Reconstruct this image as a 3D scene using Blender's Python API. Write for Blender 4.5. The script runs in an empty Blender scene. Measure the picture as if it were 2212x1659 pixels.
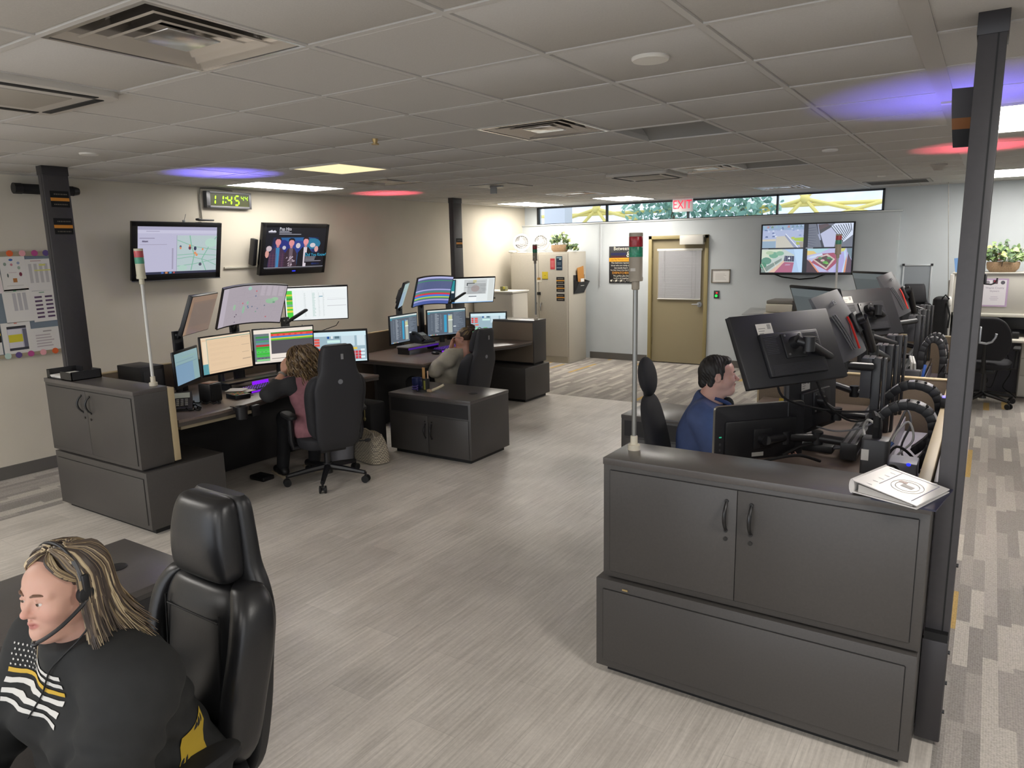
import bpy, bmesh, math, random
import numpy as np
from mathutils import Vector, Matrix, Euler
random.seed(7)
SC = bpy.context.scene
COL = SC.collection
R = math.radians
# ------------------------------------------------------------------ camera, world, exposure
CAM = (0.0, 0.0, 1.88)
def cam_axes(yaw, pitch, roll):
    cy, sy = math.cos(yaw), math.sin(yaw)
    f = Vector((-sy*math.cos(pitch), cy*math.cos(pitch), -math.sin(pitch)))
    r = Vector((cy, sy, 0)); u = r.cross(f)
    c, s = math.cos(roll), math.sin(roll)
    return c*r + s*u, -s*r + c*u, f
_r, _u, _f = cam_axes(R(33.30795), R(10.52854), R(-1.22861))
cd = bpy.data.cameras.new('camera'); cam = bpy.data.objects.new('camera', cd); COL.objects.link(cam)
cam.matrix_world = Matrix(((_r.x, _u.x, -_f.x, CAM[0]), (_r.y, _u.y, -_f.y, CAM[1]), (_r.z, _u.z, -_f.z, CAM[2]), (0, 0, 0, 1)))
cd.sensor_width = 36.0; cd.lens = 1566.21/2212*36.0; cd.clip_start = 0.05
SC.camera = cam
vs = SC.view_settings
vs.view_transform = 'Standard'; vs.look = 'None'; vs.gamma = 1.0; vs.exposure = 0.0; vs.use_curve_mapping = False
wd = bpy.data.worlds.new('world'); SC.world = wd; wd.use_nodes = True
wd.node_tree.nodes['Background'].inputs[0].default_value = (0.80, 0.86, 0.95, 1)
wd.node_tree.nodes['Background'].inputs[1].default_value = 2.2
LAMP = 26.0         # radiance of a lit ceiling panel
# ------------------------------------------------------------------ materials
def lin(h):
    h = h.lstrip('#'); o = []
    for i in (0, 2, 4):
        c = int(h[i:i+2], 16)/255
        o.append(c/12.92 if c <= .04045 else ((c+.055)/1.055)**2.4)
    return (*o, 1)
def node(nt, t, **kw):
    n = nt.nodes.new(t)
    for k, v in kw.items():
        if k.startswith('i_'):
            key = k[2:]; key = int(key) if key.isdigit() else key.replace('__', ' ')
            if isinstance(v, bpy.types.NodeSocket): nt.links.new(v, n.inputs[key])
            else: n.inputs[key].default_value = v
        else: setattr(n, k, v)
    return n
def mth(nt, op, a, b=0.0, c=None):
    n = node(nt, 'ShaderNodeMath', operation=op, i_0=a, i_1=b)
    if c is not None:
        if isinstance(c, bpy.types.NodeSocket): nt.links.new(c, n.inputs[2])
        else: n.inputs[2].default_value = c
    return n.outputs[0]
MATS = {}
def mat(name, hexc, rough=.5, metal=0., spec=.5, noise=None, bump=None, emit=None, alpha=None, coat=0., trans=0.):
    """noise=(scale, amount) mottles the colour; bump=(scale, strength)."""
    if name in MATS: return MATS[name]
    m = bpy.data.materials.new(name); m.use_nodes = True; nt = m.node_tree
    b = nt.nodes['Principled BSDF']
    b.inputs['Base Color'].default_value = lin(hexc); b.inputs['Roughness'].default_value = rough
    b.inputs['Metallic'].default_value = metal; b.inputs['Specular IOR Level'].default_value = spec
    b.inputs['Coat Weight'].default_value = coat; b.inputs['Transmission Weight'].default_value = trans
    if noise or bump: tc = node(nt, 'ShaderNodeTexCoord').outputs['Object']
    if noise:
        nz = node(nt, 'ShaderNodeTexNoise', i_Vector=tc, i_Scale=noise[0], i_Detail=4.0)
        mx = node(nt, 'ShaderNodeMixRGB', blend_type='MULTIPLY', i_0=1.0, i_1=lin(hexc))
        rp = node(nt, 'ShaderNodeMapRange', i_0=nz.outputs[0], i_1=.3, i_2=.7, i_3=1-noise[1], i_4=1+noise[1])
        nt.links.new(rp.outputs[0], mx.inputs[2]); nt.links.new(mx.outputs[0], b.inputs['Base Color'])
    if bump:
        nb = node(nt, 'ShaderNodeTexNoise', i_Vector=tc, i_Scale=bump[0], i_Detail=3.0)
        bp = node(nt, 'ShaderNodeBump', i_Height=nb.outputs[0], i_Strength=bump[1], i_Distance=.002)
        nt.links.new(bp.outputs[0], b.inputs['Normal'])
    if emit:
        b.inputs['Emission Color'].default_value = lin(emit[0]); b.inputs['Emission Strength'].default_value = emit[1]
    MATS[name] = m
    return m
def attr_mat(name, rough=.5, emit=0., spec=.3):
    if name in MATS: return MATS[name]
    m = bpy.data.materials.new(name); m.use_nodes = True; nt = m.node_tree
    b = nt.nodes['Principled BSDF']; a = node(nt, 'ShaderNodeVertexColor', layer_name='Col')
    b.inputs['Roughness'].default_value = rough; b.inputs['Specular IOR Level'].default_value = spec
    if emit:
        b.inputs['Base Color'].default_value = (.01, .01, .012, 1)
        nt.links.new(a.outputs[0], b.inputs['Emission Color']); b.inputs['Emission Strength'].default_value = emit
    else: nt.links.new(a.outputs[0], b.inputs['Base Color'])
    MATS[name] = m
    return m
def floor_mat():
    m = bpy.data.materials.new('vinyl_plank'); m.use_nodes = True; nt = m.node_tree; b = nt.nodes['Principled BSDF']
    tc = node(nt, 'ShaderNodeTexCoord').outputs['Object']; sp = node(nt, 'ShaderNodeSeparateXYZ', i_0=tc)
    v = node(nt, 'ShaderNodeCombineXYZ', i_0=sp.outputs[1], i_1=sp.outputs[0])
    br = node(nt, 'ShaderNodeTexBrick', offset=.37, i_Vector=v.outputs[0], i_Color1=(.80, .80, .80, 1), i_Color2=(1, 1, 1, 1), i_Mortar=(.62, .62, .62, 1))
    for k, x in (('Scale', 1.0), ('Mortar Size', .0012), ('Mortar Smooth', .3), ('Bias', .0), ('Brick Width', 1.22), ('Row Height', .23)): br.inputs[k].default_value = x
    sc = node(nt, 'ShaderNodeVectorMath', operation='MULTIPLY', i_0=tc); sc.inputs[1].default_value = (70, 2.6, 1)
    n1 = node(nt, 'ShaderNodeTexNoise', i_Vector=sc.outputs[0], i_Scale=1.0, i_Detail=6.0, i_Roughness=.65)
    n2 = node(nt, 'ShaderNodeTexNoise', i_Vector=tc, i_Scale=3.0, i_Detail=4.0)
    n3 = node(nt, 'ShaderNodeTexNoise', i_Vector=tc, i_Scale=60.0, i_Detail=3.0)
    s = mth(nt, 'ADD', mth(nt, 'MULTIPLY', n1.outputs[0], .75), mth(nt, 'MULTIPLY', n2.outputs[0], .35))
    s = mth(nt, 'ADD', s, mth(nt, 'MULTIPLY', n3.outputs[0], .18))
    rp = node(nt, 'ShaderNodeValToRGB', i_0=s); e = rp.color_ramp.elements
    e[0].position = .42; e[0].color = lin('#b0a9a0'); e[1].position = .85; e[1].color = lin('#e8e1d8')
    mx = node(nt, 'ShaderNodeMixRGB', blend_type='MULTIPLY', i_0=.75, i_1=rp.outputs[0], i_2=br.outputs[0])
    nt.links.new(mx.outputs[0], b.inputs['Base Color'])
    b.inputs['Roughness'].default_value = .38; b.inputs['Specular IOR Level'].default_value = .45
    bp = node(nt, 'ShaderNodeBump', i_Height=n1.outputs[0], i_Strength=.12, i_Distance=.002); nt.links.new(bp.outputs[0], b.inputs['Normal'])
    return m
def carpet_mat():
    m = bpy.data.materials.new('striped_carpet'); m.use_nodes = True; nt = m.node_tree; b = nt.nodes['Principled BSDF']
    tc = node(nt, 'ShaderNodeTexCoord').outputs['Object']; sp = node(nt, 'ShaderNodeSeparateXYZ', i_0=tc)
    row = mth(nt, 'FLOOR', mth(nt, 'MULTIPLY', sp.outputs[0], 1/.058))
    wn = node(nt, 'ShaderNodeTexWhiteNoise', noise_dimensions='1D', i_W=row)
    yy = mth(nt, 'ADD', mth(nt, 'MULTIPLY', sp.outputs[1], 1/.46), mth(nt, 'MULTIPLY', wn.outputs[0], 9.0))
    cell = node(nt, 'ShaderNodeCombineXYZ', i_0=row, i_1=mth(nt, 'FLOOR', yy))
    w2 = node(nt, 'ShaderNodeTexWhiteNoise', noise_dimensions='2D', i_Vector=cell.outputs[0])
    rp = node(nt, 'ShaderNodeValToRGB', i_0=w2.outputs[0]); rp.color_ramp.interpolation = 'CONSTANT'
    el = rp.color_ramp.elements; el[0].color = lin('#948f8a'); el[0].position = 0; el[1].color = lin('#a39d97'); el[1].position = .25
    for p, c in ((.5, '#aea8a1'), (.68, '#bab4ab'), (.84, '#9c9791'), (.962, '#b89c66')):
        k = el.new(p); k.color = lin(c)
    nz = node(nt, 'ShaderNodeTexNoise', i_Vector=tc, i_Scale=110.0, i_Detail=3.0)
    st = mth(nt, 'SINE', mth(nt, 'MULTIPLY', sp.outputs[0], 700.0))
    k = node(nt, 'ShaderNodeMapRange', i_0=mth(nt, 'ADD', nz.outputs[0], mth(nt, 'MULTIPLY', st, .06)), i_1=.3, i_2=.7, i_3=.78, i_4=1.12)
    mx = node(nt, 'ShaderNodeMixRGB', blend_type='MULTIPLY', i_0=1.0, i_1=rp.outputs[0], i_2=k.outputs[0])
    nt.links.new(mx.outputs[0], b.inputs['Base Color']); b.inputs['Roughness'].default_value = .95; b.inputs['Specular IOR Level'].default_value = .1
    bp = node(nt, 'ShaderNodeBump', i_Height=nz.outputs[0], i_Strength=.5, i_Distance=.004); nt.links.new(bp.outputs[0], b.inputs['Normal'])
    return m
# ------------------------------------------------------------------ mesh builder
def rotz(a): return Matrix.Rotation(a, 4, 'Z')
def T(*p): return Matrix.Translation(Vector(p))
class MB:
    def __init__(s): s.v = []; s.f = []; s.c = []; s.anyc = False
    def add(s, vs_, fs, M=None, col=None):
        o = len(s.v)
        s.v += [tuple(M @ Vector(p)) for p in vs_] if M is not None else [tuple(p) for p in vs_]
        s.f += [tuple(i+o for i in f) for f in fs]
        s.c += [col]*len(fs)
        if col is not None: s.anyc = True
        return s
    def box(s, c, d, M=None, bev=0., seg=2, col=None):
        x, y, z = d[0]/2, d[1]/2, d[2]/2
        if bev <= 0:
            vs_ = [(c[0]+a*x, c[1]+b*y, c[2]+e*z) for a in (-1, 1) for b in (-1, 1) for e in (-1, 1)]
            return s.add(vs_, [(0, 1, 3, 2), (4, 6, 7, 5), (0, 4, 5, 1), (2, 3, 7, 6), (0, 2, 6, 4), (1, 5, 7, 3)], M, col)
        bm = bmesh.new(); bmesh.ops.create_cube(bm, size=1)
        for v in bm.verts: v.co = Vector((c[0]+v.co.x*d[0], c[1]+v.co.y*d[1], c[2]+v.co.z*d[2]))
        bmesh.ops.bevel(bm, geom=bm.edges[:], offset=min(bev, min(d)*.49), segments=seg, affect='EDGES', profile=.5)
        return s.bm(bm, M, col)
    def mm(s, x0, x1, y0, y1, z0, z1, **k): return s.box(((x0+x1)/2, (y0+y1)/2, (z0+z1)/2), (abs(x1-x0), abs(y1-y0), abs(z1-z0)), **k)
    def bm(s, bm, M=None, col=None):
        bm.verts.ensure_lookup_table(); bm.verts.index_update()
        s.add([v.co[:] for v in bm.verts], [[v.index for v in f.verts] for f in bm.faces], M, col); bm.free(); return s
    def tube(s, pts, r, n=8, M=None, col=None, caps=True):
        pts = [Vector(p) for p in pts]; k = len(pts); rr = r if isinstance(r, (list, tuple)) else [r]*k
        t0 = (pts[1]-pts[0]).normalized(); a = Vector((0, 0, 1)) if abs(t0.z) < .9 else Vector((1, 0, 0))
        u = t0.cross(a).normalized(); vs_ = []; pt = t0
        for i in range(k):
            t = ((pts[min(i+1, k-1)]-pts[max(i-1, 0)])).normalized()
            q = pt.rotation_difference(t); u = (q @ u); u = (u - t*u.dot(t)).normalized(); w = t.cross(u); pt = t
            for j in range(n):
                an = 2*math.pi*j/n; vs_.append(pts[i]+(u*math.cos(an)+w*math.sin(an))*rr[i])
        fs = [(i*n+j, i*n+(j+1) % n, (i+1)*n+(j+1) % n, (i+1)*n+j) for i in range(k-1) for j in range(n)]
        if caps: fs += [tuple(range(n-1, -1, -1)), tuple((k-1)*n+j for j in range(n))]
        return s.add(vs_, fs, M, col)
    def cyl(s, p0, p1, r0, r1=None, n=20, M=None, col=None): return s.tube([p0, p1], [r0, r0 if r1 is None else r1], n, M, col)
    def lathe(s, prof, n=24, M=None, col=None):
        vs_ = [(r*math.cos(2*math.pi*j/n), r*math.sin(2*math.pi*j/n), z) for r, z in prof for j in range(n)]
        k = len(prof); fs = [(i*n+j, i*n+(j+1) % n, (i+1)*n+(j+1) % n, (i+1)*n+j) for i in range(k-1) for j in range(n)]
        fs += [tuple(range(n-1, -1, -1)), tuple((k-1)*n+j for j in range(n))]
        return s.add(vs_, fs, M, col)
    def prism(s, poly, z0, z1, M=None, bev=0., seg=2, col=None):
        bm = bmesh.new(); n = len(poly)
        a = [bm.verts.new((x, y, z0)) for x, y in poly]; b = [bm.verts.new((x, y, z1)) for x, y in poly]
        bm.faces.new(a[::-1]); bm.faces.new(b)
        for i in range(n): bm.faces.new((a[i], a[(i+1) % n], b[(i+1) % n], b[i]))
        bmesh.ops.recalc_face_normals(bm, faces=bm.faces[:])
        if bev > 0: bmesh.ops.bevel(bm, geom=bm.edges[:], offset=bev, segments=seg, affect='EDGES', profile=.5)
        return s.bm(bm, M, col)
    def grid(s, fn, nu, nv, M=None, col=None, close_u=False):
        vs_ = [fn(i/nu, j/nv) for i in range(nu+1) for j in range(nv+1)]
        return s.add(vs_, [(i*(nv+1)+j, (i+1)*(nv+1)+j, (i+1)*(nv+1)+j+1, i*(nv+1)+j+1) for i in range(nu) for j in range(nv)], M, col)
    def ell(s, c, r, n=16, M=None, col=None):
        bm = bmesh.new(); bmesh.ops.create_uvsphere(bm, u_segments=n, v_segments=max(6, n*2//3), radius=1)
        for v in bm.verts: v.co = Vector((c[0]+v.co.x*r[0], c[1]+v.co.y*r[1], c[2]+v.co.z*r[2]))
        return s.bm(bm, M, col)
    def build(s, name, m, parent=None, world=True, smooth=32, kind=None, label=None):
        me = bpy.data.meshes.new(name); vs_ = s.v
        if parent is not None and world:
            inv = ROOTM[parent.name].inverted(); vs_ = [tuple(inv @ Vector(p)) for p in vs_]
        me.from_pydata(vs_, [], s.f); me.update()
        if s.anyc:
            ca = me.color_attributes.new('Col', 'FLOAT_COLOR', 'CORNER'); arr = np.ones((len(me.loops), 4), 'f'); k = 0
            for f, c in zip(s.f, s.c):
                cc = c if c is not None else (0, 0, 0, 1)
                arr[k:k+len(f)] = cc; k += len(f)
            ca.data.foreach_set('color', arr.ravel())
        if m is not None: me.materials.append(m)
        if smooth:
            me.polygons.foreach_set('use_smooth', [True]*len(me.polygons)); me.set_sharp_from_angle(angle=R(smooth))
        o = bpy.data.objects.new(name, me); COL.objects.link(o)
        if parent is not None: o.parent = parent
        ROOTM[o.name] = ROOTM[parent.name] if parent is not None else Matrix.Identity(4)
        if parent is not None: o.parent = parent
        if kind: o['kind'] = kind
        if label: o['label'] = label
        return o
ROOTM = {}
def tag(o, label, cat, group=None, kind=None):
    o['label'] = label; o['category'] = cat
    if group: o['group'] = group
    if kind: o['kind'] = kind
    return o
def thing(name, label, cat, loc=(0, 0, 0), rz=0., group=None):
    o = bpy.data.objects.new(name, None); COL.objects.link(o); o.empty_display_size = .1
    o.location = loc; o.rotation_euler = (0, 0, rz)
    ROOTM[o.name] = T(*loc) @ rotz(rz)
    return tag(o, label, cat, group)
def thingM(name, label, cat, M, group=None):
    o = bpy.data.objects.new(name, None); COL.objects.link(o); o.empty_display_size = .1
    o.matrix_world = M; ROOTM[o.name] = M.copy()
    return tag(o, label, cat, group)
def solo(mb, name, m, label, cat, group=None, at=None, smooth=32):
    """a thing that is one mesh; its origin goes to `at` (its base)"""
    if at is not None: mb.v = [(p[0]-at[0], p[1]-at[1], p[2]-at[2]) for p in mb.v]
    o = mb.build(name, m, None, smooth=smooth)
    if at is not None: o.location = at; ROOTM[o.name] = T(*at)
    return tag(o, label, cat, group)
def struct(mb, name, m, label=None, smooth=32):
    o = mb.build(name, m, None, smooth=smooth); o['kind'] = 'structure'
    if label: o['label'] = label
    return o
def dup(root, M, label=None, group=None):
    r = root.copy(); COL.objects.link(r); r.matrix_world = M; ROOTM[r.name] = M.copy()
    if label: r['label'] = label
    if group: r['group'] = group
    for ch in list(root.children):
        c = ch.copy(); COL.objects.link(c); c.parent = r; ROOTM[c.name] = M.copy()
        for g in list(ch.children):
            d = g.copy(); COL.objects.link(d); d.parent = c; ROOTM[d.name] = M.copy()
    return r
_TXT = {}
def text_mb(txt, size, M, mb=None, col=None, depth=0.0004, align='CENTER', sx=1.0):
    """add lettering (lying in the local XY plane of M, reading along +X) to a builder"""
    mb = mb or MB()
    cu = bpy.data.curves.new('t', 'FONT'); cu.body = txt; cu.size = size; cu.extrude = depth; cu.align_x = align; cu.align_y = 'CENTER'; cu.resolution_u = 2
    o = bpy.data.objects.new('t', cu); COL.objects.link(o)
    dg = bpy.context.evaluated_depsgraph_get(); me = bpy.data.meshes.new_from_object(o.evaluated_get(dg))
    mb.add([(v.co.x*sx, v.co.y, v.co.z) for v in me.vertices], [tuple(p.vertices) for p in me.polygons], M, col)
    bpy.data.objects.remove(o); bpy.data.curves.remove(cu); bpy.data.meshes.remove(me)
    return mb
def plane_frame(c, n, up=(0, 0, 1), roll=0.):
    """matrix whose X = viewer's right, Y = up, Z = normal n"""
    n = Vector(n).normalized(); x = Vector(up).cross(n).normalized(); y = n.cross(x)
    M = Matrix(((x.x, y.x, n.x, c[0]), (x.y, y.y, n.y, c[1]), (x.z, y.z, n.z, c[2]), (0, 0, 0, 1)))
    return M @ rotz(roll) if roll else M
def rnd(a, b): return random.uniform(a, b)
# ------------------------------------------------------------------ common materials
GRAPH = mat('graphite_laminate', '#44413f', .42, noise=(120, .06), bump=(500, .04))
GRAPH_TOP = mat('graphite_worktop', '#55514f', .30, noise=(90, .06))
BLACKP = mat('black_plastic', '#17171a', .42)
BLACKM = mat('black_metal', '#1b1b1e', .38, metal=.0, spec=.6)
DARKP = mat('charcoal_plastic', '#2c2c30', .5, bump=(900, .1))
GREYM = mat('grey_metal', '#8f9092', .35, metal=.8)
CHROME = mat('chrome', '#c8c8c8', .18, metal=1.)
WHITEP = mat('white_plastic', '#e2e0da', .45)
CREAMP = mat('cream_plastic', '#cfc7b4', .45)
PAPER = mat('white_paper', '#e4e2de', .8, spec=.2)
FABRIC = mat('taupe_panel_fabric', '#7d7061', .95, noise=(700, .18), bump=(900, .3), spec=.1)
TANTRIM = mat('tan_panel_trim', '#b8a683', .5)
PRINT = attr_mat('printed_sheet', .6)
SCREEN = attr_mat('lit_screen', .25, emit=1.0, spec=.5)
RUBBER = mat('black_rubber', '#101012', .7)
LEATHER = mat('black_leather', '#1d1d1f', .36, bump=(260, .12), spec=.5)
CREAMM = mat('putty_painted_steel', '#b7b2a6', .45, noise=(60, .03))
# ------------------------------------------------------------------ room shell
HC = 2.596
XL, YB = -7.05, 11.26
WALL_L = mat('beige_wall_paint', '#cbc4b5', .8, noise=(2.5, .03), bump=(250, .05), spec=.2)
WALL_B = mat('blue_grey_wall_paint', '#c2c8cb', .75, noise=(2.5, .03), bump=(250, .05), spec=.25)
BASEM = mat('grey_vinyl_base', '#5f5c58', .5)
struct(MB().mm(-5.93, -.035, -3.0, 8.1, -.02, .0), 'floor', floor_mat(), 'grey wood-look vinyl plank floor')
cb = MB()
cb.mm(XL-.1, 4.2, 8.1, YB+.1, -.02, -.002); cb.mm(XL-.1, -5.93, -4.0, 8.1, -.02, -.002); cb.mm(-.035, 4.2, -4.0, 8.1, -.02, -.002); cb.mm(-5.93, -.035, -4.0, -3.0, -.02, -.002)
struct(cb, 'floor.001', carpet_mat(), 'grey striped carpet tiles with orange dashes')
struct(MB().mm(XL-.15, XL, -4.0, YB+.15, 0, 2.9), 'wall_left', WALL_L)
wb = MB()
wb.mm(XL-.15, 4.2, YB, YB+.15, 0, 2.29); wb.mm(-1.28, 4.2, YB, YB+.15, 2.29, 2.9); wb.mm(XL-.15, -6.79, YB, YB+.15, 2.29, 2.9); wb.mm(-6.79, -1.28, YB, YB+.15, 2.585, 2.9)
struct(wb, 'wall_back', WALL_B)
# furred-out lower wall with its ledge; opening for the door
fb = MB(); yf = 11.17
fb.mm(XL, -4.64, yf, YB, 0, 2.27); fb.mm(-3.66, -1.07, yf, YB, 0, 2.27); fb.mm(-4.64, -3.66, yf, YB, 2.04, 2.27)
struct(fb, 'wall_back_lower', WALL_B)
struct(MB().mm(XL, -1.045, yf-.02, YB, 2.27, 2.29, bev=.004), 'trim_1', mat('ledge_paint', '#c3c6c6', .6))
struct(MB().mm(3.5, 3.65, -4.0, YB, 0, 2.9), 'wall_right', WALL_B)
struct(MB().mm(XL, XL+.012, -4.0, YB, 0, .11), 'baseboard_left', BASEM)
bb = MB(); bb.mm(-5.70, -4.66, yf-.012, yf, 0, .11); bb.mm(-3.64, -1.07, yf-.012, yf, 0, .11); bb.mm(-1.07, 3.5, YB-.012, YB, 0, .11)
struct(bb, 'baseboard_back', BASEM)
# ------------------------------------------------------------------ ceiling grid with 2 ft tiles
def cx(i): return -2.07+.6*i
def cy(j): return 1.8966+.6096*j
HOLES = {(-1, -1), (-1, 3), (-1, 8), (-6, 6), (-5, 11), (-1, 13), (0, 4), (0, 8)}
ct = MB()
for i in range(-9, 11):
    for j in range(-10, 16):
        if (i, j) in HOLES: continue
        x0, x1, y0, y1 = cx(i)+.012, cx(i+1)-.012, cy(j)+.012, cy(j+1)-.012
        x0 = max(x0, XL-.05); y1 = min(y1, YB)
        if x1 <= x0 or y1 <= y0: continue
        s, h = .012, .007
        dz = rnd(-.0012, .0012)
        a = [(x0, y0, HC+h), (x1, y0, HC+h), (x1, y1, HC+h), (x0, y1, HC+h), (x0+s, y0+s, HC+dz), (x1-s, y0+s, HC+dz), (x1-s, y1-s, HC+dz), (x0+s, y1-s, HC+dz)]
        ct.add(a, [(4, 7, 6, 5), (0, 4, 5, 1), (1, 5, 6, 2), (2, 6, 7, 3), (3, 7, 4, 0)])
struct(ct, 'ceiling', mat('ceiling_tile', '#c3c0bb', .9, noise=(180, .04), bump=(120, .12), spec=.1))
cg = MB()
for i in range(-8, 11): cg.mm(cx(i)-.0125, cx(i)+.0125, -4.2, YB, HC-.002, HC+.03)
for j in range(-9, 16):
    if cy(j) < YB: cg.mm(XL, 4.2, cy(j)-.0125, cy(j)+.0125, HC-.0019, HC+.03)
cg.mm(XL, XL+.02, -4, YB, HC-.003, HC); cg.mm(XL, 3.5, YB-.02, YB, HC-.003, HC)
cg.mm(XL-.1, 4.2, -4.2, YB+.1, HC+.2, HC+.22)
struct(cg, 'trim_2', mat('ceiling_grid_paint', '#c6c3be', .6))
# ------------------------------------------------------------------ clerestory window: frame, glass and the yard outside
WX0, WX1, WZ0, WZ1 = -6.79, -1.28, 2.29, 2.585
FRM = mat('dark_window_frame', '#16181c', .4)
win = MB()
win.mm(WX0, WX1, YB-.01, YB+.05, WZ0, WZ0+.014); win.mm(WX0, WX1, YB-.01, YB+.05, WZ1-.022, WZ1); win.mm(WX0, WX0+.03, YB-.01, YB+.05, WZ0, WZ1); win.mm(WX1-.03, WX1, YB-.01, YB+.05, WZ0, WZ1)
for x in (-5.44, -4.04, -2.69): win.mm(x-.012, x+.012, YB-.01, YB+.05, WZ0, WZ1)
wo = struct(win, 'window_1', FRM)
gl = mat('window_glass', '#f4f8fa', .02, spec=.5, trans=1.0); gl.node_tree.nodes['Principled BSDF'].inputs['IOR'].default_value = 1.02
MB().mm(WX0+.03, WX1-.03, YB+.02, YB+.024, WZ0+.014, WZ1-.02).build('pane', gl, wo)
# ------------------------------------------------------------------ ceiling fixtures
DIFM = mat('silver_painted_metal', '#cfcac4', .22, metal=.85)
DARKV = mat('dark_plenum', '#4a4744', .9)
def make_diffuser(i, j, label):
    c = (cx(i)+.3, cy(j)+.3048, HC); t = thing('air_diffuser', label, 'air vent', c, 0, 'square metal ceiling diffusers')
    def ring(name, prof):
        """square ring through (half width, height) points"""
        m = MB(); k = len(prof)
        vs_ = [(c[0]+sx*h, c[1]+sy*h, c[2]+z) for h, z in prof for sx, sy in ((-1, -1), (1, -1), (1, 1), (-1, 1))]
        m.add(vs_, [(4*a+q, 4*a+(q+1) % 4, 4*a+4+(q+1) % 4, 4*a+4+q) for a in range(k-1) for q in range(4)]); return m.build(name, DIFM, t, smooth=0)
    fl = MB()
    for a, b in (((-.298, .298), (-.298, -.282)), ((-.298, .298), (.282, .298)), ((-.298, -.282), (-.282, .282)), ((.282, .298), (-.282, .282))):
        fl.mm(c[0]+a[0], c[0]+a[1], c[1]+b[0], c[1]+b[1], HC-.003, HC+.003)
    fl.build('frame', DIFM, t)
    ring('outer_cone', [(.284, .0), (.25, .022), (.205, .075), (.195, .10)])
    ring('louver', [(.222, .004), (.214, .0), (.19, .018), (.155, .060), (.15, .08)]); ring('louver', [(.158, .004), (.150, .0), (.128, .016), (.10, .050), (.095, .07)])
    MB().mm(c[0]-.098, c[0]+.098, c[1]-.098, c[1]+.098, HC+.001, HC+.008, bev=.003).build('center_plate', DIFM, t)
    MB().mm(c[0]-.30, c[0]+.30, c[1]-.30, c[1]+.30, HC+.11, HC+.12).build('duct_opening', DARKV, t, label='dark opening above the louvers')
    return t
dif = make_diffuser(-1, -1, 'large square metal air diffuser nearest the camera at upper left')
for (i, j), lb in {(-1, 3): 'square metal air diffuser in mid ceiling, between the curved light and the yellow lit panel', (-1, 8): 'square metal air diffuser just right of the ceiling cassette unit',
                   (-6, 6): 'faint square air diffuser just right of the yellow lit panel over the wall television', (-5, 11): 'small distant air diffuser between the two lit panels near the back wall',
                   (-1, 13): 'distant air diffuser right above the clerestory window by the wall of camera feeds'}.items():
    dup(dif, T(cx(i)+.3, cy(j)+.3048, HC), lb)
PANS = mat('lit_soft_diffuser', '#ffffff', .5, emit=('#fff8ee', 19.0))
PANM = mat('lit_medium_diffuser', '#ffffff', .5, emit=('#fffaf3', 15.0))
PANW = mat('lit_white_diffuser', '#ffffff', .5, emit=('#fff8ee', LAMP))
PANR = mat('added_rear_diffuser', '#ffffff', .5, emit=('#fffaf3', 28.0))  # emission of the added rear panels
PANY = mat('lit_yellow_diffuser', '#fff0c0', .5, emit=('#ffeebb', .95))
TROFF = mat('white_troffer_frame', '#c9c5bf', .45)
def lit_panel(x0, x1, y0, y1, label, m, group='lit ceiling panels'):
    c = ((x0+x1)/2, (y0+y1)/2, HC-.006); t = thing('ceiling_light', label, 'ceiling light', c, 0, group)
    f = MB(); w = .022
    for a in ((x0, x1, y0, y0+w), (x0, x1, y1-w, y1), (x0, x0+w, y0+w, y1-w), (x1-w, x1, y0+w, y1-w)): f.mm(*a, HC-.008, HC+.02)
    f.build('frame', TROFF, t)
    MB().mm(x0+w, x1-w, y0+w, y1-w, HC-.006, HC+.004).build('diffuser', m, t)
    return t
lit_panel(cx(-5), cx(-4), cy(4), cy(5), 'square ceiling light with a dim yellowish glow', PANY)
lit_panel(-6.70, -6.13, cy(4.85), cy(6.8), 'bright ceiling light hugging the wall above the wall clock', PANM)
lit_panel(-6.66, -6.06, cy(12.9), cy(14.9), 'bright ceiling light in the back left corner of the room', PANS)
lit_panel(cx(-4.9), cx(-3.85), cy(13.0), cy(14.6), 'bright ceiling light in front of the clerestory window, left of the exit sign', PANW)
lit_panel(cx(3.1), cx(4.1), cy(5), cy(7), 'bright ceiling light partly behind the pole at right', PANW)
lit_panel(cx(3.1), cx(5.1), cy(12.3), cy(14.2), 'far bright ceiling light right of the pole, above the cubicle hutch', PANM)
for x0, y0 in ((-5.0, -3.2), (-2.0, -2.4), (.8, -2.4), (.6, 1.2), (-5.6, -.4)):  # unseen panels added behind the camera to even out the brightness
    lit_panel(x0, x0+1.2, y0, y0+.61, 'added unseen ceiling light behind the camera, brightening the room', PANR, 'added ceiling lights behind the camera')
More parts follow.
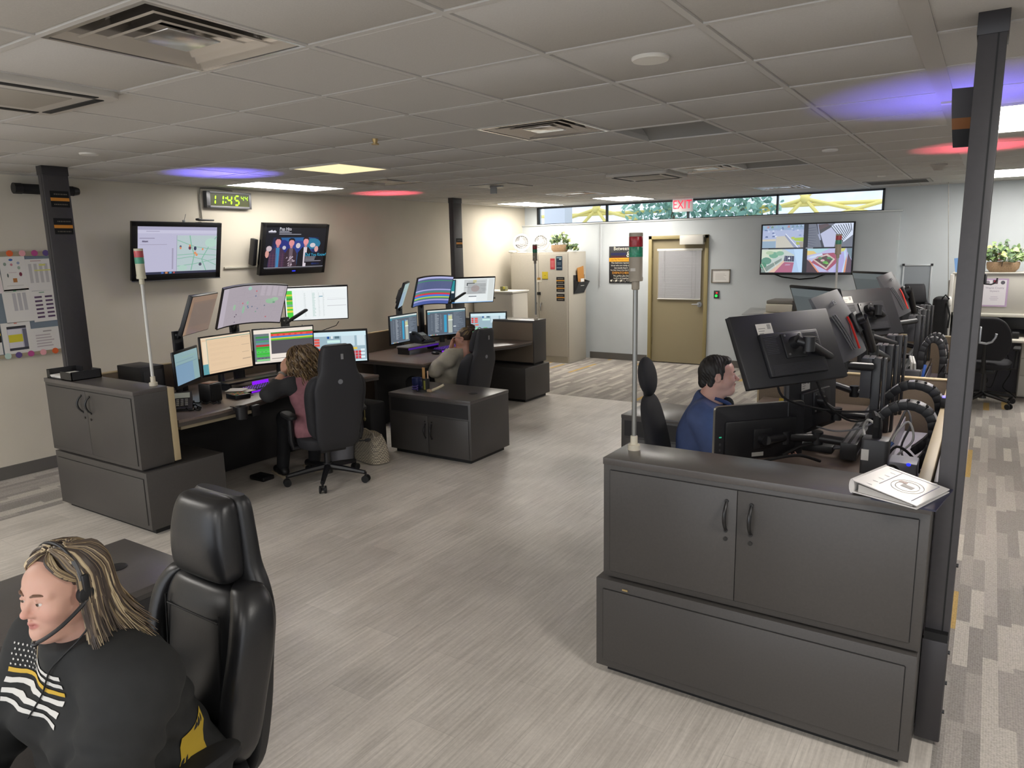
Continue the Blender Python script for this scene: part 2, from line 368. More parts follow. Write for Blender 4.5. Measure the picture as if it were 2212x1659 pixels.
# unlit vaulted troffers
VAULT = mat('grey_vault_paint', '#8c8a86', .6)
def vault(i, j, label):
    c = (cx(i)+.3, cy(j)+.3048, HC); t = thing('curved_light_fixture', label, 'ceiling light', c, 0, 'unlit vaulted ceiling lights')
    x0, x1, y0, y1 = cx(i)+.01, cx(i+1)-.01, cy(j)+.01, cy(j+1)-.01
    g = MB(); g.grid(lambda u, v: (x0+(x1-x0)*v, y0+(y1-y0)*u, HC+.10*math.sin(math.pi*u)**.7), 16, 1)
    g.build('vault', VAULT, t)
    for x in (x0, x1):
        k = [(x, y0+(y1-y0)*u/16, HC+.10*math.sin(math.pi*u/16)**.7) for u in range(17)]; MB().add(k, [tuple(range(17))]).build('end_cap', mat('end_cap_lit_tone', '#b5b2ae', .6), t)  # end caps coloured paler than the vault for the light on them
    f = MB(); f.mm(x0-.01, x1+.01, y0-.01, y0+.006, HC-.003, HC+.004); f.mm(x0-.01, x1+.01, y1-.006, y1+.01, HC-.003, HC+.004); f.mm(x0-.01, x0, y0, y1, HC-.003, HC+.004); f.mm(x1, x1+.01, y0, y1, HC-.003, HC+.004); f.build('frame', TROFF, t)
vault(0, 4, 'nearer of the two unlit vaulted ceiling lights, grey and curved')
vault(0, 8, 'farther of the two unlit vaulted ceiling lights, grey and curved')
# ceiling cassette units
def cassette(c, label, rz=0):
    t = thing('air_conditioner_cassette', label, 'air conditioner', c, rz, 'ceiling cassette units')
    h = .33; pts = []
    for k in range(4):
        for a in range(5):
            an = k*math.pi/2+a*math.pi/8; sx, sy = ((1, 1), (-1, 1), (-1, -1), (1, -1))[k]
            pts.append((sx*(h-.06)+.06*math.cos(an), sy*(h-.06)+.06*math.sin(an)))
    MB().prism(pts, -.028, .004, T(*c), bev=.006).build('panel', mat('cassette_white', '#c2bdb5', .5), t)
    for k in range(4):
        MB().box((0, h-.062, -.0285), (.48, .042, .006), T(*c) @ rotz(k*math.pi/2), bev=.012).build('air_slot', mat('black_slot', '#1c1b1a', .6), t)
    g = MB().box((0, 0, -.029), (.36, .36, .006), T(*c), bev=.002); g.build('grille', mat('cassette_grille', '#a9a399', .6), t)
cassette((cx(-3)+.27, cy(-1)+.29, HC), 'ceiling cassette with a dark air slot at the far left edge')
cassette((cx(-2)+.25, cy(8)+.42, HC), 'ceiling cassette unit with dark air slots left of a metal diffuser')
# small round and square things on the ceiling
def disc(x, y, r, label):
    m = MB().lathe([(r, 0), (r, -.006), (r*.93, -.013), (.0001, -.014)], 28, T(x, y, HC))
    solo(m, 'ceiling_disc', mat('disc_cream', '#d5d1c8', .35), label, 'ceiling disc', 'round white ceiling discs', at=(x, y, HC))
disc(-1.166, 2.796, .073, 'round white ceiling disc, the largest and nearest one')
disc(-1.132, 6.337, .06, 'small white ceiling disc catching the light, right of the curved light fixtures')
disc(-5.303, 2.793, .062, 'grey round ceiling disc above the left pole')
disc(-1.093, 9.205, .045, 'tiny white ceiling disc near the flat slotted grille')
m = MB().lathe([(.075, 0), (.075, -.012), (.06, -.022), (.038, -.055), (.0001, -.058)], 28, T(-.5, 8.319, HC))
sd = solo(m, 'smoke_detector', mat('detector_beige', '#a8a198', .5), 'conical smoke detector on the ceiling left of the right pole', 'smoke detector', at=(-.5, 8.319, HC))
t = thing('return_grille', 'flat slotted ceiling grille near the back wall, right of the window', 'air vent', (-1.03, 10.3, HC))
MB().mm(-1.40, -.68, 10.0, 10.6, HC-.008, HC).build('frame', mat('grille_grey', '#9a968f', .5), t)
sl = MB()
for k in range(9): sl.mm(-1.36, -.72, 10.04+k*.06, 10.065+k*.06, HC-.010, HC-.004)
sl.build('slot', mat('slot_shadow', '#4b4845', .7), t)
t = thing('return_grille', 'grey ceiling grille with a small hanging bracket, over the second workstation', 'air vent', (-4.74, 7.1, HC))
MB().mm(cx(-5)+.06, cx(-4)-.02, cy(8)+.05, cy(9)-.02, HC-.008, HC).build('frame', mat('grille_dark', '#807d78', .5), t)
b = MB(); b.mm(-4.86, -4.78, 7.03, 7.05, HC-.09, HC-.008); b.mm(-4.86, -4.70, 7.02, 7.06, HC-.022, HC-.008); b.build('bracket', GREYM, t)
solo(MB().cyl((-3.385, 3.609, HC), (-3.385, 3.609, HC-.03), .02, .012).cyl((-3.385, 3.609, HC-.03), (-3.385, 3.609, HC-.036), .024), 'sprinkler_head', mat('brass', '#b79d6b', .4, metal=.6), 'little brass sprinkler head in the ceiling above the wall television', 'sprinkler', at=(-3.385, 3.609, HC))
# surface metal channel along the ceiling by the right pole
t = thing('ceiling_channel', 'thin metal channel running along the ceiling towards the right pole', 'metal channel', (-.262, 4.6, HC))
MB().mm(-.30, -.225, 1.0, 11.2, HC-.004, HC+.004).build('rail', mat('channel_paint', '#b7b2ab', .5), t)
b = MB()
for y in (4.6, 5.9): b.mm(-.29, -.235, y, y+.05, HC-.014, HC-.003)
b.build('clip', mat('clip_pale', '#cfcac4', .4), t)
# ------------------------------------------------------------------ dark power poles with their stickers
POLE = mat('dark_grey_pole', '#3f3d3f', .45, noise=(40, .05))
SLOTM = mat('slot_black', '#0b0b0c', .6)
def pole(x0, y0, label, foot, depth=.19):
    t = thing('power_pole', label, 'pole', (x0+.04, y0+depth/2, foot), 0, 'floor to ceiling power poles')
    p = MB(); p.mm(x0, x0+.08, y0, y0+depth, foot, HC, bev=.003); p.build('shaft', POLE, t)
    s = MB(); s.mm(x0+.054, x0+.059, y0-.0012, y0+.002, foot+.02, HC-.02); s.build('slot', SLOTM, t, label='narrow black slot down the pole face')
    c = MB(); c.mm(x0-.004, x0+.084, y0-.004, y0+depth+.004, HC-.07, HC, bev=.002); c.build('cap', mat('pole_cap', '#2d2b2d', .45), t)
    return t
pl = pole(-6.30, 2.90, 'dark grey pole at left carrying two black and orange stickers', .46)
pr = pole(-.096, 2.93, 'tall dark pole at right beside the near console', .0)
pole(-6.37, 8.19, 'dark pole standing behind the second workstation monitors', .0)
b = MB(); b.mm(-.10, -.018, 2.895, 2.925, .02, .425, bev=.003); b.build('base_panel', mat('pole_base', '#333133', .4), pr)
MB().mm(-.096, -.02, 2.9, 2.93, .425, .455).build('cable_gap', SLOTM, pr)
t = pr
for z, y in ((.36, 2.96), (.24, 2.95), (.12, 2.95), (.7, 2.98)): MB().cyl((-.016, y, z), (-.009, y, z), .008, n=10).build('screw', BLACKM, pr)
# coat hooks on the right pole
for z, lb in ((1.735, 'upper small dark coat hook on the right pole'), (1.535, 'lower curved metal coat hook on the right pole')):
    y = 3.02; hk = thing('coat_hook', lb, 'hook', (-.016, y, z), 0, 'hooks on the right pole'); mm_ = BLACKM if z > 1.6 else GREYM; k = .28 if z > 1.6 else .45
    MB().box((-.012, y, z+.03*k), (.008, .022, .13*k), bev=.003).build('plate', mm_, hk)
    MB().tube([(-.01, y, z-.03*k), (.02*k, y, z-.035*k), (.055*k, y, z-.02*k), (.075*k, y, z+.015*k), (.08*k, y, z+.045*k)], [.009*k, .009*k, .009*k, .008*k, .010*k], 10).build('prong', mm_, hk)
def sticker(Mx, w, h, label, nm='sticker', cat='sticker', grp='black and orange magnet stickers', seed=1):
    rg = random.Random(seed); q = MB()
    q.box((0, 0, .0006), (w, h, .0012), Mx, col=lin('#141416')); q.box((0, -.02*h, .0014), (w, h*.2, .0006), Mx, col=lin('#d08a35'))
    for r_, yy in enumerate((.30, -.33)):
        x = -w*.34 if r_ else -w*.30
        while x < w*.36:
            l = rg.uniform(.03, .09)*w; q.box((x+l/2, yy*h, .0014), (l, h*.07, .0004), Mx, col=lin('#6d675c')); x += l+.03*w
    return solo(q, nm, PRINT, label, cat, grp, at=tuple(Mx.translation))
for k, z in enumerate((2.345, 2.135)):
    sticker(plane_frame((-6.2195, 3.005, z), (1, 0, 0)), .14, .125, ('upper', 'lower')[k]+' black sticker with an orange line on the left pole', seed=k)
sticker(plane_frame((-6.2895, 8.30, 1.98), (1, -.0, 0)), .14, .13, 'black and orange sticker on the pole behind the second workstation', seed=5)
# curled black and orange strip hanging off the right pole
t = thing('magnet_strip', 'curled black strip with an orange patch hanging beside the right pole', 'strip', (-.11, 3.12, 2.33))
def strip(z0, z1, m, nm):
    MB().grid(lambda u, v: (-.0955-.05*u-.02*u*math.sin((z0+(z1-z0)*v-2.18)*6), 3.11-.01*u, z0+(z1-z0)*v), 4, 6).build(nm, m, t)
strip(2.20, 2.262, mat('strip_black', '#222123', .5), 'lower_panel'); strip(2.262, 2.30, mat('strip_orange', '#8f5a2c', .5), 'orange_band'); strip(2.30, 2.40, mat('strip_grey', '#4a484b', .5), 'upper_panel')
# ------------------------------------------------------------------ screens and what they show
def z_curve(x, Rc): return (Rc-math.sqrt(max(Rc*Rc-x*x, 1e-6))) if Rc else 0.0
def screen_mb(W, H, items, z0=.001, Rc=0, M=None):
    """items: ('r',u0,v0,u1,v1,hex) or ('p',[(u,v)..],hex) or ('t',text,u,v,size,hex); v up; later ones lie on top"""
    mb = MB(); z = z0; dz = .00006
    for it in items:
        z += dz
        if it[0] == 'r':
            _, u0, v0, u1, v1, c = it; c = lin(c)
            n = max(1, int((u1-u0)*12)) if Rc else 1; y0, y1 = (v0-.5)*H, (v1-.5)*H
            xs = [((u0+(u1-u0)*k/n)-.5)*W for k in range(n+1)]
            mb.add([(x, y, z_curve(x, Rc)+z) for x in xs for y in (y0, y1)], [(2*k, 2*k+2, 2*k+3, 2*k+1) for k in range(n)], M, c)
        elif it[0] == 'p':
            pts = [((u-.5)*W, (v-.5)*H) for u, v in it[1]]
            a = sum(pts[i][0]*pts[(i+1) % len(pts)][1]-pts[(i+1) % len(pts)][0]*pts[i][1] for i in range(len(pts)))
            if a < 0: pts = pts[::-1]
            mb.add([(x, y, z_curve(x, Rc)+z) for x, y in pts], [tuple(range(len(pts)))], M, lin(it[2]))
        else:
            _, tx, u, v, s, c = it
            text_mb(tx, s, (M or Matrix.Identity(4)) @ T((u-.5)*W, (v-.5)*H, z), mb, lin(c), depth=0, align='LEFT')
    return mb
def bars(u0, v0, u1, v1, n, c, rg, fill=.5, lo=.3):
    o = []; h = (v1-v0)/n
    for k in range(n):
        l = rg.uniform(lo, 1.0)*(u1-u0); o.append(('r', u0, v0+k*h+h*(1-fill)/2, u0+l, v0+k*h+h*(1+fill)/2, c))
    return o
def blob(u, v, ru, rv, c, n=14, a0=0): return ('p', [(u+ru*math.cos(2*math.pi*k/n+a0), v+rv*math.sin(2*math.pi*k/n+a0)) for k in range(n)], c)
def line(pts, w, c):
    o = []
    for (a, b), (d, e) in zip(pts, pts[1:]):
        L = math.hypot(d-a, e-b) or 1; nx, ny = -(e-b)/L*w, (d-a)/L*w
        o.append(('p', [(a+nx, b+ny), (a-nx, b-ny), (d-nx, e-ny), (d+nx, e+ny)], c))
    return o
def c_blue(rg): return [('r', 0, 0, 1, 1, '#8aa8ac'), ('r', 0, .0, .75, .62, '#7b9ab4'), ('r', .05, .72, .8, .74, '#7a94a0'), ('r', .05, .62, .95, .635, '#6f8aa0'), ('r', .3, .82, .9, .84, '#8fb0a0')]
def c_peach(rg):
    o = [('r', 0, 0, 1, 1, '#e3c6a4'), ('r', 0, .95, 1, 1, '#e8d3b8'), ('r', 0, .0, .11, .28, '#5e9aa4'), ('r', .10, .05, .112, .95, '#9db3a4'), ('r', .1, .935, 1, .95, '#5b9c96'), ('r', .02, .28, .10, .9, '#ead6ba')]
    o += [('r', .8, .66, .97, .675, '#c2ab92'), ('r', .8, .45, .95, .465, '#c2ab92'), ('r', .8, .25, .98, .28, '#bda68e'), ('r', .8, .88, .97, .90, '#c9b298')]
    for k in range(5): o += bars(.15, .2+k*.14, .75, .28+k*.14, 3, '#d9bd9d', rg, .3)
    return o+[('r', .12, .05, 1, .065, '#c9ad90')]
def c_cad(rg):
    o = [('r', 0, 0, 1, 1, '#ede3d8'), ('r', 0, .06, .25, .88, '#6f7a80')]
    cols = ['#8fd08f', '#6a7078', '#4fc44f', '#39c539', '#57d257', '#3fcf3f', '#33b033', '#c23a3a', '#6f8fa0', '#4f9a78', '#5a6f90', '#3f8f4f', '#6f7a80']
    for k in range(13): o.append(('r', .03, .07+k*.062, .25, .07+k*.062+.052, cols[k]))
    for k in (4, 1): o += [('r', .05+.06*q, .09+k*.062, .08+.06*q, .10+k*.062, '#1f3324') for q in range(3)]
    o += [('r', .28, .26, 1, .66, '#565358'), ('r', .28, .66, 1, .70, '#63b83a'), ('r', .28, .70, 1, .735, '#d9d24a'), ('r', .28, .735, 1, .785, '#3f7fd0'), ('r', .28, .785, 1, .86, '#e0483c'), ('r', .28, .86, 1, .90, '#3f8f3a')]
    o += [('r', .32+.1*k, .80, .38+.1*k, .835, '#f06a58') for k in range(6)]
    return o+[('r', .28, .11, .85, .125, '#6a655f'), ('r', .02, .03, .6, .045, '#cfc4ba')]
def c_radio(rg):
    o = [('r', 0, 0, 1, 1, '#9db6c2'), ('r', 0, .86, 1, 1, '#cfe8f0'), ('r', .0, 0, 1, .05, '#cfeaf2')]
    for k in range(3): o += [('r', .02, .72-.09*k, .08, .79-.09*k, '#d83f3f'), ('r', .11, .72-.09*k, .2, .79-.09*k, '#e25a4f')]
    o += [('r', .02, .40, .08, .46, '#d83f3f'), ('r', .12, .40, .22, .46, '#ea6a50'), ('r', .02, .08, .07, .36, '#35a05a'), ('r', .13, .08, .2, .3, '#8fd8a8'), ('r', .33, .78, .37, .86, '#23549a'), ('r', .40, .78, .43, .86, '#e8eef0'), ('r', .46, .78, .54, .86, '#5a7480'), ('r', .33, .64, .55, .73, '#cdeee8'), ('r', .57, .52, .80, .86, '#c7dbe4'), ('r', .84, .52, .98, .86, '#d2e4ec')]
    o += [('r', .67, .40, .73, .47, '#e6c44f'), ('r', .76, .40, .84, .47, '#e6c44f'), ('r', .62, .2, .67, .28, '#5f9fe0'), ('r', .52, .2, .58, .28, '#7fb8ea'), ('r', .36, .12, .46, .3, '#7cc88f')]
    for a in range(3):
        for b in range(3): o.append(('r', .75+.055*a, .08+.095*b, .795+.055*a, .16+.095*b, '#cc3a44'))
    return o+[('r', .9, .1+.12*k, .97, .17+.12*k, '#dfeef4') for k in range(3)]
def c_map(rg):
    o = [('r', 0, 0, 1, 1, '#a9a0a8'), ('r', 0, 0, .1, 1, '#b6adb8'), ('r', .62, .72, .98, .98, '#b3a9b2')]
    for k in range(60):
        u, v = rg.uniform(.12, .97), rg.uniform(.03, .95); l = rg.uniform(.02, .12)
        o += [('r', u, v, min(u+l, .99), v+.004, '#9b929c')] if k % 2 else [('r', u, v, u+.0025, min(v+l*1.5, .99), '#9b929c')]
    o += [blob(.80, .58, .075, .07, '#94b89a', 9), blob(.86, .64, .05, .05, '#9cbf9f', 8), blob(.45, .93, .03, .05, '#9cc2b4', 8), blob(.24, .47, .022, .08, '#98b99c', 8), blob(.40, .38, .02, .11, '#93b79e', 8), blob(.45, .55, .02, .05, '#8fb5a0', 7), blob(.85, .55, .02, .025, '#6f9c80', 7)]
    for u, v, c in ((.56, .85, '#c2646c'), (.37, .55, '#c2646c'), (.77, .15, '#b8656e'), (.46, .46, '#5c7f9c'), (.47, .42, '#5c7f9c'), (.53, .44, '#6a7488'), (.29, .27, '#6f6672'), (.27, .22, '#625a66'), (.56, .72, '#66708c'), (.72, .46, '#6b7a84'), (.62, .38, '#7f8494'), (.60, .30, '#7f9a8c'), (.28, .07, '#7a7684')): o.append(('r', u-.008, v-.016, u+.012, v+.016, c))
    return o
def c_list(rg):
    o = [('r', 0, 0, 1, 1, '#eef3f4'), ('r', 0, .93, 1, 1, '#f4f7f6'), ('r', .02, .08, .115, .92, '#58c84a')]
    for v0, v1, c in ((.84, .9, '#5fd058'), (.76, .81, '#e6d24a'), (.63, .70, '#4d9c4e'), (.6, .63, '#e8c64a'), (.44, .50, '#7fa89a'), (.37, .42, '#e8dc55'), (.25, .31, '#e6d64c'), (.1, .22, '#4fd04a')): o.append(('r', .02, v0, .115, v1, c))
    for u in (.16, .29, .43, .52, .60): o.append(('r', u, .05, u+.002, .92, '#d5dbdc'))
    for u, w in ((.30, .03), (.43, .055), (.53, .02), (.60, .025)): o += bars(u, .1, u+w, .85, 22, '#cfd6d6' if u != .43 else '#b9d2cc', rg, .5, .6)
    return o+[('r', .54, .72, .6, .745, '#7fa8bc'), ('r', .67, .62, .98, .63, '#c4c6ca'), ('r', .67, .67, .98, .675, '#d0d2d6'), ('r', .67, .42, .98, .44, '#cacccf'), ('r', .16, .03, .4, .035, '#99aaaa')]
def c_stripes(rg):
    return [('r', 0, 0, 1, 1, '#555f86'), ('r', 0, .93, 1, 1, '#aeb0dc'), ('r', 0, .84, 1, .87, '#3f9060'), ('r', 0, .50, 1, .545, '#a9a8dc'), ('r', 0, .43, 1, .50, '#56788c'), ('r', 0, .37, 1, .425, '#d04058'), ('r', 0, .40, 1, .43, '#4f8f4a'), ('r', 0, .34, 1, .405, '#cf3a4e'), ('r', 0, .27, 1, .34, '#3f78d4'), ('r', 0, .235, 1, .27, '#bccf52'), ('r', 0, .20, 1, .235, '#5b9a58'), ('r', 0, .17, 1, .20, '#5a6f90'), ('r', 0, .12, 1, .165, '#a9a6d8'), ('r', 0, 0, 1, .12, '#4f60a0')]
def c_plan(rg):
    o = [('r', 0, 0, 1, 1, '#e6ecec'), ('r', 0, .03, .11, .97, '#23303a'), ('r', .01, .5, .085, .93, '#2f8c94'), ('r', .02, .42, .08, .5, '#dfe8e8'), ('r', .3, .35, .82, .95, '#c9cdcd'), ('r', .38, .36, .8, .80, '#aeb1b2'), blob(.56, .58, .1, .14, '#a59a98', 10), ('r', .50, .82, .58, .93, '#c8c494'), ('r', .36, .70, .38, .82, '#3a3f44'), ('r', .38, .79, .54, .82, '#33383c'), ('r', .42, .24, .60, .27, '#3c4a58'), ('r', .42, .05, .60, .24, '#f4f8f8'), ('r', .86, .05, .98, .95, '#d7dcda'), ('r', .11, .05, .14, .95, '#d4dcdc'), ('r', 0, 0, 1, .035, '#9fc4e8'), ('r', .02, 0, .1, .03, '#3f80c0')]
    return o+[('r', rg.uniform(.3, .84), v, rg.uniform(.3, .84)+.02, v+.012, '#8d9394') for v in (.4, .5, .56, .62, .7, .86)]
def c_dark(rg):
    o = [('r', 0, 0, 1, 1, '#5d6672'), ('r', 0, .95, 1, 1, '#d9e4e2'), ('r', 0, .90, 1, .945, '#5b8590'), ('r', .01, .86, .06, .91, '#3fa0b8'), ('r', .43, .10, .50, .80, '#3f9cc4'), ('r', .54, .06, .65, .80, '#aeb6ae'), ('r', .55, .60, .64, .74, '#c8cc9c'), ('r', .54, .56, .66, .60, '#dfe8e4'), ('r', .54, .78, .58, .82, '#4f9cd8'), ('r', 0, .0, 1, .045, '#6c7a88')]
    o += bars(.19, .12, .31, .88, 30, '#a3abb4', rg, .45, .4)+bars(.33, .2, .37, .85, 20, '#8f98a4', rg, .4, .3)+bars(.10, .2, .12, .85, 18, '#98a2ac', rg, .4, .4)+bars(.68, .1, .95, .9, 26, '#828d9a', rg, .35, .2)
    return o+[('r', .67, .30, .74, .33, '#e4ecec')]+[('r', .02+.04*k, .01, .045+.04*k, .035, c) for k, c in enumerate(('#4f9cd8', '#e8e8e8', '#e0a040', '#60b060', '#d05050', '#dddddd'))]
def c_brown(rg): return [('r', 0, 0, 1, 1, '#7c6a60'), ('r', 0, .0, .10, 1, '#8e735f'), ('r', 0, .86, 1, 1, '#8a7262'), ('r', .12, .2, .9, .8, '#776860')]
def c_web(rg):
    o = [('r', 0, 0, 1, 1, '#b9b7cf'), ('r', 0, .93, 1, 1, '#a9a6c0'), ('r', 0, .86, 1, .93, '#c4c2d8'), ('r', .10, .895, .26, .905, '#9490a8'), ('r', .02, .75, .2, .765, '#8d88a0'), ('r', .05, .68, .12, .705, '#6f6a80'), ('t', 'Alert', .05, .693, .03, '#5f5a70'), ('r', .02, .62, .35, .632, '#a29eb4'), ('r', .47, .05, .475, .82, '#8f8da4'), ('r', .475, .05, 1, .82, '#b4c4c6')]
    for p in (((.48, .4), (.7, .42), (1, .38)), ((.48, .32), (.66, .36), (.85, .28), (1, .16)), ((.64, .82), (.66, .6), (.7, .4), (.66, .06)), ((.48, .72), (.7, .58), (1, .5)), ((.86, .05), (.8, .3), (.9, .6), (1, .8)), ((.48, .16), (.7, .2), (1, .3))): o += line(p, .006, '#7db39c')
    o += [blob(.92, .66, .08, .10, '#b2d0c4'), blob(.55, .12, .06, .06, '#aecbc0'), blob(.52, .58, .014, .03, '#5a5f78'), blob(.64, .55, .018, .04, '#6a3a48'), blob(.64, .60, .012, .025, '#d88a5a'), blob(.71, .54, .018, .045, '#333a52'), blob(.71, .44, .016, .03, '#d88f62'), blob(.73, .40, .016, .03, '#d88f62'), blob(.81, .52, .012, .025, '#d88f62'), blob(.52, .55, .012, .025, '#d88f62'), blob(.78, .19, .02, .035, '#4e4e60'), ('r', .41, .1, .43, .55, '#a09cb2'), ('r', 0, 0, 1, .05, '#34364a'), ('r', .28, .008, .31, .045, '#4a6ab0'), ('r', .33, .008, .36, .045, '#c08050'), ('r', .38, .008, .41, .045, '#5090c0'), ('r', .43, .008, .45, .045, '#b05050')]
    return o
def c_music(rg):
    o = [('r', 0, 0, 1, 1, '#14141c')]
    for k in range(7): o.append(('p', [(.05+.03*k, .05), (.12+.02*k, .75-.0*k), (.88-.03*k, .76), (.93-.05*k, .05)], ('#1a2040', '#1c2650', '#1e2f60', '#1f3870', '#21457f', '#24528c', '#285f98')[k]))
    o += [blob(.5, .5, .3, .18, '#2b3f88'), blob(.78, .6, .14, .14, '#2a7496'), blob(.28, .5, .12, .2, '#27307a')]
    def man(u, w, sh, shirt, under, hair, hv, face='#d98f92'):
        q = [('p', [(u-w, -.0), (u-w*.95, hv-.34), (u-.05, hv-.2), (u+.05, hv-.2), (u+w*.95, hv-.34), (u+w, 0)], sh), ('p', [(u-.02, 0), (u-.03, hv-.2), (u+.03, hv-.2), (u+.03, 0)], under), blob(u, hv-.14, .025, .06, '#c08082'), blob(u, hv-.06, .045, .085, face), ('p', [(u-.052, hv-.04), (u-.05, hv+.03), (u-.02, hv+.062), (u+.03, hv+.06), (u+.052, hv+.02), (u+.05, hv-.03), (u+.02, hv+.01), (u-.02, hv+.012)], hair)]
        return q
    o += man(.20, .14, '#443048', 0, '#3f7fae', '#231a22', .70)
    o += man(.42, .11, '#3a2a34', 0, '#6a5a64', '#161218', .68) + man(.66, .13, '#1a161c', 0, '#d6ccd4', '#2a1c1c', .71, '#e2959a')
    for k in range(18):
        a, b = .34+rg.random()*.13, .02+rg.random()*.24; o.append(('p', [(a, b), (a+.03, b+.02), (a+.02, b+.05)], '#b9a8b4'))
    for k in range(5): o += [('r', .08+.05*k, .02, .086+.05*k, .36, '#6a4454')]+[('r', .07, .06+.06*k, .17, .066+.06*k, '#6a4454'), ('r', .23, .06+.06*k, .33, .066+.06*k, '#5a3c4e')]
    o += [blob(.035, .35, .03, .10, '#d39a90', 9), blob(.06, .48, .045, .07, '#c8b6bc', 9), blob(.85, .46, .035, .08, '#d9a09a', 9), blob(.78, .56, .05, .06, '#cfc6cc', 9), blob(.53, .55, .04, .07, '#c9c2c8', 9), blob(.30, .50, .03, .05, '#c4c0c6', 9)]
    o += [('r', .66, .10, .98, .37, '#15121a'), ('t', 'Did You Know?', .665, .31, .052, '#3fb4dc')]+bars(.67, .13, .97, .27, 4, '#a9a6b0', rg, .42, .5)
    o += [('t', 'Pop Hits', .20, .965, .05, '#e8e6ee')]+[('r', .20, .90, .36, .918, '#a6a6b2'), ('r', .20, .865, .40, .882, '#a6a6b2'), ('r', .20, .83, .56, .846, '#a6a6b2'), ('r', .03, .88, .15, .91, '#d8d6e0'), ('p', [(.04, .905), (.08, .94), (.1, .91), (.13, .935), (.14, .905)], '#d8d6e0'), ('r', .03, .86, .14, .865, '#8a8894'), ('r', 0, -.002, 1, .012, '#8f8f98')]
    return o
def c_cctv(rg):
    o = [('r', 0, 0, 1, 1, '#10131c')]
    A = lambda u, v: (.005+u*.465, .525+v*.47); B = lambda u, v: (.52+u*.475, .525+v*.47); C_ = lambda u, v: (.005+u*.465, .01+v*.485); D = lambda u, v: (.52+u*.475, .01+v*.485)
    P = lambda f, pts, c: ('p', [f(*p) for p in pts], c)
    sq = [(0, 0), (1, 0), (1, 1), (0, 1)]
    # car park
    o += [P(A, sq, '#a9b4d4'), P(A, [(0, .78), (1, .78), (1, 1), (0, 1)], '#8fa6c4'), P(A, [(0, .30), (.33, .30), (.33, .40), (0, .38)], '#c8c2b4'), P(A, [(0, 0), (.33, 0), (.33, .30), (0, .29)], '#8ea6bc')]
    for k in range(34):
        u, v = rg.random(), .46+.5*rg.random(); s = .02+.05*(1-v); c = rg.choice(('#5c6c9c', '#7f92c4', '#d4dcec', '#4a5a86', '#9aa8cc', '#c4d0e8'))
        if .33 < u < .58 and v < .75: continue
        o.append(P(A, [(u, v), (min(1, u+s*1.6), v), (min(1, u+s*1.3), min(1, v+s*1.2)), (u+s*.3, min(1, v+s*1.2))], c))
    for k in range(10):
        u = k*.1; o.append(P(A, [(u, .88), (u+.07, .88), (u+.05, .99), (u+.02, .97)], rg.choice(('#6f8f78', '#b08a8a', '#8fb0c0', '#7a96a8'))))
    o += [P(A, [(.34, 0), (.34, .5), (.55, .52), (.78, 0)], '#c2bfb4'), P(A, [(.78, 0), (.55, .52), (.57, .62), (.92, 0)], '#8f97b0'), P(A, [(.86, 0), (.56, .60), (.57, .63), (.90, 0)], '#d8dff0'), P(A, [(.72, .42), (1, .44), (1, .26), (.8, .3)], '#a3bf52'), P(A, [(.70, .46), (.78, .48), (.8, .38), (.72, .36)], '#b4c060'), P(A, [(.82, .26), (.90, .24), (.92, .12), (.84, .12)], '#a8b458'), P(A, [(.9, .25), (1, .26), (1, 0), (.93, 0)], '#a09a90')]
    # stairs
    o += [P(B, sq, '#6d7280'), P(B, [(.22, .55), (.5, .85), (.58, .9), (.66, .7), (.6, 0), (.34, 0)], '#b7bcd8'), P(B, [(.2, .95), (.42, 1), (.5, .9), (.25, .7)], '#5c4f55'), P(B, [(.22, .7), (.5, .93), (.53, .86), (.25, .55)], '#4c4c50'), P(B, [(.5, .86), (.62, .62), (.80, .2), (1, .5), (1, 1), (.6, 1)], '#d3dcf0')]
    for k in range(9):
        a = k/9; o.append(P(B, [(.49+.055*k, .90+.011*k), (.505+.055*k, .91+.01*k), (.80+.022*k, .24+.055*k), (.785+.022*k, .23+.055*k)], '#2c3444'))
    for k in range(8): o.append(P(B, [(0, .1+.1*k), (.18, -.0+.12*k+.02), (.18, .03+.12*k), (0, .13+.1*k)], '#50566a'))
    o += [P(B, [(.17, 1), (.2, 1), (.38, 0), (.32, 0)], '#3b3f4a'), P(B, [(.2, 1), (.215, 1), (.30, .3), (.27, .3)], '#9fa8c4')]
    # red walkway
    o += [P(C_, sq, '#bcc8c4'), P(C_, [(0, .4), (.5, .75), (.5, 1), (0, 1)], '#c9d3c0'), P(C_, [(.55, 1), (1, 1), (1, 0), (.75, 0), (.8, .75)], '#a9c4e4'), P(C_, [(.78, 1), (1, 1), (1, 0), (.93, 0)], '#b8d4f0')]
    for u, v, ru, rv, c in ((.12, .5, .13, .16, '#5d8f7c'), (.3, .75, .12, .14, '#6fa48c'), (.45, .82, .1, .1, '#7fae94'), (.2, .85, .1, .08, '#a9c0a0'), (.05, .3, .08, .14, '#4f8a70')): o.append(blob(*C_(u, v), ru*.465, rv*.485, c, 11))
    o += [P(C_, [(0, .14), (.5, .62), (.5, .52), (.1, 0), (0, 0)], '#7f8f88'), P(C_, [(.3, 0), (.57, .45), (.80, .43), (.76, 0)], '#a9607c'), P(C_, [(.18, 0), (.55, .52), (.58, .48), (.33, 0)], '#d8b8a4'), P(C_, [(.55, .48), (.8, .46), (.8, .7), (.57, .72)], '#3d4056'), P(C_, [(.6, .36), (.72, .36), (.7, .30), (.58, .30)], '#b48ca8')]
    o += [P(C_, [(.58+.05*k, .47), (.595+.05*k, .47), (.595+.05*k, .71), (.58+.05*k, .71)], '#6a708c') for k in range(4)]+[P(C_, [(.65, .6), (.68, .56), (.71, .6), (.68, .66)], '#e8f0f8')]
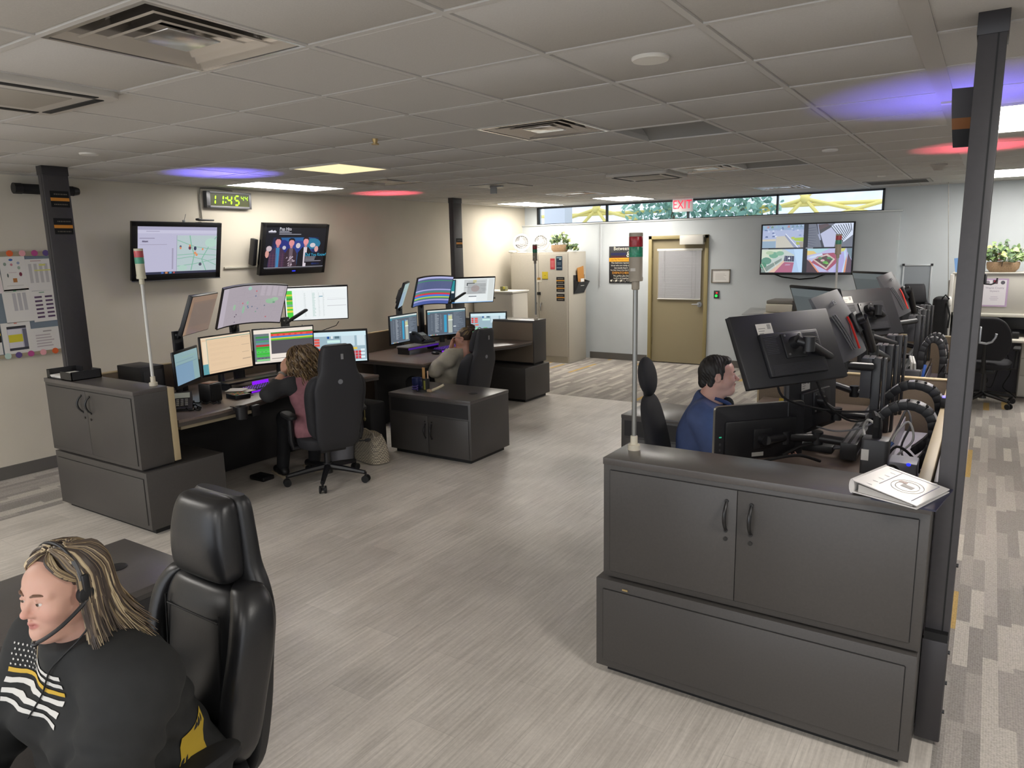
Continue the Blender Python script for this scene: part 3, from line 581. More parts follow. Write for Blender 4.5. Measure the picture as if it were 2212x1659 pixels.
    o += [P(C_, [(0, .38), (.015, .38), (.14, 0), (.12, 0)], '#d8d4c8'), P(C_, [(.29, .5), (.30, .5), (.37, .24), (.355, .24)], '#d8d4c8')]
    # planter
    o += [P(D, sq, '#b4b6dc'), P(D, [(0, .75), (.3, .82), (.5, 1), (0, 1)], '#a9d0d8'), P(D, [(0, .72), (.22, .8), (.15, .9), (0, .92)], '#d8c078'), P(D, [(0, .55), (.1, .4), (.3, 0), (0, 0)], '#4a343c'), P(D, [(.02, .55), (.08, .5), (.30, 0), (.26, 0)], '#d88a68'), P(D, [(.10, .42), (.48, .06), (.80, .6), (.6, .82), (.3, .78)], '#a05068'), P(D, [(.02, .6), (.08, .68), (.34, .8), (.36, .72), (.12, .6)], '#c4d4e8'), P(D, [(.12, .55), (.45, .12), (.64, .55), (.46, .78)], '#c9b6b0'), P(D, [(.17, .55), (.45, .2), (.58, .54), (.44, .7)], '#5a4444')]
    for u, v, r, c in ((.3, .6, .05, '#4f7f58'), (.42, .42, .06, '#5aa04a'), (.36, .5, .05, '#c8b0b0'), (.5, .6, .05, '#4f8a5c'), (.55, .55, .04, '#3f6a48'), (.24, .55, .03, '#6a3a40'), (.46, .38, .04, '#78b85a')): o.append(blob(*D(u, v), r*.475, r*.485, c, 8))
    o += [P(D, [(.62, .0), (.86, 0), (.88, .5), (.84, .9), (.7, .7)], '#a9a4d8'), P(D, [(.80, 0), (.85, 0), (.89, .55), (.86, .95), (.82, .9), (.85, .5)], '#b8d0ec'), P(D, [(.84, 0), (.88, 0), (.90, .5), (.885, .7)], '#d08a64'), P(D, [(.88, 0), (1, 0), (1, .5), (.92, .8)], '#5c4858'), P(D, [(.9, .85), (1, .55), (1, 1), (.88, 1)], '#6f8490'), P(D, [(.74, 1), (.86, 1), (.83, .88), (.74, .85)], '#c8c870'), P(D, [(.16, 0), (.36, .0), (.52, .05), (.5, .02)], '#a34a68')]
    return o+[('r', .02, .975, .15, .992, '#9aa0ac'), ('r', .01, .49, .08, .505, '#9aa0ac'), ('r', .50, .50, .58, .517, '#9aa0ac')]
# ------------------------------------------------------------------ monitors
BEZEL = mat('monitor_bezel_black', '#121215', .38)
BACKP = mat('monitor_back_black', '#202024', .48, bump=(700, .06))
def mon_frame(c, yaw, tilt, roll=0.):
    y, t_ = R(yaw), R(tilt)
    return plane_frame(c, (math.cos(t_)*math.cos(y), math.cos(t_)*math.sin(y), math.sin(t_)), roll=R(roll))
def monitor(label, c, yaw, tilt, W, H, content, Rc=0, bz=(.012, .012, .018), th=.03, name='computer_monitor', cat='monitor', grp=None, mount=True, seed=3, back=None, led=None):
    M = mon_frame(c, yaw, tilt); t = thingM(name, label, cat, M, grp); rg = random.Random(seed)
    side, top, bot = bz
    if Rc:
        hb = MB(); n = 14
        xs = [-W/2+W*k/n for k in range(n+1)]; vs_ = []
        for x in xs:
            z = z_curve(x, Rc); vs_ += [(x, -H/2, z), (x, H/2, z), (x, H/2, z-th*.5), (x, -H/2, z-th*.5)]
        fs = []
        for k in range(n):
            a, b = 4*k, 4*k+4
            fs += [(a, b, b+1, a+1), (a+1, b+1, b+2, a+2), (a+2, b+2, b+3, a+3), (a+3, b+3, b, a)]
        fs += [(0, 1, 2, 3), (4*n+3, 4*n+2, 4*n+1, 4*n)]
        hb.add(vs_, fs, M)
    else:
        hb = MB().box((0, 0, -th*.3), (W, H, th*.6), M, bev=.005)
        hb.box((0, -.01, -th*.75), (W*.62, H*.62, th*.6), M, bev=.012)
    hb.build('housing', BEZEL if back is None else back, t)
    if back is not None and not Rc:
        q = MB()
        for a in ((0, H/2-top/2, W, top), (0, -H/2+bot/2, W, bot), (-W/2+side/2, 0, side, H), (W/2-side/2, 0, side, H)): q.box((a[0], a[1], .0), (a[2], a[3], .004), M, bev=.001)
        q.build('bezel', BEZEL, t)
    sw, sh = W-2*side, H-top-bot
    if content:
        Ms = M @ T(0, (bot-top)/2, .0012 if not Rc else .0006)
        screen_mb(sw, sh, content(rg), .0012 if back is not None else .0005, Rc, Ms).build('screen', SCREEN, t, smooth=0)
    if mount:
        MB().box((0, -.01, -th*1.2), (.12, .12, .02), M, bev=.004).build('vesa_plate', BLACKM, t)
    if led: MB().box((led[0], -H/2+bot*.45, .002), (.05, .012, .003), M, bev=.001).build('power_light', mat('blue_led', '#2030ff', .4, emit=('#2a38ff', 1.2)), t)
    return t, M
# ------------------------------------------------------------------ left wall: televisions, clock, board
TVB = mat('tv_gloss_black', '#0e0e10', .22)
tv1, M_ = monitor('wall television showing a web page with a street map', (-6.9, 4.411, 1.933), -.9, -12, .962, .577, c_web, bz=(.055, .045, .06), th=.06, name='television', cat='television', grp=None, mount=False, back=TVB)
MB().box((0, -.292, .0), (.96, .006, .03), M_, bev=.002).build('silver_strip', GREYM, tv1, label='thin silver strip under the screen')
MB().tube([(-7.05, 4.41, 1.9), (-6.99, 4.41, 1.9), (-6.92, 4.41, 1.93)], .03, 8).build('wall_bracket', BLACKM, tv1)
tv2, M_ = monitor('wall television tilted down, showing three men on a blue stage picture', (-6.85, 5.866, 1.934), 1.5, -14.3, .989, .594, c_music, bz=(.045, .045, .085), th=.08, name='television', cat='television', mount=False, back=TVB, led=(.0,))
MB().box((-.52, -.05, -.10), (.05, .30, .08), M_, bev=.01).build('wall_bracket', BLACKM, tv2)
MB().box((0, -.222, .004), (.88, .008, .004), M_).build('trim_strip', mat('grey_trim_strip', '#5f5c66', .4), tv2)
# camera bar perched on the first television
t = thing('webcam', 'small black webcam with thin aerial perched on the map television', 'webcam', (-6.90, 4.75, 2.235))
MB().box((-6.90, 4.75, 2.245), (.06, .17, .018), bev=.007).box((-6.89, 4.66, 2.25), (.05, .04, .024), bev=.008).build('body', BLACKP, t)
MB().tube([(-6.9, 4.50, 2.225), (-6.9, 4.53, 2.30)], .003, 6).cyl((-6.9, 4.50, 2.21), (-6.9, 4.50, 2.24), .014).build('aerial', GREYM, t)
# digital clock
ck = thing('digital_clock', 'green digital wall clock reading 11:45 44', 'clock', (-7.05, 5.125, 2.378))
Mc = plane_frame((-6.99, 5.125, 2.467), (1, 0, -.05)); w, h = .56, .175
MB().box((0, 0, -.03), (w, h, .06), Mc, bev=.006).build('case', mat('clock_case', '#4a4a4c', .4), ck)
f = MB()
for a in ((0, h/2-.012, w, .024), (0, -h/2+.012, w, .024), (-w/2+.022, 0, .044, h), (w/2-.015, 0, .03, h)): f.box((a[0], a[1], .003), (a[2], a[3], .008), Mc, bev=.002)
f.build('bezel', mat('clock_bezel', '#77777a', .35, metal=.3), ck)
MB().box((.005, 0, .001), (w-.07, h-.045, .002), Mc).build('display', mat('clock_display', '#4c5030', .3), ck)
SEG = {'1': 'bc', '4': 'fgbc', '5': 'afgcd'}
def digit(mb, ch, x, y, hw, hh, th):
    sl = .12
    def bar(p, q):
        d = Vector((q[0]-p[0], q[1]-p[1], 0)).normalized()*th*.5; n = Vector((-d.y, d.x, 0))
        P = [Vector((*p, 0))+d*.6, Vector((*p, 0))+d*1.6+n, Vector((*q, 0))-d*1.6+n, Vector((*q, 0))-d*.6, Vector((*q, 0))-d*1.6-n, Vector((*p, 0))+d*1.6-n]
        mb.add([(x+v.x+(v.y)*sl, y+v.y, .0028) for v in P], [(5, 4, 3, 2, 1, 0)], Mc)
    c = {'a': ((-hw, hh), (hw, hh)), 'g': ((-hw, 0), (hw, 0)), 'd': ((-hw, -hh), (hw, -hh)), 'f': ((-hw, 0), (-hw, hh)), 'e': ((-hw, -hh), (-hw, 0)), 'b': ((hw, 0), (hw, hh)), 'c': ((hw, -hh), (hw, 0))}
    for s_ in SEG[ch]: bar(*c[s_])
dg_ = MB()
for ch, x in (('1', -.20), ('1', -.105), ('4', .0), ('5', .095)): digit(dg_, ch, x, 0, .026, .048, .016)
for ch, x in (('4', .165), ('4', .215)): digit(dg_, ch, x, .025, .015, .024, .009)
for y in (.022, -.022): dg_.box((-.047+y*.12, y, .0028), (.014, .014, .0004), Mc)
dg_.build('digits', mat('green_led_digits', '#9cff00', .4, emit=('#a8ff10', 1.15)), ck)
cb_ = thing('clock_wire', 'thin grey wire dropping down the wall from the clock to the map television', 'wire', (-7.03, 4.80, 2.2))
MB().tube([(-7.03, 5.2, 2.57), (-7.03, 5.0, 2.585), (-7.03, 4.81, 2.58), (-7.035, 4.795, 2.5), (-7.035, 4.80, 2.24)], .007, 6).build('cable', mat('cord_grey', '#807c72', .6), cb_)
solo(MB().mm(-7.05, -7.03, 5.02, 5.46, 1.735, 1.755, bev=.003), 'wire_raceway', mat('raceway_cream', '#c9c4b6', .5), 'cream wire channel on the wall linking the two wall televisions', 'wire channel', at=(-7.04, 5.24, 1.735))
spk = thing('wall_speaker', 'black tubular speaker high on the wall behind the left pole', 'speaker', (-6.97, 3.35, 2.47))
MB().cyl((-6.96, 3.02, 2.475), (-6.96, 3.48, 2.475), .042, n=20).build('tube', mat('speaker_cloth', '#151517', .85), spk)
e = MB().cyl((-6.96, 3.00, 2.475), (-6.96, 3.06, 2.475), .046); e.cyl((-6.96, 3.48, 2.475), (-6.96, 3.53, 2.475), .043, .03); e.build('end_cap', BLACKP, spk)
MB().box((-7.02, 3.25, 2.475), (.07, .06, .03)).build('bracket', BLACKM, spk)
# notice board with its papers
nb = thing('notice_board', 'grey notice board at the left edge bordered with coloured dots', 'notice board', (-7.05, 2.6, 1.0))
MB().mm(-7.05, -7.03, 1.7, 3.30, 1.07, 1.92).build('panel', mat('board_grey_fabric', '#74808a', .95, noise=(300, .1)), nb)
fr = MB()
for a in ((1.68, 3.32, 1.05, 1.08), (1.68, 3.32, 1.91, 1.95)): fr.mm(-7.05, -7.022, *a)
fr.build('frame', mat('board_frame', '#9c9079', .6), nb)
dc = ['#d9622e', '#e3a3a8', '#b34a86', '#5d4a84', '#b7cfc6']
db = {}
def dots(zs, ys, cs):
    for y, c in zip(ys, cs): MB().cyl((-7.022, y, zs), (-7.0185, y, zs), .026, n=18).build('border_dot', mat('dot_'+c[1:], c, .7), nb)
dots(1.935, (2.925, 3.023, 3.121, 3.212, 3.30), (dc[0], dc[1], dc[2], dc[3], dc[4])); dots(1.066, (2.80, 2.884, 2.981, 3.081, 3.182), (dc[4], dc[3], dc[2], dc[1], dc[0]))
def paper(y, z, w, h, items, label, rot=0, grp='papers pinned to the notice board', d=0.0):
    M = plane_frame((-7.026+d, y, z), (1, 0, 0), roll=R(rot)); its = [('r', 0, 0, 1, 1, '#d8d5d0')]+items
    mb = screen_mb(w, h, its, .0008, 0, M); mb.box((0, 0, .0002), (w, h, .0008), M, col=lin('#d8d5d0'))
    return solo(mb, 'paper_sheet', PRINT, label, 'paper', grp, at=(-7.026+d, y, z), smooth=0)
rg = random.Random(4)
logos = [blob(.45, .90, .08, .035, '#3f66a8'), blob(.2, .78, .06, .05, '#8a9a8c'), blob(.45, .76, .05, .04, '#c08088'), blob(.72, .80, .06, .04, '#8f9ab4'), blob(.72, .66, .06, .05, '#9aa89a'), blob(.25, .45, .03, .06, '#4f5a58'), blob(.75, .47, .06, .06, '#7a3848'), ('r', .42, .24, .58, .36, '#a8713f'), ('r', .15, .14, .8, .155, '#b4b0ac'), ('r', .3, .52, .6, .54, '#c4b4b8')]
paper(2.94, 1.765, .20, .29, logos, 'white sheet with a scatter of small round logos on the notice board', 1.5)
paper(3.145, 1.747, .215, .275, [('r', .1+.2*k, .25, .22+.2*k, .85, '#b9b6b4') for k in range(4)]+[('r', .3, .62, .95, .66, '#d2cf7c'), ('r', .5, .78, .75, .84, '#d2cf7c'), ('r', .2, .93, .6, .95, '#a9807c')], 'white schedule sheet with yellow highlighted cells, top right of the notice board', 1, d=.001)
paper(2.945, 1.49, .235, .285, [('r', .32+.17*k, .35, .44+.17*k, .88, '#b3b1b2') for k in range(3)]+[('r', .1, .92, .8, .94, '#b0b4b0'), ('r', .38, .93, .48, .96, '#6f9c80')], 'white sheet with three grey text columns in the middle of the notice board', 2)
paper(3.15, 1.473, .215, .27, [('r', .15+.4*(k % 2), .12+.13*(k//2), .43+.4*(k % 2), .18+.13*(k//2), '#5a4560') for k in range(12)]+[('r', .35, .93, .55, .96, '#7f9f88')], 'white sheet with two columns of small purple blocks', 2, d=.001)
paper(2.895, 1.212, .23, .275, [('r', .18, .14, .84, .88, '#b4b2c0'), ('r', .18, .8, .84, .88, '#3c3a40'), ('r', .2, .2, .66, .78, '#cfccd0'), ('r', .2, .38, .68, .62, '#cdc23a'), ('r', .7, .2, .84, .78, '#6a6a78'), ('r', .18, .12, .84, .2, '#3f4048'), ('r', .45, .95, .55, .99, '#c98478')], 'framed notice with a yellow block, lower left of the notice board', 1)
paper(3.135, 1.18, .25, .205, bars(.12, .15, .9, .75, 5, '#b5abab', rg, .45, .6)+[('r', .38, .82, .66, .87, '#9a9492')], 'white certificate with lines of text at the lower right of the notice board', 1)
paper(2.71, 1.215, .12, .26, [('r', .4, .4, 1, .85, '#2a2826'), ('r', .4, .62, 1, .7, '#cdb040')], 'sheet with a black and yellow picture at the far left edge of the notice board', 0)
paper(2.775, 1.745, .12, .29, [('r', .0, .0, .97, .96, '#dccfd0')], 'pale pink blank sheet at the far left edge of the notice board', 3, d=.001)
t = thing('wall_outlet', 'cream socket plate low on the wall beside the left cabinet', 'outlet', (-7.05, 3.27, .62))
MB().box((-7.045, 3.27, .68), (.01, .075, .12), bev=.003).build('plate', CREAMP, t); MB().box((-7.039, 3.27, .70), (.004, .03, .03)).box((-7.039, 3.27, .66), (.004, .03, .03)).build('socket', mat('socket_shadow', '#8d8678', .5), t)
solo(MB().box((-7.045, 9.25, 1.66), (.004, .17, .22)), 'paper_sheet', PAPER, 'white sheet taped to the left wall beside the pole behind the second workstation', 'paper', at=(-7.045, 9.25, 1.55))
# ------------------------------------------------------------------ back wall
YF = 11.17
tv3, M3_ = monitor('large wall television split into four security camera views', (-2.222, 11.05, 1.795), -89.2, 0, 1.251, .725, c_cctv, bz=(.016, .016, .028), th=.06, name='television', cat='television', mount=False, back=TVB)
MB().tube([(-2.65, 11.10, 1.44), (-2.55, 11.11, 1.40), (-2.3, 11.12, 1.365), (-2.1, 11.12, 1.385), (-1.95, 11.10, 1.44)], .009, 7).build('cable', RUBBER, tv3)
MB().mm(-2.4, -2.0, 11.085, 11.168, 1.7, 1.9).build('wall_bracket', BLACKM, tv3)
# door with frame, blind, closer, lever
DOORP = mat('khaki_door_paint', '#8f8468', .5); DFR = mat('khaki_frame_paint', '#96895f', .5)
d = struct(MB().mm(-4.585, -3.715, 11.20, 11.245, .012, 1.985), 'door_1', DOORP, 'khaki flush door with a white blind')
def dpart(mb, n, m): return mb.build(n, m, d)
f = MB(); f.mm(-4.64, -4.585, 11.145, 11.25, 0, 2.04, bev=.004); f.mm(-3.715, -3.66, 11.145, 11.25, 0, 2.04, bev=.004); f.mm(-4.64, -3.66, 11.145, 11.25, 1.985, 2.04, bev=.004); struct(f, 'trim_3', DFR, 'khaki painted door frame')
h = MB()
for z in (.35, 1.05, 1.75): h.cyl((-4.588, 11.195, z-.06), (-4.588, 11.195, z+.06), .009, n=10)
h.build('hinge', mat('hinge_brass', '#7d7356', .4, metal=.5), d)
lv = MB(); lv.cyl((-3.79, 11.20, .965), (-3.79, 11.17, .965), .042, n=24); lv.tube([(-3.79, 11.165, .965), (-3.79, 11.14, .965), (-3.83, 11.135, .967), (-3.90, 11.135, .965)], [.014, .014, .012, .009], 10); lv.build('lever_handle', mat('satin_steel', '#b9bcbf', .3, metal=.9), d)
bl = thing('window_blind', 'white horizontal blind hanging on the door', 'blind', (-4.12, 11.19, 1.05))
MB().mm(-4.50, -3.76, 11.165, 11.20, 1.80, 1.835, bev=.004).build('headrail', WHITEP, bl)
s = MB(); k = 0; z = 1.795
while z > 1.055: s.box((-4.13, 11.178, z), (.71, .022, .0022), T(0, 0, 0)); z -= .0165
s.mm(-4.48, -3.78, 11.1885, 11.191, 1.05, 1.80); s.build('slats', mat('blind_white', '#e8e8ea', .55), bl)
MB().mm(-4.49, -3.775, 11.168, 11.19, 1.035, 1.052, bev=.003).build('bottom_rail', WHITEP, bl)
c_ = MB()
for x in (-4.36, -3.92, -3.86): c_.tube([(x, 11.163, 1.81), (x, 11.163, 1.06)], .0022, 5)
c_.build('cord', mat('cord_white', '#bdbdbd', .6), bl); MB().tube([(-4.38, 11.155, 1.80), (-4.38, 11.152, 1.30)], .004, 6).build('wand', mat('wand_clear', '#c9c9c9', .3), bl)
t = thing('door_closer', 'white box shaped door closer above the blind', 'door closer', (-3.92, 11.15, 1.88))
MB().mm(-4.09, -3.72, 11.06, 11.16, 1.895, 2.035, bev=.004).build('cover', mat('closer_white', '#d4d2cb', .45), t); MB().mm(-3.72, -3.70, 11.10, 11.16, 1.93, 2.0).build('end_cap', mat('closer_shadow', '#55503f', .5), t)
# exit sign hung from the ceiling
t = thing('exit_sign', 'red lit exit sign hanging from the ceiling in front of the clerestory window', 'exit sign', (-4.03, 11.0, 2.39))
MB().box((-4.03, 11.0, 2.49), (.31, .05, .20), bev=.006).build('case', mat('exit_white', '#e4e2e2', .4, emit=('#ffd9dd', .12)), t)
text_mb('EXIT', .185, plane_frame((-4.03, 10.974, 2.49), (0, -1, 0)), depth=.001, sx=.80).build('lettering', mat('exit_red', '#e01030', .4, emit=('#ff1f48', 1.1)), t)
MB().mm(-4.08, -3.98, 10.96, 11.04, 2.585, 2.597).build('canopy', WHITEP, t)
# poster
po = thing('poster', 'black and gold dispatchers poster on the back wall', 'poster', (-5.14, YF, 1.29))
Mp = plane_frame((-5.12, YF-.012, 1.59), (0, -1, 0)); W_, H_ = .44, .60
MB().box((0, 0, -.004), (W_, H_, .014), Mp, bev=.003).build('board', mat('poster_black', '#232327', .5), po)
pb = MB(); pb.box((0, .082, .004), (W_, .062, .0012), Mp, col=lin('#d89a2c')); wh, go = lin('#d8d6c8'), lin('#d8962c')
for tx, sz, x, y, c in (('Between', .082, 0, .262, wh), ('&', .13, .13, .165, wh), ('Lies The Thinnest Gold Line', .034, 0, .082, lin('#3a2a10')), ('The Gold Line represents', .036, 0, .03, wh), ('those who are rarely seen', .036, 0, -.012, wh), ('but mostly heard.', .036, 0, -.052, wh), ('The Calm Voice in the Dark Night.', .029, 0, -.090, wh), ('DISPATCHERS', .055, 0, -.135, go), ('The golden glue that', .036, 0, -.182, wh), ('holds it all together', .036, 0, -.222, wh)):
    text_mb(tx, sz, Mp @ T(x, y, .0052), pb, c, depth=.0002, sx=.95)
pb.box((-.05, .175, .004), (.27, .04, .001), Mp, col=lin('#26264a')); pb.box((-.05, .128, .004), (.27, .03, .001), Mp, col=lin('#4a2226'))
pb.tube([Mp @ Vector((-.18+.018*k, -.265+(.0, .025, -.01, .012, -.02)[k % 5], .005)) for k in range(21)], .0022, 5, col=wh)
for x in (-.18, -.09, .0, .18): pb.cyl(Mp @ Vector((x, -.262, .004)), Mp @ Vector((x, -.262, .006)), .016, n=12, col=wh)
pb.build('lettering', PRINT, po, smooth=0)
t = thing('picture_frame', 'small framed white sheet on the wall right of the door', 'picture frame', (-3.46, YF, 1.305))
fr = MB(); x0, x1, z0, z1 = -3.605, -3.315, 1.305, 1.51
for a in ((x0, x1, z1-.012, z1), (x0, x1, z0, z0+.012), (x0, x0+.012, z0, z1), (x1-.012, x1, z0, z1)): fr.mm(a[0], a[1], YF-.02, YF, a[2], a[3])
fr.build('frame', mat('frame_grey_brown', '#7c7468', .5), t); MB().mm(x0+.012, x1-.012, YF-.008, YF-.002, z0+.012, z1-.012).build('sheet', PAPER, t)
ln = MB()
for k in range(5): ln.mm(x0+.06, x1-.06-.02*(k % 3), YF-.0092, YF-.0085, z0+.05+k*.02, z0+.056+k*.02)
ln.build('print_lines', mat('pale_print', '#bdbab5', .8), t)
t = thing('door_release_panel', 'dark wall switch right of the door with a red and a green light', 'switch', (-3.515, YF, 1.06))
MB().mm(-3.56, -3.475, YF-.012, YF, 1.065, 1.185, bev=.003).build('plate', mat('switch_dark', '#3a3a36', .4), t)
MB().cyl((-3.512, YF-.012, 1.150), (-3.512, YF-.018, 1.150), .012).build('red_light', mat('red_led', '#ff2030', .4, emit=('#ff2038', 1.0)), t)
MB().cyl((-3.520, YF-.012, 1.105), (-3.520, YF-.02, 1.105), .020).build('green_light', mat('green_led', '#20d050', .4, emit=('#28e058', 1.0)), t)
t = thing('roller_shade_wand', 'thin white blind wand hanging from the ledge right of the tall cabinet', 'wand', (-5.47, YF-.02, 1.28))
MB().tube([(-5.50, YF-.03, 2.26), (-5.505, YF-.03, 1.33)], .008, 7).build('rod', mat('wand_grey', '#a7a9ab', .5), t); MB().cyl((-5.505, YF-.03, 1.33), (-5.507, YF-.03, 1.24), .012, .010).build('grip', mat('wand_grey', '#a7a9ab', .5), t)
# niche like framed panel right of the cameras
t = thing('framed_panel', 'silver framed grey wall panel behind the empty chair in the back right corner', 'wall panel', (-.82, YB, 1.0))
MB().mm(-.985, -.665, YB-.012, YB, .98, 1.55).build('panel', mat('panel_grey', '#8f959a', .35), t)
f = MB()
for a in ((-1.0, -.98, .97, 1.565), (-.67, -.65, .97, 1.565), (-1.0, -.65, 1.545, 1.565)): f.mm(a[0], a[1], YB-.022, YB, a[2], a[3], bev=.003)
f.build('frame', mat('silver_frame', '#c3c7c9', .35, metal=.5), t)
for x in (-.993, -.657): MB().box((x, YB-.02, 1.56), (.03, .02, .03)).build('corner_clip', BLACKP, t)
# ------------------------------------------------------------------ tall steel cabinet in the back corner
tc_ = thing('storage_cabinet', 'tall putty coloured steel cabinet in the back left corner', 'cabinet', (-6.27, 10.76, 0))
MB().mm(-6.84, -5.72, 10.45, 11.05, 0, 1.82, bev=.004).build('body', CREAMM, tc_)
for x0, x1 in ((-6.82, -6.285), (-6.278, -5.745)):
    dr = MB().mm(x0, x1, 10.432, 10.452, .11, 1.79, bev=.003).build('door', CREAMM, tc_)
    x = x1-.045 if x0 < -6.5 else x0+.045
    MB().cyl((x, 10.432, .98), (x, 10.405, .98), .019, .016).tube([(x, 10.41, .98), (x, 10.40, .93), (x, 10.405, .86)], [.012, .011, .008], 8).build('handle', CHROME, dr)
MB().mm(-6.82, -5.745, 10.446, 10.455, .0, .10).build('plinth', mat('putty_plinth', '#a39c8c', .5), tc_)
MB().box((-6.275, 10.425, 1.145), (.06, .03, .05), bev=.006).build('padlock_box', BLACKP, tc_)
def magnet(x, z, w, h, items, label, grp=None, nm='magnet', y=10.430):
    M = plane_frame((x, y, z), (0, -1, 0)); mb = screen_mb(w, h, items, .0012, 0, M); mb.box((0, 0, .0), (w, h, .002), M, col=lin(items[0][5]))
    return solo(mb, nm, PRINT, label, 'magnet', grp, at=(x, y, z), smooth=0)
magnet(-6.01, 1.63, .085, .175, [('r', 0, 0, 1, 1, '#c8444c')]+[('r', .15, .2+.13*k, .85, .25+.13*k, '#e0a0a0') for k in range(5)], 'red card stuck to the top of the tall cabinet door')
magnet(-5.885, 1.64, .115, .225, [('r', 0, 0, 1, 1, '#24384c'), ('r', .1, .86, .9, .93, '#8fb0bc'), ('r', .5, .75, .85, .82, '#d8dcd8'), ('r', .2, .5, .8, .54, '#7c8c98'), ('r', .2, .4, .8, .43, '#7c8c98'), ('r', .1, .15, .9, .2, '#8fa4b0')], 'dark blue card beside the red card on the tall cabinet door')
magnet(-6.155, 1.44, .11, .125, [('r', 0, 0, 1, 1, '#d8c23a'), ('r', .35, .5, .65, .56, '#8a7a20'), ('r', .2, .3, .8, .33, '#b09c30'), ('r', 0, 0, 1, .08, '#4a4430')], 'yellow square note on the tall cabinet door')
magnet(-6.265, 1.37, .10, .075, [('r', 0, 0, 1, 1, '#c9c4b4'), ('r', .1, .5, .75, 1, '#a8803c'), ('r', 0, 0, 1, .4, '#dcd8cc')], 'small gold and white sticker beside the cabinet door seam')
for k, (z, two) in enumerate(((1.385, 0), (1.335, 1), (1.255, 2), (1.19, 3), (1.115, 0), (1.06, 1))):
    if k in (1, 3, 5): continue
    its = [('r', 0, 0, 1, 1, '#222126'), ('r', 0, .42, 1, .58, '#cf9238')]+[('r', .15, a, .85, a+.08, '#8d8980') for a in (.72, .18)]
    magnet(-5.865, (1.36, 0, 1.235, 0, 1.085)[k], .15, .115, its, ('top', '', 'middle', '', 'bottom')[k]+' of the three black and orange magnets on the tall cabinet door', 'black and orange cabinet magnets')
fp = thing('file_pocket', 'black wall file pocket with a brown envelope on the side of the tall cabinet', 'file pocket', (-5.70, 10.75, 1.12))
MB().prism([(10.60, 1.135), (10.98, 1.14), (10.98, 1.44), (10.60, 1.44)], 0, .006, Matrix(((0, 0, 1, -5.716), (1, 0, 0, 0), (0, 1, 0, 0), (0, 0, 0, 1)))).build('back_plate', DARKP, fp)
b = MB(); b.add([(-5.71, 10.62, 1.14), (-5.71, 10.96, 1.14), (-5.61, 10.98, 1.33), (-5.61, 10.60, 1.33)], [(0, 1, 2, 3)]); b.add([(-5.71, 10.62, 1.14), (-5.61, 10.60, 1.33), (-5.71, 10.60, 1.36)], [(0, 1, 2)]); b.add([(-5.71, 10.96, 1.14), (-5.71, 10.98, 1.36), (-5.61, 10.98, 1.33)], [(0, 1, 2)]); b.build('pocket', DARKP, fp, smooth=0)
solo(MB().box((-5.685, 10.80, 1.42), (.006, .22, .30), T(-5.685, 10.8, 1.42) @ Matrix.Rotation(R(8), 4, 'X') @ T(5.685, -10.8, -1.42)), 'envelope', mat('manila', '#b8813f', .7), 'brown envelope standing in the black file pocket', 'envelope', at=(-5.685, 10.8, 1.27))
solo(MB().box((-5.645, 10.78, 1.32), (.004, .12, .12)), 'folded_note', PAPER, 'white folded note peeking from the black file pocket', 'note', at=(-5.645, 10.78, 1.26))
# two round fans on the cabinet
FANW = mat('fan_white', '#dedede', .4)
def desk_fan(c, label, yaw):
    t = thing('desk_fan', label, 'fan', (c[0], c[1], 1.82), 0, 'white round fans on the tall cabinet'); M = plane_frame((c[0], c[1], 1.82+.165), (math.sin(yaw), -math.cos(yaw), .12))
    MB().lathe([(.118, -.045), (.145, -.03), (.15, 0), (.145, .03), (.118, .045), (.112, .035), (.125, 0), (.112, -.035), (.118, -.045)], 30, M).build('ring', FANW, t)
    g = MB()
    for q in range(18): a = q*math.pi/9; g.tube([M @ Vector((.02*math.cos(a), .02*math.sin(a), .04)), M @ Vector((.118*math.cos(a), .118*math.sin(a), .04))], .0022, 5)
    for r_ in (.05, .085): g.tube([M @ Vector((r_*math.cos(a*math.pi/12), r_*math.sin(a*math.pi/12), .04)) for a in range(25)], .0022, 5)
    g.build('grille', FANW, t)
    MB().lathe([(.0001, .05), (.03, .048), (.032, .03), (.028, -.04), (.0001, -.045)], 16, M).build('hub', FANW, t)
    bl_ = MB()
    for q in range(4): bl_.grid(lambda u, v: (.03+.08*u, (v-.5)*.07*(1-.3*u), (v-.5)*.04), 3, 3, M @ rotz(q*math.pi/2))
    bl_.build('blade', mat('fan_blade', '#c4c6c8', .4), t)
    MB().lathe([(.085, 0), (.085, .008), (.03, .018), (.022, .03), (.022, .06)], 24, T(c[0], c[1], 1.822)).build('base', FANW, t)
desk_fan((-6.72, 10.62), 'nearer white round fan on the tall cabinet, at its left end', .5); desk_fan((-6.44, 10.80), 'second white round fan on the tall cabinet, beside the trailing plant', .35)
solo(MB().box((-6.83, 10.50, 1.838), (.10, .12, .035), Matrix.Identity(4), bev=.012), 'cloth_rag', WHITEP, 'white rag draped on the left front corner of the tall cabinet', 'cloth', at=(-6.83, 10.50, 1.82))
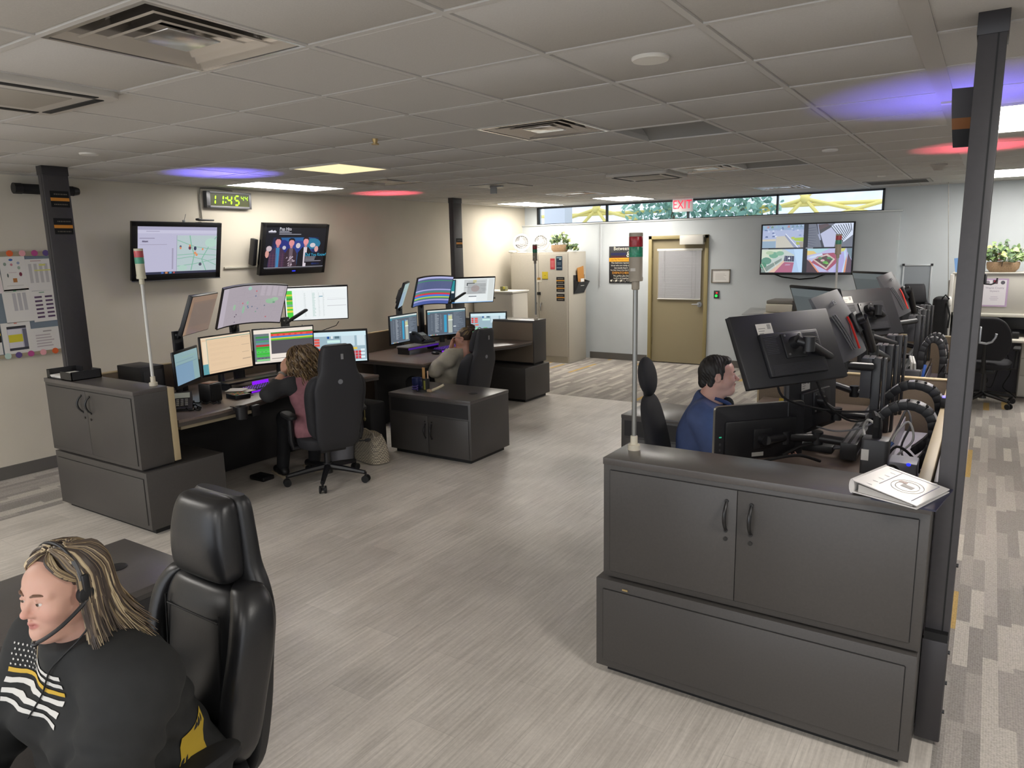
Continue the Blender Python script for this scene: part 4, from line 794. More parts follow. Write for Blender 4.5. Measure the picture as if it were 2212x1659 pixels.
# potted ivy in a basket
WICK = mat('wicker', '#a2876a', .8, noise=(120, .3), bump=(200, .6)); LEAFS = [mat('ivy_dark', '#47603f', .55), mat('ivy_mid', '#6d8650', .55), mat('ivy_light', '#a5b070', .55)]
def ivy(name, label, c, bw, bd, bh, n, spread, hgt, trail, seed):
    rg = random.Random(seed); t = thing(name, label, 'plant', c)
    MB().lathe([(.75, 0), (.95, .35), (1.0, .8), (.97, 1.0), (.85, .95), (.8, .6)], 24, T(*c) @ Matrix.Diagonal((bw, bd, bh, 1))).build('basket', WICK, t)
    ms = [MB(), MB(), MB()]; st = MB()
    for k in range(n):
        a = rg.uniform(0, 2*math.pi); r_ = rg.random()**.6
        base = Vector((c[0]+bw*.5*math.cos(a), c[1]+bd*.5*math.sin(a), c[2]+bh*.9))
        tip = Vector((c[0]+spread*r_*math.cos(a), c[1]+spread*.8*r_*math.sin(a), c[2]+bh+hgt*(1-r_**2*.8)*rg.uniform(.5, 1)))
        if trail and rg.random() < .30: tip = Vector((c[0]+trail*rg.uniform(.6, 1), c[1]-bd*rg.uniform(.2, .9), c[2]+rg.uniform(.02, bh)))
        st.tube([base, (base+tip)/2+Vector((0, 0, .02)), tip], .0028, 4)
        for q in range(3):
            p = base.lerp(tip, (.55, .8, 1.0)[q]); s = rg.uniform(.026, .046); n_ = Vector((rg.uniform(-.7, .7), rg.uniform(-1, .1), rg.uniform(.1, 1))).normalized()
            M = plane_frame(p, n_, up=(rg.uniform(-1, 1), 0, rg.uniform(-1, .2)))
            lf = [(0, 1.1, -.1), (.55, .3, .1), (.75, -.35, .02), (.25, -.55, .08), (0, -.4, .0), (-.25, -.55, .08), (-.75, -.35, .02), (-.55, .3, .1)]
            mbs = ms[rg.choice((0, 0, 1, 1, 2))]; mbs.add([(0, 0, .12*s)]+[(x*s, y*s, z*s) for x, y, z in lf], [(0, i+1, (i+1) % 8+1) for i in range(8)], M)
    st.build('stems', mat('ivy_stem', '#55613c', .6), t)
    for mb, m, nm in zip(ms, LEAFS, ('dark_leaves', 'green_leaves', 'pale_leaves')): mb.build(nm, m, t)
    return t
ivy('potted_ivy', 'trailing ivy in a wicker basket on top of the tall cabinet', (-6.02, 10.70, 1.82), .16, .11, .115, 46, .22, .24, .38, 3)
# white lateral files left of it
lf = thing('lateral_file', 'white lateral filing cabinet left of the tall cabinet', 'filing cabinet', (-6.95, 9.9, 0))
MB().mm(-7.03, -6.27, 9.62, 10.06, 0, 1.20, bev=.004).build('body', mat('file_white', '#cbc7bd', .5), lf)
MB().mm(-7.04, -6.25, 9.58, 10.08, 1.20, 1.225, bev=.003).build('top', mat('file_top', '#d6d3ca', .5), lf)
for z0 in (.05, .43, .81): 
    dw = MB().mm(-7.02, -6.28, 9.605, 9.622, z0, z0+.37, bev=.003).build('drawer', mat('file_white', '#cbc7bd', .5), lf)
    MB().box((-6.62, 9.602, z0+.31), (.05, .008, .03)).build('lock', mat('lock_dark', '#5c5850', .4), dw)
t = thing('small_plant_box', 'small green and yellow trinket box on the white lateral filing cabinet', 'trinket box', (-6.52, 9.75, 1.225))
MB().box((-6.52, 9.75, 1.26), (.10, .08, .07), bev=.006).build('box', mat('olive_box', '#7d7c58', .6), t); MB().ell((-6.49, 9.70, 1.275), (.022, .012, .022), 10).build('bloom', mat('yellow_bloom', '#c9c04a', .6), t)
# ------------------------------------------------------------------ console cabinets
HANDLE = mat('black_bow_handle', '#141416', .32, spec=.6)
def bow(mb, x, y, z0, z1, out=.03, side=0.0, r=.0065):
    pts = []
    for k in range(13):
        u = k/12; b = math.sin(math.pi*u)**.8
        pts.append((x+side*b, y-out*b, z0+(z1-z0)*u))
    mb.tube(pts, [r*(.75+.45*math.sin(math.pi*k/12)) for k in range(13)], 10)
    for z in (z0, z1): mb.cyl((x, y+.004, z), (x, y-.006, z), r*1.25, n=10)
    return mb
def low_box(name, label, x0, x1, yf, yb, z1=.452, front=True, grp='lower console boxes'):
    """lower console box; its face is at y = yf (facing -Y) when front"""
    t = thing(name, label, 'cabinet', ((x0+x1)/2, (yf+yb)/2, 0), 0, grp)
    MB().mm(x0+.035, x1-.035, yf+.045, yb-.045, 0, .045).build('plinth', mat('plinth_black', '#141415', .6), t)
    MB().mm(x0, x1, yf, yb, .04, z1, bev=.0025).build('carcass', GRAPH, t)
    if front:
        g = MB(); a, b, c_, d_ = x0+.035, x1-.035, .075, z1-.045
        for q in ((a-.003, a, c_, d_), (b, b+.003, c_, d_), (a, b, d_, d_+.003), (a, b, c_-.003, c_)): g.mm(q[0], q[1], yf-.0008, yf+.002, q[2], q[3])
        g.build('shadow_gap', SLOTM, t, label='thin dark gap around the front panel')
        MB().mm(a, b, yf-.006, yf+.002, c_, d_, bev=.002).build('front_panel', GRAPH, t)
    return t
def high_box(name, label, x0, x1, yf, yb, z0, z1, xm, handles, grp='upper console cabinets', zs=.455):
    t = thing(name, label, 'cabinet', ((x0+x1)/2, (yf+yb)/2, z0-.015), 0, grp)
    MB().mm(x0+.03, x1-.03, yf+.03, yb-.03, zs, z0).build('spacer', mat('plinth_black', '#141415', .6), t)
    MB().mm(x0, x1, yf, yb, z0, z1-.03, bev=.0025).build('carcass', GRAPH, t)
    MB().mm(x0-.002, x1+.002, yf-.004, yb+.002, z1-.03, z1, bev=.0025).build('top', GRAPH_TOP, t)
    a, b, c_, d_ = x0+.033, x1-.033, z0+.028, z1-.052
    g = MB()
    for q in ((a-.003, a, c_, d_), (b, b+.003, c_, d_), (a, b, d_, d_+.003), (a, b, c_-.003, c_), (xm-.0015, xm+.0015, c_, d_)): g.mm(q[0], q[1], yf-.0008, yf+.002, q[2], q[3])
    g.build('shadow_gap', SLOTM, t)
    for (p, q), (hx, hz0, hz1, lx, lz, sd) in zip(((a, xm-.0015), (xm+.0015, b)), handles):
        dr = MB().mm(p, q, yf-.006, yf+.001, c_, d_, bev=.0015).build('door', GRAPH, t)
        bow(MB(), hx, yf-.006, hz0, hz1, side=sd).build('handle', HANDLE, dr)
        l = MB().cyl((lx, yf-.006, lz), (lx, yf-.0105, lz), .0085, n=14); l.mm(lx-.001, lx+.001, yf-.0112, yf-.010, lz-.004, lz+.004); l.build('lock', mat('lock_black', '#2a2928', .35, metal=.3), dr)
    return t
low_box('storage_box', 'wide lower console box at right nearest the camera, under the two door cabinet', -1.342, -.102, 2.684, 2.99, .455)
MB().mm(-1.215, -1.19, 2.676, 2.6795, .425, .432).build('scuff', mat('wood_scuff', '#a08a5c', .7), bpy.data.objects['storage_box'], label='small worn scuff on the top edge')
high_box('console_cabinet', 'near right console cabinet with two doors, topped by the white binder', -1.317, -.10, 2.704, 2.985, .465, 1.0, -.745, ((-.785, .78, .90, -.785, .745, 0), (-.690, .78, .90, -.690, .745, 0)))
low_box('storage_box', 'lower console box at left in front of the beige wall', -5.865, -4.643, 2.562, 3.16, .447)
high_box('console_cabinet', 'left console cabinet with two doors, topped by the document tray', -5.88, -4.685, 2.562, 2.80, .462, 1.006, -5.30, ((-5.355, .80, .92, -5.335, .76, -.012), (-5.245, .80, .92, -5.255, .755, -.012)), zs=.447)
low_box('storage_box', 'lower console box at the far end of the second workstation', -5.9, -4.689, 7.44, 8.03, .43, front=False)
ec = thing('console_cabinet', 'taupe backed console cabinet at the far end of the second workstation', 'cabinet', (-5.3, 7.85, .44), 0, 'upper console cabinets')
MB().mm(-5.85, -4.76, 7.76, 8.0, .43, .455).build('spacer', mat('plinth_black', '#141415', .6), ec)
MB().mm(-5.9, -4.735, 7.73, 8.03, .455, .965, bev=.0025).build('carcass', GRAPH, ec); MB().mm(-5.9, -4.733, 7.725, 8.032, .965, .995, bev=.0025).build('top', GRAPH_TOP, ec)
MB().mm(-5.9, -4.75, 7.722, 7.731, .462, .965).build('fabric_back', FABRIC, ec, label='taupe fabric back panel')
# fabric screens beside the cabinets
def screen_panel(label, x0, x1, y0, y1, z0, z1, trim=.012):
    t = thing('divider_panel', label, 'divider', ((x0+x1)/2, (y0+y1)/2, z0), 0, 'fabric divider panels')
    MB().mm(x0, x1, y0, y1, z0, z1-trim, bev=.003).build('fabric', FABRIC, t); MB().mm(x0-.002, x1+.002, y0-.002, y1+.002, z1-trim, z1, bev=.003).build('top_trim', TANTRIM, t)
    return t
t = screen_panel('narrow divider with a tan edge behind the left console cabinet', -5.86, -4.69, 2.805, 2.845, .47, .99)
MB().mm(-4.692, -4.682, 2.803, 2.85, .47, .99, bev=.002).build('end_trim', TANTRIM, t)
screen_panel('long taupe divider along the wall behind the first workstation', -5.99, -5.94, 2.86, 5.52, .0, .965)
screen_panel('long taupe divider along the wall behind the second workstation', -5.99, -5.94, 5.58, 8.05, .0, .965)
screen_panel('long divider with a tan top trim behind the near right monitors', -.165, -.125, 3.0, 5.52, .0, .985)
t = screen_panel('taupe divider across the end of the near right workstation', -1.40, -.17, 5.55, 5.60, .0, .965)
MB().mm(-1.412, -1.40, 5.547, 5.603, 0, .965).build('end_trim', TANTRIM, t)
screen_panel('long divider with a tan top trim behind the far right monitors', -.165, -.125, 5.62, 8.1, .0, .985)
screen_panel('taupe divider across the far end of the right hand workstations', -1.40, -.13, 8.14, 8.19, .0, .965)
solo(MB().mm(-.118, -.098, 3.16, 5.5, .03, .955, bev=.003), 'end_panel', mat('pale_lavender_laminate', '#a9a6ad', .5), 'pale laminate panel between the tan trim and the right pole', 'panel', at=(-.108, 4.3, .03))
# ------------------------------------------------------------------ low credenzas
def credenza(label, loc, rz, w, d, h=.58):
    """front faces local -Y"""
    t = thing('credenza', label, 'cabinet', loc, rz, 'low credenzas'); M = T(*loc) @ rotz(rz)
    B = lambda *a, **k: MB().box(*a, M=M, **k)
    B((0, d/2, .02), (w-.08, d-.08, .04)).build('plinth', mat('plinth_black', '#141415', .6), t)
    B((0, d/2, .30), (w-.004, d-.004, .52), bev=.0025).build('carcass', GRAPH, t)
    B((0, d/2, h-.014), (w, d, .028), bev=.0025).build('top', GRAPH_TOP, t)
    B((0, -.0005, .475), (w-.06, .003, .125)).build('shelf_shade', mat('shelf_shadow', '#262526', .6), t, label='dark strip painting the shade of the open shelf above the doors')  # flat dark strip on the front in place of the shaded shelf void
    for s in (-1, 1):
        x = s*(w/4-.009)
        dr = B((x, -.002, .225), (w/2-.035, .008, .345), bev=.0015).build('door', GRAPH, t)
        mb = bow(MB(), s*.036, -.006, .19, .32, side=s*0-.0, r=.006); mb.v = [tuple(M @ Vector(p)) for p in mb.v]; mb.build('handle', HANDLE, dr)
        MB().cyl(M @ Vector((s*.04, -.006, .345)), M @ Vector((s*.04, -.010, .345)), .007, n=12).build('lock', mat('lock_black', '#2a2928', .35, metal=.3), dr)
    gx, gy = .30*w, d*.5
    MB().lathe([(.042, 0), (.042, .003), (.035, .005), (.0001, .005)], 22, M @ T(gx, gy, h)).build('grommet', BLACKP, t)
    return t
credenza('low credenza in mid floor by the second workstation, holding the pencil cup', (-4.19, 4.975, 0), 0, .96, .61)
credenza('low credenza behind the woman with the headset', (-2.72, 1.19, 0), R(90), .99, .58, .585)
credenza('low pale topped credenza behind the man in blue', (-1.885, 5.135, 0), 0, .93, .56)
# ------------------------------------------------------------------ desks
DESK = mat('brown_grey_desk_laminate', '#6a5d55', .34, noise=(60, .08))
DESKD = mat('desk_edge', '#4a4440', .45)
def desk(label, outline, z=.745, legs=(), cable=None):
    xs = [p[0] for p in outline]; ys = [p[1] for p in outline]
    t = thing('desk', label, 'desk', (sum(xs)/len(xs), sum(ys)/len(ys), 0), 0, 'workstation desks')
    MB().prism(outline, z-.022, z, bev=.003).build('worktop', DESK, t)
    MB().prism([(x+(.008 if x < sum(xs)/len(xs) else -.008), y) for x, y in outline], z-.05, z-.0225).build('edge_band', DESKD, t)
    for x, y in legs: MB().mm(x-.04, x+.04, y-.04, y+.04, 0, z-.05, bev=.004).build('leg', BLACKM, t)
    return t
w1 = [(-5.92, 2.87), (-4.70, 2.87), (-4.695, 3.2), (-4.76, 3.55), (-4.86, 3.85), (-4.92, 4.15), (-4.86, 4.5), (-4.74, 4.94), (-5.92, 4.94)]
d1 = desk('curved front desk of the first workstation at left', w1, legs=((-5.55, 3.22), (-5.55, 4.75)))
MB().mm(-5.50, -5.46, 3.18, 4.92, .02, .69).build('modesty_panel', mat('modesty_black', '#1c1b1d', .6), d1)
MB().mm(-4.95, -4.73, 2.9, 3.5, .665, .69, bev=.004).build('under_tray', mat('tray_beige', '#8d826a', .6), d1, label='beige tray under the desk edge')
w2 = [(-5.92, 5.62), (-4.78, 5.62), (-4.80, 5.95), (-4.92, 6.3), (-4.96, 6.6), (-4.90, 6.95), (-4.76, 7.3), (-4.74, 7.70), (-5.92, 7.70)]
d2 = desk('curved front desk of the second workstation', w2, legs=((-5.55, 5.8), (-5.55, 7.35)))
MB().mm(-5.50, -5.46, 5.65, 7.40, .02, .69).build('modesty_panel', mat('modesty_black', '#1c1b1d', .6), d2)
w3 = [(-.41, 3.05), (-.41, 5.53), (-1.36, 5.53), (-1.34, 5.1), (-1.2, 4.7), (-1.12, 4.35), (-1.12, 4.0), (-1.2, 3.6), (-1.3, 3.3), (-1.3, 3.05)]
d3 = desk('desk of the near right workstation under the backs of the monitors', w3[::-1], legs=((-.45, 3.2), (-.45, 5.3)))
MB().mm(-.62, -.58, 3.1, 5.5, .02, .69).build('modesty_panel', mat('modesty_black', '#1c1b1d', .6), d3)
w4 = [(x, y+2.58) for x, y in w3]
d4 = desk('desk of the far right workstation', w4[::-1], legs=((-.45, 5.8), (-.45, 7.9)))
low_box('storage_box', 'lower console box at the far end of the right hand workstations', -1.36, -.2, 8.22, 8.70, .43, front=False)
# ------------------------------------------------------------------ signal towers
LENSR = mat('red_lens', '#8c1420', .25, noise=(160, .25)); LENSG = mat('green_lens', '#1f7a5c', .25, noise=(160, .25)); LENSR2 = mat('pale_red_lens', '#c0525a', .3); LENSG2 = mat('pale_green_lens', '#4f9a80', .3)
TOWER = mat('tower_taupe_plastic', '#8f8678', .5); TOWERC = mat('tower_cream_plastic', '#c9c4ae', .5)
def tower(label, x, y, z0, ztop, pale=False, body=None):
    t = thing('signal_tower', label, 'signal light', (x, y, z0), 0, 'red and green signal towers'); P = body or (TOWERC if pale else TOWER)
    L = lambda pr, n, m: MB().lathe(pr, 28, T(x, y, 0)).build(n, m, t)
    L([(.027, z0), (.027, z0+.022), (.016, z0+.026), (.0155, z0+.062), (.012, z0+.064)], 'base_flange', CREAMP)
    L([(.0105, z0+.05), (.0105, ztop-.215)], 'tube', mat('white_tube', '#c9c9c4', .35) if pale else mat('grey_tube', '#8c8c88', .3, metal=.6))
    L([(.0135, ztop-.235), (.0165, ztop-.232), (.0165, ztop-.20), (.030, ztop-.198), (.031, ztop-.185), (.0285, ztop-.180), (.0285, ztop-.098)], 'body', P)
    L([(.0285, ztop-.098), (.0292, ztop-.096), (.0292, ztop-.058), (.0285, ztop-.056)], 'green_lens', LENSG2 if pale else LENSG)
    L([(.0285, ztop-.056), (.0292, ztop-.054), (.0292, ztop-.016), (.0285, ztop-.014)], 'red_lens', LENSR2 if pale else LENSR)
    L([(.0285, ztop-.014), (.029, ztop-.012), (.029, ztop), (.027, ztop+.002), (.0001, ztop+.002)], 'cap', P)
    if not pale: MB().box((x-.0, y-.0288, ztop-.150), (.022, .002, .012)).build('maker_plate', mat('plate_pale', '#b5b0a8', .5), t)
    return t
tower('tall signal tower with red and green lenses on the near right cabinet', -1.253, 2.875, 1.0, 1.935)
tower('slim white signal tower on the left cabinet, in front of the map television', -4.782, 2.765, 1.006, 1.935, True)
tower('signal tower on the far cabinet of the second workstation, in front of the tall cabinet', -4.78, 7.86, .995, 1.93)
b4 = tower('pale signal tower standing in front of the security camera television', -1.30, 8.0, .747, 1.958, True, body=mat('tower_pale_taupe', '#b5ab96', .5))
# ------------------------------------------------------------------ things on the left cabinet
tr = thing('document_tray', 'black open document tray on the left console cabinet', 'tray', (-5.72, 2.69, 1.006))
xa, xb, ya, yb_, zt = -5.86, -5.50, 2.575, 2.79, 1.006
MB().mm(xa, xb, ya, yb_, zt, zt+.006).build('base', BLACKM, tr)
sd = MB()
sd.mm(xa, xa+.006, ya, yb_, zt, zt+.065); sd.mm(xb-.006, xb, ya, yb_, zt, zt+.065); sd.mm(xa, xb, yb_-.006, yb_, zt, zt+.03)
sd.mm(xa, xa+.1, yb_-.006, yb_, zt+.03, zt+.065); sd.mm(xb-.12, xb, yb_-.006, yb_, zt+.03, zt+.065); sd.mm(xa, xa+.04, ya, ya+.006, zt, zt+.06); sd.mm(xb-.16, xb, ya, ya+.006, zt, zt+.06)
sd.build('sides', BLACKM, tr)
sh = MB()
for k in range(6): sh.box((-5.70, 2.68, zt+.009+k*.003), (.27, .19, .0022), T(-5.7, 2.68, 0) @ rotz(R(rnd(-4, 4))) @ T(5.7, -2.68, 0))
solo(sh, 'paper_stack', PAPER, 'white papers lying in the black document tray', 'paper', at=(-5.70, 2.68, zt+.006))
# ------------------------------------------------------------------ monitors of the first workstation
G1 = 'monitors of the first workstation'
def post_mount(t, px, py, z0, z1, to, w=.07):
    MB().mm(px-.03, px+.0, py-w/2, py+w/2, z0, z1, bev=.003).build('mount_post', BLACKM, t)
    m = MB()
    for dy in (-w*.25, w*.25): m.cyl((px+.0, py+dy, z1-.03), (px+.004, py+dy, z1-.03), .008, n=10)
    m.build('bolt', mat('bolt_silver', '#b9b9b9', .3, metal=.8), t)
    MB().tube([(px-.015, py, z1-.06), to], .018, 8).build('mount_arm', BLACKM, t)
mA, _ = monitor('small monitor with a pale blue screen, lower left end of the first workstation', (-5.629, 3.569, .959), 34.5, 1.4, .50, .31, c_blue, bz=(.022, .02, .03), grp=G1)
mB_, _ = monitor('monitor with a peach coloured page, lower row of the first workstation', (-5.494, 3.871, 1.044), 6.5, .5, .56, .342, c_peach, bz=(.012, .012, .02), grp=G1)
mC, _ = monitor('monitor with green rows and red and blue bars in front of the curly haired woman', (-5.403, 4.410, 1.053), -24.7, -5.3, .56, .342, c_cad, bz=(.012, .012, .02), grp=G1, seed=8)
mD, _ = monitor('monitor with red button blocks on light blue, beside the curly haired woman\'s chair', (-5.24, 4.91, .985), -44, -4, .585, .335, c_radio, bz=(.018, .02, .02), grp=G1)
mE, _ = monitor('monitor with a dim brown screen, upper left end of the first workstation', (-5.494, 3.653, 1.404), 35.1, -20.3, .56, .342, c_brown, bz=(.006, .008, .008), th=.06, grp=G1)
mF, _ = monitor('curved monitor with a grey street map, upper middle of the first workstation', (-5.148, 3.883, 1.474), -2.6, -24.9, .61, .366, c_map, Rc=.95, bz=(.006, .008, .012), th=.05, grp=G1)
mG, _ = monitor('monitor with a white list and a green strip, upper right of the first workstation', (-5.536, 4.952, 1.395), -39.2, -20.8, .61, .366, c_list, bz=(.010, .012, .012), th=.04, grp=G1, seed=12)
for t, to in ((mE, (-5.58, 3.59, 1.40)), (mF, (-5.24, 3.88, 1.45)), (mG, (-5.62, 5.0, 1.38))):
    px, py = (-5.70, 3.56) if t is mE else ((-5.56, 4.02) if t is mF else (-5.62, 4.63))
    post_mount(t, px, py, .745, 1.285 if t is not mE else 1.26, to, .085)
for t, c in ((mA, (-5.66, 3.53)), (mB_, (-5.55, 3.87)), (mC, (-5.46, 4.43)), (mD, (-5.30, 4.94))):
    z = ROOTM[t.name].translation.z
    MB().tube([(c[0]-.02, c[1], z-.03), (c[0]-.06, c[1], z-.05), (c[0]-.06, c[1], .745)], [.022, .025, .03], 10).build('stand', BLACKM, t)
c = MB().tube([(-5.5, 4.72, 1.21), (-5.51, 4.70, 1.14), (-5.54, 4.66, 1.05)], .004, 5); c.tube([(-5.40, 5.10, 1.21), (-5.42, 5.08, 1.17), (-5.5, 4.98, 1.13), (-5.56, 4.8, 1.09)], .004, 5); c.build('cable', RUBBER, mG)
# on the first desk
ZD = .745
pc = thing('desktop_computer', 'black computer box behind the small blue monitor at left', 'computer', (-5.72, 3.22, ZD))
MB().mm(-5.90, -5.56, 3.12, 3.32, ZD, 1.02, bev=.006).build('case', BLACKP, pc); MB().mm(-5.559, -5.552, 3.14, 3.30, ZD+.03, .99, bev=.002).build('front_panel', DARKP, pc)
def deskphone(c, rz, label):
    t = thing('desk_phone', label, 'telephone', c, rz, 'desk phones'); M = T(*c) @ rotz(rz)
    MB().add([(-.10, -.11, 0), (.10, -.11, 0), (.10, .11, 0), (-.10, .11, 0), (-.10, -.11, .02), (.10, -.11, .02), (.10, .11, .11), (-.10, .11, .11)], [(3, 2, 1, 0), (4, 5, 6, 7), (0, 1, 5, 4), (1, 2, 6, 5), (2, 3, 7, 6), (3, 0, 4, 7)], M).build('base', BLACKP, t, smooth=0)
    S = M @ Matrix.Translation((0, 0, .0655)) @ Matrix.Rotation(math.atan2(.09, .22), 4, 'X')
    MB().box((.03, .06, .003), (.11, .07, .004), S).build('display', mat('phone_screen', '#aeb4ac', .3), t)
    k = MB()
    for a in range(3):
        for b in range(4): k.box((.0+.03*a, .0-.025*b, .003), (.02, .015, .005), S, bev=.001)
    k.build('keypad', mat('phone_keys', '#8d8d88', .5), t)
    h = MB().tube([S @ Vector((-.07, -.10, .012)), S @ Vector((-.07, -.06, .035)), S @ Vector((-.07, .05, .035)), S @ Vector((-.07, .095, .012))], [.022, .015, .015, .022], 10); h.build('handset', BLACKP, t)
    return t
deskphone((-5.06, 3.10, ZD), R(55), 'black desk phone beside the left console cabinet')
cu = thing('coiled_cord', 'black phone cord bunched on the desk in front of the desk phone', 'cord', (-4.87, 3.18, ZD))
MB().tube([(-4.95+.12*math.sin(k*.22)-.003*k, 3.08+.008*k+.012*math.cos(k*1.9), ZD+.014+.010*math.sin(k*1.9)) for k in range(40)], .006, 6).build('cable', RUBBER, cu)
bx = thing('desk_speaker', 'black cube speaker with a brown top on the first desk', 'speaker', (-5.09, 3.40, ZD)); Mb = T(-5.09, 3.40, ZD) @ rotz(R(12))
MB().box((0, 0, .075), (.12, .13, .15), Mb, bev=.012).build('body', BLACKP, bx); MB().box((0, 0, .152), (.09, .10, .004), Mb, bev=.002).build('top_plate', mat('copper_brown', '#8a5f43', .4), bx); MB().box((.062, 0, .075), (.003, .10, .12), Mb, bev=.001).build('grille', mat('speaker_cloth', '#151517', .85), bx)
solo(MB().box((0, 0, .0), (.15, .105, .002), Matrix.Rotation(R(4), 4, 'X') @ rotz(R(28))).box((.05, .05, -.012), (.13, .10, .002), rotz(R(8))), 'note_paper', PAPER, 'white slips of paper beside the black cube speaker', 'paper', at=None); o = bpy.data.objects['note_paper']; o.location = (-5.12, 3.66, ZD+.045)
ca = thing('calculator', 'black calculator with coloured keys under the white slips', 'calculator', (-4.985, 3.57, ZD)); Mc2 = T(-5.02, 3.60, ZD) @ rotz(R(80))
MB().box((0, 0, .018), (.13, .17, .036), Mc2, bev=.006).build('body', BLACKP, ca); k = MB()
for a in range(4):
    for b in range(4): k.box((-.042+.028*a, -.06+.03*b, .037), (.018, .018, .004), Mc2, col=lin(('#3f8f6a', '#c08a3c', '#b9564a', '#8f9a60')[(a+b) % 4]))
k.build('keys', PRINT, ca)
PURP = mat('purple_key_glow', '#7a20e0', .4, emit=('#8a18f5', .9)); PURPD = mat('purple_key_dim', '#30205a', .5, emit=('#6a20d8', .30))
def keyboard(label, c, rz):
    t = thing('keyboard', label, 'keyboard', c, rz, 'purple lit keyboards'); M = T(*c) @ rotz(rz) @ Matrix.Rotation(R(4), 4, 'X')
    MB().box((0, 0, .014), (.44, .14, .022), M, bev=.004).build('body', BLACKP, t)
    MB().box((0, 0, .0255), (.425, .125, .002), M).build('glow_plate', PURPD, t)
    MB().box((0, -.071, .014), (.44, .004, .012), M).build('front_light', PURP, t)
    k = MB(); g = MB()
    for b in range(5):
        for a in range(15):
            k.box((-.198+.0283*a, -.05+.025*b, .030), (.022, .019, .008), M); g.box((-.198+.0283*a, -.05+.025*b, .0342), (.008, .008, .0008), M)
    k.build('keys', BLACKP, t, smooth=0); g.build('key_letters', PURP, t, smooth=0)
    return t
kb = keyboard('purple glowing keyboard in front of the curly haired woman', (-5.16, 3.98, ZD), R(95))
mr = thing('monitor_riser', 'dark desk shelf with a purple lit edge behind the first keyboard', 'shelf', (-5.40, 4.05, ZD))
MB().mm(-5.46, -5.30, 3.72, 4.5, ZD+.055, ZD+.07, bev=.003).build('shelf', BLACKM, mr); MB().mm(-5.301, -5.297, 3.95, 4.12, ZD+.02, ZD+.05).build('light_bar', PURP, mr)
b = MB()
for y in (3.74, 4.47): b.mm(-5.45, -5.31, y, y+.012, ZD, ZD+.055)
b.build('foot', BLACKM, mr)
ch = thing('cup_holder', 'black cup holder clamped on the front edge of the first desk', 'cup holder', (-4.69, 3.38, .66))
MB().lathe([(.036, 0), (.042, .005), (.046, .10), (.043, .10), (.039, .008), (.0001, .006)], 22, T(-4.665, 3.36, .655)).build('cup', BLACKP, ch); MB().mm(-4.76, -4.70, 3.33, 3.39, .72, .752, bev=.003).build('clamp', BLACKM, ch)
ch = thing('desk_clamp', 'small black clamp block under the front edge of the first desk', 'clamp', (-4.75, 3.53, .64)); MB().mm(-4.78, -4.72, 3.50, 3.57, .64, .725, bev=.005).build('block', BLACKP, ch)
# ------------------------------------------------------------------ monitors of the second workstation
G2 = 'monitors of the second workstation'
monitor('curved monitor with colour stripes, upper row of the second workstation', (-5.641, 6.84, 1.412), -5.2, -19.3, .61, .366, c_stripes, Rc=.9, bz=(.007, .008, .012), th=.05, grp=G2)
mG2, _ = monitor('monitor with a black and white floor plan, upper right of the second workstation', (-5.674, 7.738, 1.360), -38, -20.4, .61, .366, c_plan, bz=(.010, .014, .012), th=.04, grp=G2, seed=5)
mC2, _ = monitor('monitor with a dark slate page of text, beside the woman in the cream jumper', (-5.653, 7.143, .998), -23.8, -1.5, .56, .342, c_dark, bz=(.014, .014, .018), grp=G2, seed=6)
mD2, _ = monitor('monitor with red button blocks, lower right end of the second workstation', (-5.40, 7.69, .945), -50, -2, .49, .295, c_radio, bz=(.018, .02, .018), grp=G2)
mB2, _ = monitor('monitor seen as a narrow slate strip left of the dark slate page', (-5.72, 6.42, .99), 6, 0, .56, .342, c_dark, bz=(.014, .014, .018), grp=G2, seed=9)
mE2, _ = monitor('monitor with a blue grey screen, upper left end of the second workstation', (-5.70, 6.42, 1.38), 35, -20, .50, .31, c_blue, bz=(.012, .012, .014), th=.05, grp=G2)
for t, px, py, z1 in ((mG2, -5.80, 7.40, 1.27), (mE2, -5.84, 6.5, 1.25)): post_mount(t, px, py, ZD, z1, tuple(ROOTM[t.name].translation-Vector((.06, 0, 0))), .085)
f2 = [o for o in bpy.data.objects if o.get('label', '').startswith('curved monitor with colour')][0]
post_mount(f2, -5.86, 6.92, ZD, 1.25, (-5.73, 6.85, 1.38), .085)
for t in (mC2, mD2, mB2):
    p = ROOTM[t.name].translation; MB().tube([(p.x-.06, p.y+.01, p.z-.02), (p.x-.09, p.y+.01, p.z-.06), (p.x-.09, p.y+.01, ZD)], [.022, .03, .034], 10).build('stand', BLACKM, t)
keyboard('purple glowing keyboard in front of the woman in the cream jumper', (-5.22, 6.62, ZD), R(90))
mr = thing('monitor_riser', 'pale edged desk shelf with a purple glow behind the second keyboard', 'shelf', (-5.45, 6.4, ZD))
MB().mm(-5.52, -5.34, 6.05, 6.60, ZD+.075, ZD+.09, bev=.003).build('shelf', mat('shelf_grey', '#85817f', .4), mr); MB().mm(-5.342, -5.338, 6.05, 6.58, ZD+.055, ZD+.074).build('light_bar', PURPD, mr); b = MB(); b.mm(-5.51, -5.35, 6.06, 6.075, ZD, ZD+.075); b.mm(-5.51, -5.35, 6.575, 6.59, ZD, ZD+.075); b.build('foot', BLACKM, mr)
deskphone((-5.47, 6.45, ZD+.09), R(80), 'black desk phone on the shelf of the second workstation')
ms = thing('computer_mouse', 'black mouse beside the purple keyboard of the second workstation', 'mouse', (-5.12, 6.25, ZD)); MB().ell((-5.12, 6.25, ZD+.012), (.055, .032, .022), 14).build('body', BLACKP, ms)
